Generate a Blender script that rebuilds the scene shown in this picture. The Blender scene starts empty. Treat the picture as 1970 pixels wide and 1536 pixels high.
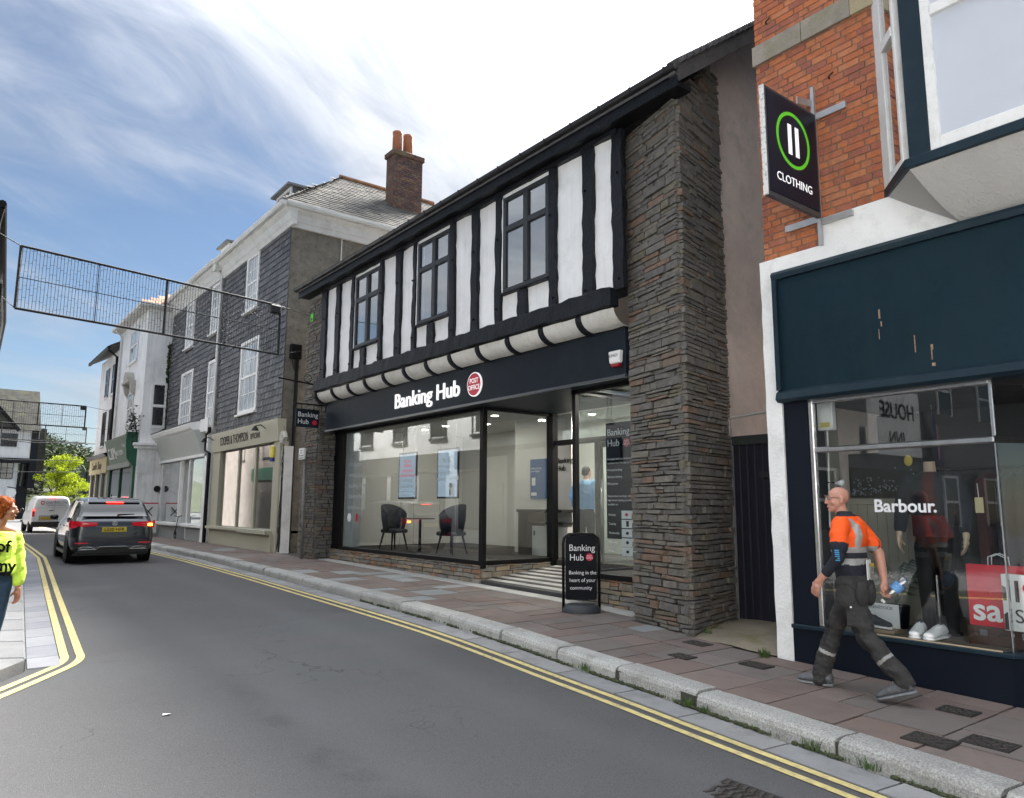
import bpy, bmesh, math, random
import numpy as np
from mathutils import Vector, Matrix, noise as mnoise
random.seed(7)
SC = bpy.context.scene
COL = SC.collection
R = math.radians
# ------------------------------------------------------------------ camera
cd = bpy.data.cameras.new('camera'); cam = bpy.data.objects.new('camera', cd); COL.objects.link(cam)
cd.sensor_width = 36.0; cd.lens = 25.879; cd.clip_start = 0.05; cd.clip_end = 2000
_r = Vector((0.79082053, -0.61203068, 0.00461858)); _u = Vector((-0.09185297, -0.11121818, 0.98954209)); _f = Vector((0.60511645, 0.78297443, 0.14417046))
cam.matrix_world = Matrix(((_r.x, _u.x, -_f.x, 0), (_r.y, _u.y, -_f.y, 0), (_r.z, _u.z, -_f.z, 1.7), (0, 0, 0, 1)))
SC.camera = cam
# ------------------------------------------------------------------ sky, sun, exposure
SUN_AZ, SUN_EL = R(58), R(42)            # azimuth from +Y (street direction) towards +X
SUN_DIR = Vector((math.sin(SUN_AZ) * math.cos(SUN_EL), math.cos(SUN_AZ) * math.cos(SUN_EL), math.sin(SUN_EL)))
W = bpy.data.worlds.new('World'); SC.world = W; W.use_nodes = True
nt = W.node_tree; nt.nodes.clear()
def wn(t, **k):
    n = nt.nodes.new(t)
    for a, b in k.items(): setattr(n, a, b)
    return n
def wl_(a, b): nt.links.new(a, b)
out = wn('ShaderNodeOutputWorld'); bg = wn('ShaderNodeBackground'); wl_(bg.outputs[0], out.inputs[0])
bg.inputs[1].default_value = 0.05
sky = wn('ShaderNodeTexSky'); sky.sky_type = 'NISHITA'; sky.sun_disc = False
sky.sun_elevation = SUN_EL; sky.sun_rotation = SUN_AZ; sky.air_density = 1.0; sky.dust_density = 0.05; sky.ozone_density = 2.5
geo = wn('ShaderNodeTexCoord')
sep = wn('ShaderNodeSeparateXYZ'); wl_(geo.outputs['Generated'], sep.inputs[0])
def wmath(op, a, b=None, c=None):
    n = wn('ShaderNodeMath', operation=op)
    for i, x in enumerate((a, b, c)):
        if x is None: continue
        if isinstance(x, (int, float)): n.inputs[i].default_value = x
        else: wl_(x, n.inputs[i])
    return n.outputs[0]
zc = wmath('ADD', wmath('MAXIMUM', sep.outputs[2], 0.0), 0.22)
px = wmath('DIVIDE', sep.outputs[0], zc); py = wmath('DIVIDE', sep.outputs[1], zc)
CLOUD_SEED = 13.7
# cloud sheet coordinates: long streaks running across the street
ca, sa = math.cos(R(25)), math.sin(R(25))
cu = wmath('ADD', wmath('MULTIPLY', px, ca), wmath('MULTIPLY', py, sa)); cv = wmath('SUBTRACT', wmath('MULTIPLY', py, ca), wmath('MULTIPLY', px, sa))
cmb = wn('ShaderNodeCombineXYZ'); wl_(wmath('MULTIPLY', cu, 0.75), cmb.inputs[0]); wl_(wmath('MULTIPLY', cv, 1.5), cmb.inputs[1]); cmb.inputs[2].default_value = CLOUD_SEED
n1 = wn('ShaderNodeTexNoise'); n1.inputs['Scale'].default_value = 0.9; n1.inputs['Detail'].default_value = 7; n1.inputs['Roughness'].default_value = 0.56; n1.inputs['Distortion'].default_value = 0.5
wl_(cmb.outputs[0], n1.inputs['Vector'])
n2 = wn('ShaderNodeTexNoise'); n2.inputs['Scale'].default_value = 3.2; n2.inputs['Detail'].default_value = 9; n2.inputs['Roughness'].default_value = 0.6; n2.inputs['Distortion'].default_value = 1.2
wl_(cmb.outputs[0], n2.inputs['Vector'])
# veil thickens towards the sun
dot = wn('ShaderNodeVectorMath', operation='DOT_PRODUCT'); wl_(geo.outputs['Generated'], dot.inputs[0]); dot.inputs[1].default_value = SUN_DIR
sunc = wmath('MAXIMUM', dot.outputs['Value'], 0.0)
glow = wmath('POWER', sunc, 13.0)
glow2 = wmath('POWER', sunc, 40.0)
zen = wmath('POWER', wmath('MAXIMUM', sep.outputs[2], 0.0), 3.2)     # the veil is thicker and brighter overhead
cov = wmath('ADD', wmath('ADD', wmath('ADD', n1.outputs[0], wmath('MULTIPLY', zen, 0.3)), wmath('MULTIPLY', n2.outputs[0], 0.22)), wmath('MULTIPLY', glow, 0.27))
mr = wn('ShaderNodeMapRange'); mr.interpolation_type = 'SMOOTHSTEP'; wl_(cov, mr.inputs[0]); mr.inputs[1].default_value = 0.46; mr.inputs[2].default_value = 0.86; mr.inputs[3].default_value = 0.05; mr.inputs[4].default_value = 1.0
# cloud brightness: greyish undersides, bright near the sun
cb = wmath('MULTIPLY', wmath('ADD', 1.0, wmath('MULTIPLY', zen, 4.6)), wmath('ADD', wmath('ADD', 1.55, wmath('MULTIPLY', n2.outputs[0], 2.0)), wmath('ADD', wmath('MULTIPLY', glow, 0.9), wmath('MULTIPLY', glow2, 14.0))))
ccol = wn('ShaderNodeVectorMath', operation='SCALE'); ccol.inputs[0].default_value = (0.96, 1.0, 1.07); wl_(cb, ccol.inputs['Scale'])
mx = wn('ShaderNodeMix', data_type='RGBA'); wl_(mr.outputs[0], mx.inputs['Factor']); skd = wn('ShaderNodeVectorMath', operation='SCALE'); wl_(sky.outputs[0], skd.inputs[0]); skd.inputs['Scale'].default_value = 0.47; wl_(skd.outputs[0], mx.inputs['A']); wl_(ccol.outputs[0], mx.inputs['B'])
wl_(mx.outputs['Result'], bg.inputs[0])
sd = bpy.data.lights.new('sun', 'SUN'); sd.energy = 5.0; sd.angle = R(20); sd.color = (1.0, 0.96, 0.9)
so = bpy.data.objects.new('sun', sd); COL.objects.link(so); so.rotation_euler = SUN_DIR.to_track_quat('Z', 'Y').to_euler()
SC.view_settings.view_transform = 'Standard'; SC.view_settings.look = 'None'; SC.view_settings.exposure = 2.3; SC.view_settings.gamma = 1.0
SC.view_settings.use_curve_mapping = False
SC.cycles.max_bounces = 8; SC.cycles.transparent_max_bounces = 16; SC.cycles.glossy_bounces = 4; SC.cycles.diffuse_bounces = 4
SC.cycles.sample_clamp_indirect = 4.0; SC.cycles.caustics_reflective = False; SC.cycles.caustics_refractive = False

# ------------------------------------------------------------------ materials
MATS = {}
def M(name, col, rough=0.7, var=0.12, scale=4.0, bump=0.0, bscale=30.0, metal=0.0, spec=0.5, ramp=None, stain=None, sscale=1.5, samt=0.5,
      emit=None, es=1.0, coat=0.0, island=False, streak=None, stamt=0.4, rot=0.0, fine=0.0, fscale=200.0, alpha=None):
    """Principled material: base colour (or one of `ramp` picked per object), noise variation, optional stains, vertical streaks, fine grain and bump."""
    if name in MATS: return MATS[name]
    m = bpy.data.materials.new(name); m.use_nodes = True; t = m.node_tree; N = t.nodes; L = t.links
    bs = N['Principled BSDF']
    tc = N.new('ShaderNodeTexCoord'); geo_ = N.new('ShaderNodeNewGeometry')
    P = geo_.outputs['Position']
    def nz(s, d=5, r=0.6, vec=None):
        n = N.new('ShaderNodeTexNoise'); n.inputs['Scale'].default_value = s; n.inputs['Detail'].default_value = d; n.inputs['Roughness'].default_value = r
        L.new(vec or P, n.inputs['Vector']); return n.outputs[0]
    def mapr(f, a, b, c, d):
        n = N.new('ShaderNodeMapRange'); L.new(f, n.inputs[0])
        for i, x in enumerate((a, b, c, d)): n.inputs[i + 1].default_value = x
        return n.outputs[0]
    def mix(f, a, b, mode='MIX'):
        n = N.new('ShaderNodeMix'); n.data_type = 'RGBA'; n.blend_type = mode
        if isinstance(f, (int, float)): n.inputs['Factor'].default_value = f
        else: L.new(f, n.inputs['Factor'])
        for k, x in (('A', a), ('B', b)):
            if isinstance(x, (tuple, list)): n.inputs[k].default_value = (*x[:3], 1)
            else: L.new(x, n.inputs[k])
        return n.outputs['Result']
    if ramp:
        oi = geo_ if island else N.new('ShaderNodeObjectInfo'); cr = N.new('ShaderNodeValToRGB'); L.new(oi.outputs['Random Per Island' if island else 'Random'], cr.inputs[0])
        cr.color_ramp.interpolation = 'CONSTANT'; e = cr.color_ramp.elements
        while len(e) < len(ramp): e.new(0.5)
        for i, c in enumerate(ramp): e[i].position = i / len(ramp); e[i].color = (*c, 1)
        c = cr.outputs[0]
    else:
        rgb = N.new('ShaderNodeRGB'); rgb.outputs[0].default_value = (*col, 1); c = rgb.outputs[0]
    if var:
        v = mapr(nz(scale), 0.3, 0.7, 1 - var, 1 + var)
        n = N.new('ShaderNodeVectorMath'); n.operation = 'SCALE'; L.new(c, n.inputs[0]); L.new(v, n.inputs['Scale']); c = n.outputs[0]
    if fine:
        v = mapr(nz(fscale, 3, 0.7), 0.3, 0.7, 1 - fine, 1 + fine)
        n = N.new('ShaderNodeVectorMath'); n.operation = 'SCALE'; L.new(c, n.inputs[0]); L.new(v, n.inputs['Scale']); c = n.outputs[0]
    if stain:
        f = mapr(nz(sscale, 8, 0.7), 0.5, 0.68, 0, samt); c = mix(f, c, stain)
    if streak:
        mp = N.new('ShaderNodeMapping'); L.new(P, mp.inputs[0]); mp.inputs['Scale'].default_value = (1, 1, 0.06)
        f = mapr(nz(9.0, 6, 0.65, mp.outputs[0]), 0.5, 0.75, 0, stamt); c = mix(f, c, streak)
    L.new(c, bs.inputs['Base Color'])
    bs.inputs['Roughness'].default_value = rough; bs.inputs['Metallic'].default_value = metal; bs.inputs['Specular IOR Level'].default_value = spec
    if coat: bs.inputs['Coat Weight'].default_value = coat; bs.inputs['Coat Roughness'].default_value = 0.05
    if bump:
        b = N.new('ShaderNodeBump'); b.inputs['Strength'].default_value = bump; b.inputs['Distance'].default_value = 0.02
        L.new(nz(bscale, 6, 0.6), b.inputs['Height']); L.new(b.outputs[0], bs.inputs['Normal'])
    if emit: bs.inputs['Emission Color'].default_value = (*emit, 1); bs.inputs['Emission Strength'].default_value = es
    if alpha is not None: bs.inputs['Alpha'].default_value = alpha
    MATS[name] = m; return m
def glass_mat(name, tint=(0.9, 0.94, 0.93), boost=1.6, base=0.03, rough=0.0):
    m = bpy.data.materials.new(name); m.use_nodes = True; t = m.node_tree; N = t.nodes; L = t.links; N.clear()
    o = N.new('ShaderNodeOutputMaterial'); mx = N.new('ShaderNodeMixShader'); tr = N.new('ShaderNodeBsdfTransparent'); gl = N.new('ShaderNodeBsdfGlossy')
    tr.inputs[0].default_value = (*tint, 1); gl.inputs['Roughness'].default_value = rough; gl.inputs[0].default_value = (1, 1, 1, 1)
    lw = N.new('ShaderNodeLayerWeight'); pw = N.new('ShaderNodeMath'); pw.operation = 'POWER'; L.new(lw.outputs['Facing'], pw.inputs[0]); pw.inputs[1].default_value = 5.0
    fr = N.new('ShaderNodeMath'); fr.operation = 'MULTIPLY_ADD'; L.new(pw.outputs[0], fr.inputs[0]); fr.inputs[1].default_value = .96; fr.inputs[2].default_value = .04; lw.inputs[0].default_value = .5
    ma = N.new('ShaderNodeMath'); ma.operation = 'MULTIPLY_ADD'; L.new(fr.outputs[0], ma.inputs[0]); ma.inputs[1].default_value = boost; ma.inputs[2].default_value = base; ma.use_clamp = True
    L.new(ma.outputs[0], mx.inputs[0]); L.new(tr.outputs[0], mx.inputs[1]); L.new(gl.outputs[0], mx.inputs[2]); L.new(mx.outputs[0], o.inputs[0])
    MATS[name] = m; return m

# ------------------------------------------------------------------ mesh helpers
def wloc(o):
    v = Vector((0, 0, 0))
    while o is not None: v = v + o.location; o = o.parent
    return v
class B:
    def __init__(s): s.v = []; s.f = []
    def add(s, vs, fs):
        o = len(s.v); s.v += [tuple(v) for v in vs]; s.f += [tuple(i + o for i in f) for f in fs]; return s
    def box(s, x0, x1, y0, y1, z0, z1):
        return s.add([(x0, y0, z0), (x1, y0, z0), (x1, y1, z0), (x0, y1, z0), (x0, y0, z1), (x1, y0, z1), (x1, y1, z1), (x0, y1, z1)],
                     [(0, 3, 2, 1), (4, 5, 6, 7), (0, 1, 5, 4), (1, 2, 6, 5), (2, 3, 7, 6), (3, 0, 4, 7)])
    def hexa(s, p):   # eight corners, bottom four then top four
        return s.add(p, [(0, 3, 2, 1), (4, 5, 6, 7), (0, 1, 5, 4), (1, 2, 6, 5), (2, 3, 7, 6), (3, 0, 4, 7)])
    def obox(s, c, ax, ay, az):   # oriented box, half axes
        c, ax, ay, az = map(Vector, (c, ax, ay, az))
        return s.hexa([c - ax - ay - az, c + ax - ay - az, c + ax + ay - az, c - ax + ay - az, c - ax - ay + az, c + ax - ay + az, c + ax + ay + az, c - ax + ay + az])
    def quad(s, a, b, c, d): return s.add([a, b, c, d], [(0, 1, 2, 3)])
    def prism(s, poly, axis, a0, a1):
        n = len(poly)
        def P(p, a): return {'x': (a, p[0], p[1]), 'y': (p[0], a, p[1]), 'z': (p[0], p[1], a)}[axis]
        return s.add([P(p, a0) for p in poly] + [P(p, a1) for p in poly],
                     [tuple(range(n))[::-1], tuple(range(n, 2 * n))] + [(i, (i + 1) % n, n + (i + 1) % n, n + i) for i in range(n)])
    def tube(s, pts, r, n=8, cap=True, flat=None):
        pts = [Vector(p) for p in pts]; rs = r if isinstance(r, (list, tuple)) else [r] * len(pts)
        vs = []; fs = []; prev = None
        for i, p in enumerate(pts):
            d = (pts[min(i + 1, len(pts) - 1)] - pts[max(i - 1, 0)]).normalized()
            a = prev if prev is not None else (Vector((0, 0, 1)) if abs(d.z) < .9 else Vector((1, 0, 0)))
            a = (a - d * a.dot(d)); a = a.normalized() if a.length > 1e-6 else d.orthogonal().normalized(); prev = a; b = d.cross(a)
            for k in range(n):
                t = 2 * math.pi * k / n; vs.append(p + (a * math.cos(t) + b * math.sin(t)) * rs[i])
        for i in range(len(pts) - 1):
            for k in range(n): fs.append((i * n + k, i * n + (k + 1) % n, (i + 1) * n + (k + 1) % n, (i + 1) * n + k))
        if cap: fs += [tuple(range(n))[::-1], tuple(range((len(pts) - 1) * n, len(pts) * n))]
        return s.add(vs, fs)
    def lathe(s, prof, c, n=20, axis='z', ang=0):
        vs = []; fs = []
        for r_, h in prof:
            for k in range(n):
                t = 2 * math.pi * k / n + ang; a, b = r_ * math.cos(t), r_ * math.sin(t)
                vs.append({'z': (c[0] + a, c[1] + b, c[2] + h), 'x': (c[0] + h, c[1] + a, c[2] + b), 'y': (c[0] + a, c[1] + h, c[2] + b)}[axis])
        m = len(prof)
        for i in range(m - 1):
            for k in range(n): fs.append((i * n + k, i * n + (k + 1) % n, (i + 1) * n + (k + 1) % n, (i + 1) * n + k))
        fs += [tuple(range(n))[::-1], tuple(range((m - 1) * n, m * n))]
        return s.add(vs, fs)
    def ball(s, c, rx, ry, rz, n=12, m=8):
        prof = [(max(math.sin(math.pi * i / m), 1e-3), -math.cos(math.pi * i / m)) for i in range(m + 1)]
        vs = []; fs = []
        for r_, h in prof:
            for k in range(n): t = 2 * math.pi * k / n; vs.append((c[0] + rx * r_ * math.cos(t), c[1] + ry * r_ * math.sin(t), c[2] + rz * h))
        for i in range(m):
            for k in range(n): fs.append((i * n + k, i * n + (k + 1) % n, (i + 1) * n + (k + 1) % n, (i + 1) * n + k))
        return s.add(vs, fs)
    def mesh(s, name, off=Vector((0, 0, 0)), smooth=False, fix=True):
        me = bpy.data.meshes.new(name); me.from_pydata([(v[0] - off[0], v[1] - off[1], v[2] - off[2]) for v in s.v], [], s.f)
        if fix:
            bm = bmesh.new(); bm.from_mesh(me); bmesh.ops.recalc_face_normals(bm, faces=bm.faces); bm.to_mesh(me); bm.free()
        if smooth: me.polygons.foreach_set('use_smooth', [True] * len(me.polygons))
        return me
    def build(s, name, mat, par=None, smooth=False, bevel=0.0, fix=True, seg=1):
        off = wloc(par) if par is not None else Vector((0, 0, 0))
        loc = Vector((0, 0, 0))
        if par is None:   # origin at the base of the thing
            xs = [v[0] for v in s.v]; ys = [v[1] for v in s.v]; zs = [v[2] for v in s.v]
            loc = off = Vector(((min(xs) + max(xs)) / 2, (min(ys) + max(ys)) / 2, min(zs)))
        me = s.mesh(name, off, smooth, fix); me.materials.append(mat)
        o = bpy.data.objects.new(name, me); COL.objects.link(o); o.location = loc
        if par is not None: o.parent = par
        if bevel:
            md = o.modifiers.new('bevel', 'BEVEL'); md.width = bevel; md.segments = seg; md.limit_method = 'ANGLE'; md.angle_limit = R(40)
            if seg > 1 or smooth: me.polygons.foreach_set('use_smooth', [True] * len(me.polygons)); md.harden_normals = True
        return o
def tag(o, label, cat, group=None):
    o['label'] = label; o['category'] = cat
    if group: o['group'] = group
    return o
def struct(o, label=None):
    o['kind'] = 'structure'
    if label: o['label'] = label
    return o
def thing(name, label, cat, loc=(0, 0, 0), group=None):
    o = bpy.data.objects.new(name, None); COL.objects.link(o); o.location = loc; o.empty_display_size = 0.2
    return tag(o, label, cat, group)
def inst(name, me, par, loc, scale=(1, 1, 1), rot=(0, 0, 0)):
    o = bpy.data.objects.new(name, me); COL.objects.link(o); o.parent = par; o.location = Vector(loc) - wloc(par); o.scale = scale; o.rotation_euler = rot
    return o
def copy_tree(o, parent=None):
    c = o.copy(); COL.objects.link(c); c.parent = parent
    for ch in o.children: copy_tree(ch, c)
    return c
def unit_box(name, mat, jit=0.0, bev=0.0, sc=(1, 1, 1)):
    """unit cube centred on 0 with jittered corners: a stone, brick or slab"""
    vs = [(sx * .5 * (1 - random.random() * jit), sy * .5 * (1 - random.random() * jit), sz * .5 * (1 - random.random() * jit)) for sz in (-1, 1) for sy in (-1, 1) for sx in (-1, 1)]
    b = B(); b.add(vs, [(0, 2, 3, 1), (4, 5, 7, 6), (0, 1, 5, 4), (1, 3, 7, 5), (3, 2, 6, 7), (2, 0, 4, 6)])
    me = b.mesh(name); me.materials.append(mat); return me
_tc = {}
def text(s, size, mat, par, org, xd, ud, ext=0.004, align='LEFT', name='lettering', bold=0.0, sx=1.0, space=1.0):
    key = (s, align, bold, space)
    if key not in _tc:
        c = bpy.data.curves.new('txt', 'FONT'); c.body = s; c.align_x = align; c.size = 1; c.offset = bold; c.space_character = space; c.resolution_u = 3
        o = bpy.data.objects.new('txt', c); COL.objects.link(o); dg = bpy.context.evaluated_depsgraph_get()
        me = bpy.data.meshes.new_from_object(o.evaluated_get(dg)); bpy.data.objects.remove(o); bpy.data.curves.remove(c)
        _tc[key] = ([v.co.copy() for v in me.vertices], [tuple(p.vertices) for p in me.polygons]); bpy.data.meshes.remove(me)
    vs, fs = _tc[key]; org = Vector(org); xd = Vector(xd).normalized(); ud = Vector(ud).normalized(); nd = xd.cross(ud)
    b = B(); n = len(vs)
    pts = [org + xd * v.x * size * sx + ud * v.y * size for v in vs]
    edges = {}
    for f in fs:
        for i in range(len(f)):
            e = (f[i], f[(i + 1) % len(f)]); edges[e] = 1
    rim = [e for e in edges if (e[1], e[0]) not in edges]
    b.add([p + nd * ext for p in pts] + pts, list(fs) + [(e[1], e[0], e[0] + n, e[1] + n) for e in rim])
    return b.build(name, mat, par, fix=False)
def disc(b, c, xd, ud, r, ext, n=28, r2=None):
    c, xd, ud = Vector(c), Vector(xd).normalized(), Vector(ud).normalized(); nd = xd.cross(ud); r2 = r2 or r
    pts = [c + xd * math.cos(2 * math.pi * k / n) * r + ud * math.sin(2 * math.pi * k / n) * r2 for k in range(n)]
    b.add([p + nd * ext for p in pts] + pts, [tuple(range(n)), tuple(range(n, 2 * n))[::-1]] + [(k, n + k, n + (k + 1) % n, (k + 1) % n) for k in range(n)]); return b
def ring(b, c, xd, ud, r, w, ext, n=36):
    c, xd, ud = Vector(c), Vector(xd).normalized(), Vector(ud).normalized(); nd = xd.cross(ud); vs = []
    for k in range(n):
        d = xd * math.cos(2 * math.pi * k / n) + ud * math.sin(2 * math.pi * k / n); vs += [c + d * r, c + d * (r - w), c + d * r + nd * ext, c + d * (r - w) + nd * ext]
    fs = []
    for k in range(n):
        a, d = 4 * k, 4 * ((k + 1) % n); fs += [(a + 2, a + 3, d + 3, d + 2), (a, a + 2, d + 2, d), (a + 1, d + 1, d + 3, a + 3)]
    b.add(vs, fs); return b
XS, UP = Vector((0, -1, 0)), Vector((0, 0, 1))    # reading direction on a street-facing (-x) wall
def lerp_tab(t, x):
    if x <= t[0][0]: return t[0][1]
    for (a, b), (c, d) in zip(t, t[1:]):
        if x <= c: return b + (d - b) * (x - a) / (c - a)
    return t[-1][1]
GP = [(-60, -.25), (-8, -.05), (0, .07), (2.4, .115), (4.4, .15), (5.75, .2), (6.85, .255), (8, .295), (11, .335), (17.5, .41), (20, .435), (26, .44), (34, .41), (48, .38), (70, .4), (400, .4)]
def gp(y): return (lerp_tab(GP, y - .5) + lerp_tab(GP, y) * 2 + lerp_tab(GP, y + .5)) / 4       # pavement level
def gr(y): return gp(y) - 0.115                                                               # road level
def kx(y): return lerp_tab([(-12, 3.9), (0, 4.72), (1.7, 4.92), (4.7, 5.26), (9, 5.42), (15.3, 5.55), (25, 5.58), (33, 5.6), (50, 5.75), (80, 5.8)], y)   # right kerb line
def lx(y): return lerp_tab([(7.4, .74), (8.7, .81), (14, 1.2), (23, 1.88), (33, 2.2), (60, 2.4)], y)      # left kerb line
# ------------------------------------------------------------------ ground, road, pavements
asphalt = M('asphalt', (.080, .079, .081), .82, .10, .55, bump=.35, bscale=160, fine=.38, fscale=110, stain=(.062, .078, .081), sscale=.35, samt=.5)
def road_mat():
    m = asphalt; t = m.node_tree; N, L = t.nodes, t.links; bs = N['Principled BSDF']; src = bs.inputs['Base Color'].links[0].from_socket
    P = N.new('ShaderNodeNewGeometry').outputs['Position']
    vo = N.new('ShaderNodeTexVoronoi'); vo.inputs['Scale'].default_value = 95; L.new(P, vo.inputs['Vector'])
    mr_ = N.new('ShaderNodeMapRange'); L.new(vo.outputs['Distance'], mr_.inputs[0]); mr_.inputs[1].default_value = .02; mr_.inputs[2].default_value = .32; mr_.inputs[3].default_value = .45; mr_.inputs[4].default_value = 0
    wn_ = N.new('ShaderNodeTexWhiteNoise'); L.new(vo.outputs['Position'], wn_.inputs['Vector'])
    mu = N.new('ShaderNodeMath'); mu.operation = 'MULTIPLY'; L.new(mr_.outputs[0], mu.inputs[0]); L.new(wn_.outputs['Value'], mu.inputs[1])
    mx_ = N.new('ShaderNodeMix'); mx_.data_type = 'RGBA'; L.new(mu.outputs[0], mx_.inputs['Factor']); L.new(src, mx_.inputs['A']); mx_.inputs['B'].default_value = (.27, .27, .26, 1)
    # worn, open-textured strips (old trench edges) with their own wandering shape, and oil spots
    sp = N.new('ShaderNodeSeparateXYZ'); L.new(P, sp.inputs[0])
    def ma(op, a, c):
        n = N.new('ShaderNodeMath'); n.operation = op
        for i, q in enumerate((a, c)):
            if isinstance(q, (int, float)): n.inputs[i].default_value = q
            else: L.new(q, n.inputs[i])
        return n.outputs[0]
    def nz(s, d=4):
        n = N.new('ShaderNodeTexNoise'); n.inputs['Scale'].default_value = s; n.inputs['Detail'].default_value = d; L.new(P, n.inputs['Vector']); return n.outputs[0]
    def mr2(v, a, c, d, e):
        n = N.new('ShaderNodeMapRange'); L.new(v, n.inputs[0]); n.interpolation_type = 'SMOOTHSTEP'
        for i, q in enumerate((a, c, d, e)): n.inputs[i + 1].default_value = q
        return n.outputs[0]
    wob = ma('MULTIPLY', ma('SUBTRACT', nz(.9), .5), .5)
    d1 = ma('ABSOLUTE', ma('SUBTRACT', ma('ADD', sp.outputs[0], wob), 2.22), 0)
    strip_ = ma('MULTIPLY', mr2(d1, .03, .2, 1, 0), ma('MULTIPLY', mr2(sp.outputs[1], 7.5, 6.0, 0, 1), mr2(nz(2.2), .42, .6, 0, 1)))
    gr_ = mr2(nz(55, 3), .42, .62, 0, 1)
    cA = N.new('ShaderNodeMix'); cA.data_type = 'RGBA'; L.new(ma('MULTIPLY', strip_, ma('ADD', ma('MULTIPLY', gr_, .6), .3)), cA.inputs['Factor']); L.new(mx_.outputs['Result'], cA.inputs['A']); cA.inputs['B'].default_value = (.05, .05, .048, 1)
    # broad repaired area, a touch darker, with a wavering edge; faint tracks polished by tyres
    pe = ma('ADD', ma('ADD', sp.outputs[1], ma('MULTIPLY', sp.outputs[0], -.35)), ma('MULTIPLY', ma('SUBTRACT', nz(.6), .5), 1.2))
    patch = mr2(pe, 8.3, 8.36, 0, .22)
    cB = N.new('ShaderNodeMix'); cB.data_type = 'RGBA'; L.new(patch, cB.inputs['Factor']); L.new(cA.outputs['Result'], cB.inputs['A']); cB.inputs['B'].default_value = (.05, .05, .054, 1)
    tr = ma('ADD', mr2(ma('ABSOLUTE', ma('SUBTRACT', sp.outputs[0], 2.5), 0), .0, .45, .2, 0), mr2(ma('ABSOLUTE', ma('SUBTRACT', sp.outputs[0], 4.0), 0), .0, .4, .2, 0))
    cC = N.new('ShaderNodeMix'); cC.data_type = 'RGBA'; L.new(ma('MULTIPLY', tr, nz(.7)), cC.inputs['Factor']); L.new(cB.outputs['Result'], cC.inputs['A']); cC.inputs['B'].default_value = (.16, .16, .165, 1)
    spot = mr2(nz(1.7, 2), .70, .78, 0, .55)
    cD = N.new('ShaderNodeMix'); cD.data_type = 'RGBA'; L.new(spot, cD.inputs['Factor']); L.new(cC.outputs['Result'], cD.inputs['A']); cD.inputs['B'].default_value = (.045, .044, .043, 1)
    # hairline cracks
    vc = N.new('ShaderNodeTexVoronoi'); vc.feature = 'DISTANCE_TO_EDGE'; vc.inputs['Scale'].default_value = .55
    wv_ = N.new('ShaderNodeVectorMath'); wv_.operation = 'ADD'; nv = N.new('ShaderNodeTexNoise'); nv.inputs['Scale'].default_value = 2.5; L.new(P, nv.inputs['Vector']); L.new(P, wv_.inputs[0]); L.new(nv.outputs['Color'], wv_.inputs[1]); L.new(wv_.outputs[0], vc.inputs['Vector'])
    crk = ma('MULTIPLY', mr2(vc.outputs['Distance'], .002, .006, .7, 0), mr2(nz(.45), .5, .62, 0, 1))
    cE = N.new('ShaderNodeMix'); cE.data_type = 'RGBA'; L.new(crk, cE.inputs['Factor']); L.new(cD.outputs['Result'], cE.inputs['A']); cE.inputs['B'].default_value = (.03, .03, .03, 1)
    L.new(cE.outputs['Result'], bs.inputs['Base Color'])
road_mat()
yl = [-60, -30, -15, -8, -4] + [i * .5 for i in range(-6, 60)] + [30 + 2 * i for i in range(26)] + [90, 120, 200, 400]
xl = [-400, -60, -20, -8, -3, 0, 1, 2, 3, 4, 5, 6, 8, 12, 30, 100, 400]
b = B(); vs = []
for y in yl:
    for x in xl: vs.append((x, y, gr(y) + .035 * math.exp(-((x - 3.2) / 1.5) ** 2) - .035 + (.0 if abs(x) < 50 else -.5)))
nx = len(xl)
b.add(vs, [(j * nx + i, j * nx + i + 1, (j + 1) * nx + i + 1, (j + 1) * nx + i) for j in range(len(yl) - 1) for i in range(nx - 1)])
road = struct(b.build('road', asphalt, smooth=True), 'grey asphalt carriageway with double yellow lines along both kerbs')
def rz(x, y):
    i = max(k for k in range(nx) if xl[k] <= x); x0, x1 = xl[i], xl[i + 1]; f = lambda q: .035 * math.exp(-((q - 3.2) / 1.5) ** 2) - .035
    return gr(y) + f(x0) + (f(x1) - f(x0)) * (x - x0) / (x1 - x0)
def strip(path_l, path_r, dz, name, mat, par, th=.004):
    b = B(); n = len(path_l); vs = []
    for (x0, y0), (x1, y1) in zip(path_l, path_r): vs += [(x0, y0, rz(x0, y0) + dz), (x1, y1, rz(x1, y1) + dz)]
    b.add(vs, [(2 * i, 2 * i + 1, 2 * i + 3, 2 * i + 2) for i in range(n - 1)]); return b.build(name, mat, par)
yellow = M('yellow_paint', (.62, .52, .22), .7, .15, 6, stain=(.24, .22, .16), sscale=14, samt=.8, fine=.12, fscale=160)
YY = [-8 + .5 * i for i in range(150)]
for off in (.36, .52):
    strip([(kx(y) - off - .035, y) for y in YY], [(kx(y) - off + .035, y) for y in YY], .006, 'yellow_line', yellow, road)
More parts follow.
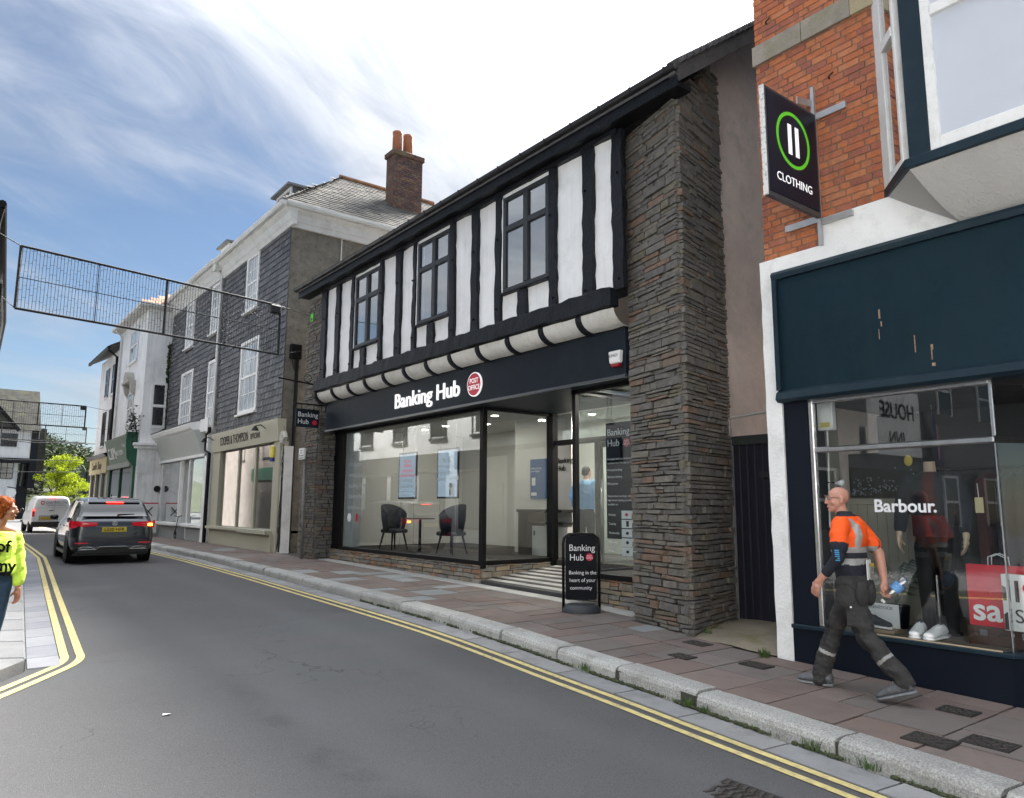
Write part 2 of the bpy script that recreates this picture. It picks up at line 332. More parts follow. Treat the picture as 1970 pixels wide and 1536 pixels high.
# left lines turn the corner into the side street
def left_line(off):
    pts = [(lx(y) + off, y) for y in [40 - .5 * i for i in range(63)]]
    x0, y0 = pts[-1]; r_ = .75 + off * .9; cxn, cyn = x0 - r_, y0
    for k in range(1, 13):
        t = R(-34) * k / 12; pts.append((cxn + r_ * math.cos(t), cyn + r_ * math.sin(t)))
    x1, y1 = pts[-1]; d = Vector((pts[-1][0] - pts[-2][0], pts[-1][1] - pts[-2][1])).normalized()
    for k in range(1, 24): a_ = R(-1.6) * k; d2 = Vector((d.x * math.cos(a_) - d.y * math.sin(a_), d.x * math.sin(a_) + d.y * math.cos(a_))); x1 += d2.x * .4; y1 += d2.y * .4; pts.append((x1, y1))
    return pts
for off in (.34, .48):
    c = left_line(off); l, r_ = [], []
    for i, p in enumerate(c):
        q0, q1 = c[max(i - 1, 0)], c[min(i + 1, len(c) - 1)]; d = Vector((q1[0] - q0[0], q1[1] - q0[1])).normalized(); n_ = Vector((-d.y, d.x)) * .038
        l.append((p[0] + n_.x, p[1] + n_.y)); r_.append((p[0] - n_.x, p[1] - n_.y))
    strip(l, r_, .006, 'yellow_line', yellow, road)
# gutter slabs, one by one
gut_m = M('gutter_slab', (.2, .205, .21), .85, .12, 3, bump=.25, bscale=60, fine=.14, fscale=110, ramp=[(.24, .245, .25), (.28, .282, .285), (.22, .225, .23), (.26, .262, .26)], stain=(.1, .1, .095), sscale=4, samt=.5)
gsl = [unit_box('gutter_slab', gut_m, .015) for _ in range(3)]
y = -2.0
while y < 33:
    L_ = random.uniform(.75, 1.0); ym = y + L_ / 2; xm = kx(ym) - .155
    ang = math.atan2(kx(y + L_) - kx(y), L_); sl = math.atan2(gr(y + L_) - gr(y), L_)
    inst('gutter_slab', random.choice(gsl), road, (xm, ym, rz(xm, ym) - .042 + random.uniform(0, .003)), (.27, L_ - .012, .1), (sl, 0, -ang)); y += L_
# right pavement: bed, slabs, kerb stones
bed_m = M('paving_bed', (.055, .052, .048), .95, .2, 8)
b = B(); vs = []; YP = [-8 + .5 * i for i in range(170)]
for y in YP: vs += [(kx(y) + .25, y, gp(y) - .012), (kx(y) + .25, y, gp(y) - .3), (9.6, y, gp(y) - .012), (9.6, y, gp(y) - .3)]
b.add(vs, [f for i in range(len(YP) - 1) for f in ((4 * i, 4 * i + 4, 4 * i + 6, 4 * i + 2), (4 * i + 1, 4 * i + 5, 4 * i + 4, 4 * i))])
pav = struct(b.build('pavement', bed_m), 'red-brown paved footway in front of the shops')
slab_m = M('paving_slab', (.16, .125, .11), .9, .22, 2.2, bump=.22, bscale=45, fine=.12, fscale=140, stain=(.085, .08, .076), sscale=2.2, samt=.6,
           ramp=[(.175, .130, .114), (.16, .124, .11), (.183, .145, .13), (.155, .134, .123), (.17, .125, .107), (.165, .142, .13), (.188, .147, .13), (.153, .12, .106), (.178, .152, .138)])
grey_m = M('paving_slab_grey', (.25, .27, .275), .9, .1, 2, bump=.2, bscale=50, fine=.1, fscale=120, ramp=[(.22, .235, .24), (.26, .275, .28), (.3, .31, .31), (.2, .2, .19)])
slab_mesh = [unit_box('paving_slab', slab_m, .012) for _ in range(4)]; slab_grey = [unit_box('paving_slab', grey_m, .012) for _ in range(2)]
# courses run along the street; slabs are laid in rows across with broken joints
def wallx(y):
    return 7.05 if y < 4.6 else (7.12 + (y - 5.75) * .1 if y < 6.9 else (7.42 if y < 17.4 else 7.3))
row = 0; nsl = 0
y = -1.6
greys = {(6.9, 5): 1}
while y < 31:
    near = y < 9
    L_ = random.choice((.6, .45, .6, .75, .6)) if near else random.choice((.45, .6, .6, .3))
    ym = y + L_ / 2; x = kx(ym) + .262; sl = math.atan2(gp(y + L_) - gp(y), L_); xe = wallx(ym)
    k = 0
    while x < xe - .05:
        w = random.choice((.6, .45, .4, .62)); w = min(w, xe - x)
        if xe - x - w < .18: w = xe - x
        sub = random.random() < .28 and L_ > .5
        pg = .035 if not (9.5 < ym < 15) else .28
        for q in ((0, .5), (.5, 1)) if sub else ((0, 1),):
            g_ = random.random() < pg
            ya, yb = y + L_ * q[0], y + L_ * q[1]
            inst('paving_slab', random.choice(slab_grey if g_ else slab_mesh), pav, (x + w / 2, (ya + yb) / 2, gp((ya + yb) / 2) - .028 + random.uniform(-.003, .003)),
                 (w - .013, yb - ya - .013, .06), (sl + random.uniform(-.003, .003), random.uniform(-.004, .004), -.02))
            nsl += 1
        x += w; k += 1
    y += L_
# beyond the built slabs the material carries on
b = B(); vs = []; YF = [31 + i for i in range(45)]
for y in YF: vs += [(kx(y) + .28, y, gp(y)), (9, y, gp(y))]
b.add(vs, [(2 * i, 2 * i + 1, 2 * i + 3, 2 * i + 2) for i in range(len(YF) - 1)]); b.build('far_paving', M('far_paving', (.15, .125, .112), .9, .2, 1.5), pav)
kerb_m = M('kerb_granite', (.36, .37, .37), .8, .1, 3, bump=.3, bscale=90, fine=.5, fscale=75, ramp=[(.33, .33, .315), (.38, .38, .362), (.35, .35, .338), (.31, .31, .298)], stain=(.17, .17, .145), sscale=3.5, samt=.55)
kerb = B(); vs = []
for y in YP: vs += [(kx(y) + .02, y, gp(y) - .03), (kx(y) + .27, y, gp(y) - .03), (kx(y) + .27, y, gp(y) - .4), (kx(y) + .02, y, gp(y) - .4)]
kerb.add(vs, [f for i in range(len(YP) - 1) for f in ((4 * i, 4 * i + 1, 4 * i + 5, 4 * i + 4), (4 * i + 3, 4 * i, 4 * i + 4, 4 * i + 7))])
kerb_o = struct(kerb.build('kerb', M('kerb_bed', (.05, .05, .042), .95)), 'row of speckled granite kerb stones along the shop side')
def kerb_mesh():
    b = B(); h, w = .22, .26; n = 7; vs = []   # rounded nose, worn edge, unit length along y
    for j in range(n + 1):
        t = j / n - .5; wob = random.uniform(-.008, .008); zz = random.uniform(-.006, .004)
        for (x, z) in ((.0, -h), (.0, -.05), (.012, -.02), (.04, -.004), (.09, 0), (w, 0), (w, -h)): vs.append((x + (wob if x < .05 else 0), t, z + (zz if x < .05 else 0)))
    m = 7
    b.add(vs, [(j * m + i, j * m + (i + 1) % m, (j + 1) * m + (i + 1) % m, (j + 1) * m + i) for j in range(n) for i in range(m)] + [tuple(range(m)), tuple(range(n * m, n * m + m))[::-1]])
    me = b.mesh('kerb_stone', smooth=False); me.materials.append(kerb_m); return me
kms = [kerb_mesh() for _ in range(5)]
y = -2.3
while y < 46:
    L_ = random.uniform(.8, 1.35); ym = y + L_ / 2
    ang = math.atan2(kx(y + L_) - kx(y), L_); sl = math.atan2(gp(y + L_) - gp(y), L_)
    inst('kerb_stone', random.choice(kms), kerb_o, (kx(ym) + random.uniform(-.008, .008), ym, gp(ym) + random.uniform(0, .014)), (1, L_ - .022, 1), (sl, 0, -ang)); y += L_
# left pavement corner
lk = M('kerb_granite_pale', (.44, .45, .46), .8, .08, 3, bump=.3, bscale=90, fine=.3, fscale=95, ramp=[(.19, .193, .197), (.23, .232, .236), (.205, .208, .212)], stain=(.25, .25, .24), sscale=3, samt=.4)
def lkern(off, n=60):
    pts = [(lx(y) + off, y) for y in [48 - .5 * i for i in range(80)]]
    x0, y0 = pts[-1]; r_ = .4 + off; cxn = lx(y0) - .4
    for k in range(1, 9):
        t = R(-34) * k / 8; pts.append((cxn + r_ * math.cos(t), y0 + r_ * math.sin(t)))
    d = Vector((pts[-1][0] - pts[-2][0], pts[-1][1] - pts[-2][1])).normalized(); x1, y1 = pts[-1]
    for k in range(1, 12): a_ = R(-3) * k; d2 = Vector((d.x * math.cos(a_) - d.y * math.sin(a_), d.x * math.sin(a_) + d.y * math.cos(a_))); x1 += d2.x * .8; y1 += d2.y * .8; pts.append((x1, y1))
    return pts
lp0, lp1 = lkern(0), lkern(-.3)
b = B(); vs = []
for (x, y) in lp1: vs.append((x, y, gr(y) + .085))
far = [(-9, 60), (-9, lp1[-1][1])]
b.add([(x, y, gr(y) + .085) for x, y in lp1] + [(-10, y, gr(y) + .085) for x, y in lp1], [(i, i + 1, len(lp1) + i + 1, len(lp1) + i) for i in range(len(lp1) - 1)])
pavl = struct(b.build('pavement', M('side_paving', (.16, .163, .17), .9, .12, 1.2, bump=.2, bscale=60, fine=.12, fscale=120)), 'pale grey footway at the left corner')
def poly_stone(a, b_, c, d, top, h=.2):
    q = B(); q.hexa([(*a, top(a) - h), (*b_, top(b_) - h), (*c, top(c) - h), (*d, top(d) - h), (*a, top(a)), (*b_, top(b_)), (*c, top(c)), (*d, top(d))]); return q
def along(path):
    L_ = [0]
    for p, q in zip(path, path[1:]): L_.append(L_[-1] + math.dist(p, q))
    return L_
def at_len(path, Ls, s):
    for i in range(len(path) - 1):
        if s <= Ls[i + 1]: t = (s - Ls[i]) / (Ls[i + 1] - Ls[i]); return (path[i][0] + (path[i + 1][0] - path[i][0]) * t, path[i][1] + (path[i + 1][1] - path[i][1]) * t)
    return path[-1]
kl = struct(B().box(.1, .12, 12, 12.02, 0, .05).build('kerb', M('kerb_bed', (.05, .05, .042), .95)), 'pale granite kerb curving round the left corner')
La, Lb = along(lp0), along(lp1); ta, tb = La[-1], Lb[-1]; f = 0.0
tops = lambda p: gr(p[1]) + .095
s = 0.0
while s < ta - .3:
    e = min(s + random.uniform(.75, 1.0), ta); u0, u1 = (s + .006) / ta, (e - .006) / ta
    poly_stone(at_len(lp1, Lb, u0 * tb), at_len(lp0, La, u0 * ta), at_len(lp0, La, u1 * ta), at_len(lp1, Lb, u1 * tb), tops).build('kerb_stone', lk, kl, bevel=.018); s = e
# second row of slabs in the road beside the left kerb (channel slabs)
cs = M('channel_slab', (.24, .245, .27), .85, .1, 3, fine=.12, fscale=120, ramp=[(.22, .225, .25), (.27, .275, .295), (.24, .245, .265), (.255, .26, .28)])
y = 8.5
while y < 34:
    L_ = random.uniform(.5, .66)
    poly_stone((lx(y) + .02, y + .006), (lx(y) + .29, y + .006), (lx(y + L_) + .29, y + L_ - .006), (lx(y + L_) + .02, y + L_ - .006), lambda p: rz(p[0], p[1]) + .008, .1).build('channel_slab', cs, road); y += L_
# pale strip in front of the plinth of the banking hub
pale = M('threshold_strip', (.42, .42, .4), .85, .1, 3, fine=.1, fscale=150, stain=(.2, .19, .17), sscale=2, samt=.5)
y = 6.95
while y < 17.3:
    L_ = min(random.uniform(.7, 1.1), 17.3 - y) ; ym = y + L_ / 2; sl = math.atan2(gp(y + L_) - gp(y), L_)
    if L_ > .1: inst('threshold_slab', unit_box('threshold_slab', pale, .01), pav, (7.56, ym, gp(ym) - .02), (.30, L_ - .008, .06), (sl, 0, 0))
    y += L_
# drain and inspection covers
iron = M('cast_iron', (.035, .033, .032), .65, .25, 20, metal=.3, stain=(.07, .05, .035), sscale=9, samt=.6)
def cover(x, y, wx, wy, label, onroad=False, rot=0.0, cat='drain cover'):
    z = (rz(x, y) + .004) if onroad else gp(y) + .012
    t = thing('drain_cover', label, cat, (x, y, z), 'metal covers in the ground')
    B().box(x - wx / 2, x + wx / 2, y - wy / 2, y + wy / 2, z - .05, z).build('frame', iron, t)
    n = 5; rib = B()
    for i in range(n):
        q = -wy / 2 + .03 + (wy - .06) * (i + .5) / n
        for j in range(4):
            p = -wx / 2 + .02 + (wx - .04) * (j + .5) / 4; sgn = 1 if (i + j) % 2 else -1; l_ = min(wx / 4, wy / 5) * .34
            rib.obox((x + p, y + q, z + .002), (l_, l_ * sgn, 0), (-.004 * sgn, .004, 0), (0, 0, .003))
    rib.build('tread_pattern', M('worn_iron', (.075, .068, .062), .55, .2, 15, metal=.4), t)
    t.rotation_euler = (math.atan2(gp(y + .3) - gp(y - .3), .6), 0, rot)
for x, y, wx, wy, lb in [(6.85, 5.46, .2, .28, 'small rusty square drain cover beside the stone pillar foot'), (6.2, 5.14, .18, .24, 'small drain cover left of the one by the pillar, amid grey slab corners'),
                     (6.54, 4.5, .2, .28, 'square drain cover in front of the white pilaster'), (6.49, 2.65, .2, .26, 'drain cover close to the navy shopfront right of the walking man'),
                     (5.55, 2.46, .24, .3, 'drain cover near the kerb, left one of the pair at lower right'), (5.82, 2.19, .24, .3, 'drain cover near the kerb, right one of the pair at lower right')]: cover(x, y, wx, wy, lb)
# road gully grate by the bottom edge
gx, gy = 3.95, 2.84; t = thing('road_grate', 'iron gully grate set in the asphalt at the bottom edge', 'grate', (gx, gy, rz(gx, gy)))
B().box(gx - .17, gx + .17, gy - .24, gy + .24, rz(gx, gy) - .1, rz(gx, gy) + .003).build('frame', iron, t)
wv = M('worn_iron', (.075, .068, .062))
for i in range(7):
    q = gy - .21 + .06 * i + .03; bb = B()
    for j in range(4): bb.obox((gx - .105 + .07 * j, q + (.008 if j % 2 else -.008), rz(gx, gy) + .006), (.035, .009 if j % 2 else -.009, 0), (-.003, .011, 0), (0, 0, .005))
    bb.build('grate_bar', wv, t)
# weeds along the kerb
grass_m = M('weed_green', (.06, .11, .022), .7, .35, 30)
wb = B()
def tuft(x, y, z, n, h, sp):
    for _ in range(n):
        a = random.uniform(0, 6.28); r_ = random.uniform(0, sp); hh = h * random.uniform(.4, 1); lean = random.uniform(.1, .7) * hh; px_, py_ = x + math.cos(a) * r_, y + math.sin(a) * r_ * 1.6; d = Vector((math.cos(a), math.sin(a), 0)); e = Vector((-d.y, d.x, 0)) * .004
        p0 = Vector((px_, py_, z)); p1 = p0 + d * lean * .4 + Vector((0, 0, hh * .6)); p2 = p0 + d * lean + Vector((0, 0, hh))
        wb.add([p0 - e, p0 + e, p1 + e, p1 - e, p2], [(0, 1, 2, 3), (3, 2, 4)])
for y in [i * .08 - 1 for i in range(170)]:
    if mnoise.noise(Vector((y * .9, 3, 1))) > -.12 and y < 11: tuft(kx(y) - .015, y, gr(y) - .005, random.randint(0, 5), .045, .03)
for y in (3.05, 2.62, 4.05, 4.25, 1.35, 1.0, 5.6, .7): tuft(kx(y) - .02, y, gr(y), 34, .085, .05)
for x, y, n in ((6.95, 4.68, 60), (7.35, 5.72, 40), (7.6, 5.78, 60), (7.9, 5.85, 40)): tuft(x, y, gp(y), n, .1, .05)
wb_o = wb.build('weeds', grass_m, fix=False); wb_o['kind'] = 'stuff'; tag(wb_o, 'green weeds and moss along the kerb joint and pillar foot', 'weeds')
# moss band in the channel
mb = B()
for y in [i * .05 - 1.5 for i in range(250)]:
    if mnoise.noise(Vector((y * 1.7, 9, 2))) > -.1: mb.ball((kx(y) - .004 + random.uniform(-.01, .006), y, gr(y) - .004), random.uniform(.012, .026), random.uniform(.02, .05), random.uniform(.008, .024), 6, 4)
mo = mb.build('moss', M('moss', (.045, .055, .025), .95, .4, 40, bump=.5, bscale=90), smooth=True); mo['kind'] = 'stuff'; tag(mo, 'dark moss and dirt lying along the kerb foot', 'moss')
# litter flecks on the carriageway
for i, (x, y) in enumerate([(1.55, 6.35)]):
    q = B(); q.add([(x - .03, y - .012, rz(x, y) + .006), (x + .03, y - .02, rz(x, y) + .012), (x + .035, y + .012, rz(x, y) + .006), (x - .02, y + .02, rz(x, y) + .014)], [(0, 1, 2, 3)])
    tag(q.build('litter_scrap', M('litter_white', (.7, .7, .7), .8)), ['small white scrap of litter lying on the road at left', 'tiny pale scrap of litter on the road in front of the drain'][i], 'litter')
# ------------------------------------------------------------------ half-timbered bank building
navy = M('fascia_navy', (.010, .016, .024), .5, spec=.15, var=.15, scale=2, fine=.05, fscale=40, stain=(.022, .028, .036), sscale=1.2, samt=.5)
blackf = M('black_frame', (.005, .005, .006), .45, .1, 5, spec=.2)
timber_m = M('black_timber', (.011, .013, .017), .45, spec=.18, var=.25, scale=7, bump=.6, bscale=28)
plaster = M('white_plaster', (.86, .86, .86), .75, .05, 1.5, bump=.55, bscale=13, stain=(.62, .63, .62), sscale=2.5, samt=.35, streak=(.5, .5, .46), stamt=.25)
STONES = [(.145, .135, .12), (.11, .104, .096), (.172, .158, .136), (.128, .118, .1), (.1, .098, .096), (.185, .168, .142), (.146, .132, .106), (.17, .118, .085), (.15, .142, .132), (.114, .11, .106), (.16, .143, .115), (.185, .11, .074), (.128, .123, .115), (.15, .134, .092), (.12, .112, .102), (.135, .13, .122)]
STONES = [tuple(.3 * m_ + .7 * c_ for m_, c_ in zip((.14, .127, .108), t_)) for t_ in STONES]
stone_m = M('rubble_stone', STONES[0], .85, .2, 9, bump=.7, bscale=35, fine=.2, fscale=110, ramp=STONES, stain=(.27, .27, .25), sscale=16, samt=.35)
stone_i = M('rubble_stone_many', STONES[0], .85, .2, 9, bump=.7, bscale=35, fine=.2, fscale=110, ramp=STONES, stain=(.27, .27, .25), sscale=16, samt=.35, island=True)
mortar = M('dark_mortar', (.055, .053, .05), .95, .3, 12, bump=.8, bscale=40)
glass = glass_mat('shop_glass', (.9, .93, .925), 1.7, .01)
winglass = glass_mat('window_glass', (.6, .65, .67), 2.0, .3)
white = M('white_paint', (.8, .8, .79), .5, .04, 3)
chrome = M('chrome', (.6, .6, .6), .22, .05, 3, metal=1.0)
signw = M('sign_white', (.85, .85, .86), .4, 0, emit=(1, 1, 1), es=.12)
signred = M('sign_red', (.55, .015, .05), .4, 0)
bank = thing('bank_building', 'half-timbered bank with black timbers, white plaster panels, stone pillars and a navy shop fascia', 'building', (8.6, 11.8, .3))
def wob_bar(b, p0, p1, wa, wb_, ax, bx, n=8, j=.012):
    """irregular hewn timber from p0 to p1, half sizes wa (along ax) and wb_ (along bx)"""
    p0, p1, ax, bx = map(Vector, (p0, p1, ax, bx)); vs = []
    for i in range(n + 1):
        c = p0.lerp(p1, i / n)
        for sa_, sb in ((-1, -1), (1, -1), (1, 1), (-1, 1)): vs.append(c + ax * (wa * sa_ + random.uniform(-j, j)) + bx * (wb_ * sb + random.uniform(-j, j) * (.5 if sb < 0 else 0)))
    b.add(vs, [(i * 4 + k, i * 4 + (k + 1) % 4, i * 4 + 4 + (k + 1) % 4, i * 4 + 4 + k) for i in range(n) for k in range(4)] + [(3, 2, 1, 0), (n * 4, n * 4 + 1, n * 4 + 2, n * 4 + 3)])
YX, XX, ZX = (0, 1, 0), (1, 0, 0), (0, 0, 1)
# plaster panels between the studs, each its own part
studs = [(16.53, 16.80), (15.78, 15.99), (15.02, 15.18), (13.66, 13.79), (12.86, 13.08), (12.26, 12.38), (10.87, 11.03), (10.13, 10.33), (9.47, 9.62), (8.08, 8.235), (7.27, 7.49), (6.68, 6.88)]
shorts = [(14.40, 14.63), (11.57, 11.80), (8.79, 9.02)]
wins = [(13.79, 15.02), (11.03, 12.26), (8.235, 9.47)]
def plaster_panel(y0, y1, z0, z1, name='plaster_panel'):
    b = B(); ny, nz_ = max(4, int((y1 - y0) / .07)), max(4, int((z1 - z0) / .08)); vs = []
    for j in range(nz_ + 1):
        for i in range(ny + 1):
            y, z = y0 + (y1 - y0) * i / ny, z0 + (z1 - z0) * j / nz_
            vs.append((7.115 + .018 * mnoise.noise(Vector((y * 3.1, z * 2.6, 4))) + .008 * mnoise.noise(Vector((y * 9, z * 8, 1))), y, z))
    m = ny + 1
    b.add(vs, [(j * m + i, j * m + i + 1, (j + 1) * m + i + 1, (j + 1) * m + i) for j in range(nz_) for i in range(ny)]); return b.build(name, plaster, bank, smooth=True)
edges = sorted(studs)
for (a0, a1), (b0, b1) in zip(edges, edges[1:]):
    w = [q for q in wins if abs(q[0] - a1) < .1 and abs(q[1] - b0) < .1]
    if w: plaster_panel(a1 - .05, b0 + .05, 4.62, 5.2)
    else: plaster_panel(a1 - .05, b0 + .05, 4.62, 6.92)
for y0, y1 in studs:
    b = B(); ym = (y0 + y1) / 2; wob_bar(b, (7.085, ym, 4.62), (7.085, ym + random.uniform(-.02, .02), 6.93), (y1 - y0) / 2, .034, YX, XX, 14, .016); b.build('timber_stud', timber_m, bank, bevel=.006)
for y0, y1 in shorts:
    b = B(); wob_bar(b, (7.085, (y0 + y1) / 2, 4.62), (7.085, (y0 + y1) / 2, 5.12), (y1 - y0) / 2, .034, YX, XX, 6, .016); b.build('timber_stud', timber_m, bank, bevel=.006)
b = B(); wob_bar(b, (7.05, 16.9, 4.55), (7.05, 6.85, 4.54), .13, .085, ZX, XX, 60, .016); b.build('bressummer_beam', timber_m, bank, bevel=.008)
b = B(); wob_bar(b, (7.07, 16.9, 6.97), (7.07, 6.75, 6.97), .09, .05, ZX, XX, 50, .014); b.build('wall_plate', timber_m, bank)
pegs = B()
for y0, y1 in studs:
    for z in (4.85, 6.2): pegs.lathe([(.018, -.02), (.018, .012), (.01, .02)], (7.04, (y0 + y1) / 2 + random.uniform(-.04, .04), z + random.uniform(-.1, .1)), 8, 'x')
pegs.build('timber_pegs', timber_m, bank)['kind'] = 'stuff'
# plastered cove between the brackets
cov_pts = [(7.1 - .06 + .28 * (1 - math.cos(R(90) * k / 6)), 4.39 - .22 * math.sin(R(90) * k / 6)) for k in range(7)]
brk = [15.97, 15.12, 14.3, 13.45, 12.6, 11.76, 10.95, 10.08, 9.24, 8.4, 7.56]
ends = [16.85] + brk + [6.86]
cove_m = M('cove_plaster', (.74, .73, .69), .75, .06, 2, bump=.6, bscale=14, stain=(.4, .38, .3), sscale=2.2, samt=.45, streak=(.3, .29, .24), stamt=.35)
for y1, y0 in zip(ends, ends[1:]):
    b = B(); ny = 10; vs = []
    for i in range(ny + 1):
        y = y0 + (y1 - y0) * i / ny
        for (x, z) in cov_pts: vs.append((x + .014 * mnoise.noise(Vector((y * 4, z * 6, 2))), y, z + .01 * mnoise.noise(Vector((y * 3, z * 5, 8)))))
    b.add(vs, [(i * 7 + k, i * 7 + k + 1, i * 7 + 8 + k, i * 7 + 7 + k) for i in range(ny) for k in range(6)]); b.build('cove_panel', cove_m, bank, smooth=True)
for y in brk:
    b = B(); poly = [(x - .035, z - .03) for x, z in cov_pts] + [(7.36, 4.17), (7.36, 4.4), (7.03, 4.4)]
    b.prism(poly, 'y', y - .045, y + .045); b.build('jetty_bracket', timber_m, bank, bevel=.008)
b = B(); b.prism([(x - .05, z - .04) for x, z in cov_pts] + [(7.4, 4.13), (7.4, 4.45), (7.0, 4.45)], 'y', 16.84, 16.93); b.build('jetty_bracket', timber_m, bank, bevel=.008)
# upper windows
curt = M('window_inside_dark', (.03, .032, .035), .9)
def casement(y0, y1, z0, z1, x=7.1):
    w = B(); fr = .075
    w.box(x - .03, x + .06, y0, y1, z0, z0 + fr).box(x - .03, x + .06, y0, y1, z1 - fr, z1).box(x - .03, x + .06, y0, y0 + fr, z0 + fr, z1 - fr).box(x - .03, x + .06, y1 - fr, y1, z0 + fr, z1 - fr)
    o = w.build('window', M('charcoal_frame', (.022, .026, .03), .45, .05, 4), bank, bevel=.006)
    ym = (y0 + y1) / 2 - .02; zt = z1 - (z1 - z0) * .34
    B().box(x - .04, x + .05, ym - .055, ym + .055, z0 + fr, z1 - fr).build('mullion', MATS['charcoal_frame'], o, bevel=.006)
    B().box(x - .035, x + .05, y0 + fr, ym - .055, zt - .05, zt + .05).box(x - .035, x + .05, ym + .055, y1 - fr, zt - .05, zt + .05).build('transom', MATS['charcoal_frame'], o, bevel=.006)
    for a, c in ((y0 + fr, ym - .055), (ym + .055, y1 - fr)):
        for d, e in ((z0 + fr, zt - .05), (zt + .05, z1 - fr)): B().box(x, x + .008, a, c, d, e).build('pane', winglass, o)
    B().box(x - .075, x + .02, y0 - .02, y1 + .02, z0 - .035, z0).build('sill', timber_m, o, bevel=.006)
    B().box(x - .02, x + .05, y1, y1 + .05, z0, z1 + .05).box(x - .02, x + .05, y0, y1 + .05, z1, z1 + .06).build('reveal', plaster, o)
    B().box(x + .25, x + .27, y0 - .2, y1 + .2, z0 - .2, z1 + .1).build('dark_room', curt, o)
for y0, y1 in wins: casement(y0 + .02, y1 - .05, 5.17, 6.82)
# eaves: soffit, board, gutter
B().prism([(6.87, 6.94), (7.13, 6.94), (7.13, 7.0), (6.87, 7.0)], 'y', 5.52, 17.78).build('soffit', blackf, bank)
B().prism([(6.835, 6.92), (6.87, 6.92), (6.87, 7.13), (6.835, 7.13)], 'y', 5.5, 17.8).build('eaves_board', timber_m, bank)
gprof = [(6.83, 7.15)] + [(6.77 + .06 * math.cos(R(180) * k / 8 + R(0)), 7.15 - .062 * math.sin(R(180) * k / 8)) for k in range(9)] + [(6.705, 7.155), (6.72, 7.155)] + [(6.77 - .05 * math.cos(R(180) * k / 6), 7.15 - .05 * math.sin(R(180) * k / 6)) for k in range(7)]
B().prism(gprof, 'y', 5.47, 17.85).build('gutter', M('gutter_black', (.012, .012, .013), .35, .1, 3), bank)
for k in range(22):
    y = 5.6 + k * .58; B().prism([(6.84, 7.08)] + [(6.77 + .068 * math.cos(R(180) * q / 6), 7.15 - .07 * math.sin(R(180) * q / 6)) for q in range(7)] + [(6.7, 7.165), (6.84, 7.165)], 'y', y, y + .025).build('gutter_bracket', MATS['gutter_black'], bank)
# roof, rising back from the eave, verge over the gable
ro = M('bank_roof_slate', (.09, .09, .095), .8, .25, 6, bump=.5, bscale=18)
sl_ = .74
B().prism([(6.80, 7.06), (10.4, 7.06 + 3.6 * sl_), (10.4, 7.16 + 3.6 * sl_), (6.76, 7.155)], 'y', 5.5, 17.85).build('roof', ro, bank)
B().prism([(10.4, 7.26 + 3.65 * sl_), (14.0, 7.2), (14.0, 7.1), (10.4, 7.14 + 3.65 * sl_)], 'y', 5.5, 17.85).build('roof', ro, bank)
vb = M('verge_board', (.06, .058, .058), .85, .25, 6, bump=.4, bscale=25)
B().prism([(6.86, 6.98), (10.4, 6.98 + 3.54 * sl_), (10.4, 7.30 + 3.54 * sl_), (6.78, 7.24)], 'y', 5.47, 5.62).build('verge_board', vb, bank)
vt = B()
for k in range(26): x = 6.9 + .14 * k; z = 7.2 + (x - 6.86) * sl_; vt.obox((x, 5.52, z + .05), (.075, 0, .075 * sl_ + .012), (0, .08, 0), (-.012, 0, .02))
vt.build('verge_slates', ro, bank)
# stone pillars ------------------------------------------------------
spool = [unit_box('stone', stone_m, .16) for _ in range(14)]
sn = [0]
def stone_face(par, p0, p1, zb, zt, n, limit, hr=(.06, .15), lr=(.14, .5), prot=.03, small=None, maxh=None):
    """courses of rubble on a vertical face from p0 to p1 (plan), outward normal n; the first `limit` stones are parts, the rest one part"""
    p0, p1, n = Vector((*p0, 0)), Vector((*p1, 0)), Vector((*n, 0)).normalized(); d = (p1 - p0); W_ = d.length; d.normalize(); rotz = math.atan2(d.y, d.x)
    z = None; rest = B(); cnt = 0
    z0 = min(zb(0), zb(1)) - .05; z = z0
    while z < max(zt(0), zt(1)):
        h = random.uniform(*hr)
        if random.random() < .22: h *= .55
        s = random.uniform(-.1, 0)
        while s < W_:
            l_ = random.uniform(*lr) * (1.25 if h < .07 else 1); e = min(s + l_, W_)
            if W_ - e < .1: e = W_
            a = max(s, 0); m = (a + e) / 2; t = m / W_
            hh = h
            if z + h > zb(t) - .03 and z < zt(t):
                zt_ = min(z + h, zt(t)); hh = zt_ - z
                if e - a > .03 and hh > .015:
                    sub = [(z, zt_)] if random.random() > .16 or hh < .08 else [(z, z + hh * .45), (z + hh * .45, zt_)]
                    for za, zb2 in sub:
                        pr = random.uniform(0, prot); c = p0 + d * m + n * (pr / 2 - .035); c.z = (za + zb2) / 2
                        sc = (e - a - .012, .11 + pr, zb2 - za - .011); tilt = random.uniform(-.05, .05)
                        if cnt < limit: inst('stone', random.choice(spool), par, c, sc, (0, tilt, rotz))
                        else:
                            q = Matrix.Rotation(rotz, 3, 'Z'); ax, ay, az = q @ Vector((sc[0] / 2, 0, 0)), q @ Vector((0, sc[1] / 2, 0)), Vector((0, 0, sc[2] / 2))
                            j = lambda: random.uniform(.88, 1)
                            rest.hexa([c + ax * sx * j() + ay * sy * j() + az * sz * j() for sz in (-1, 1) for sx, sy in ((-1, -1), (1, -1), (1, 1), (-1, 1))])
                        cnt += 1
            s = e if e > s else e + .01
            if e >= W_: break
        z += h
    if rest.v: o = rest.build('stones', stone_i, par); o['kind'] = 'stuff'
    return cnt
A_, C_, D_, E_ = (7.36, 6.86), (7.1, 5.75), (8.36, 6.03), (8.5, 6.9)
core = B(); q = [(7.39, 6.84), (7.135, 5.785), (8.36, 6.06), (8.5, 6.86)]
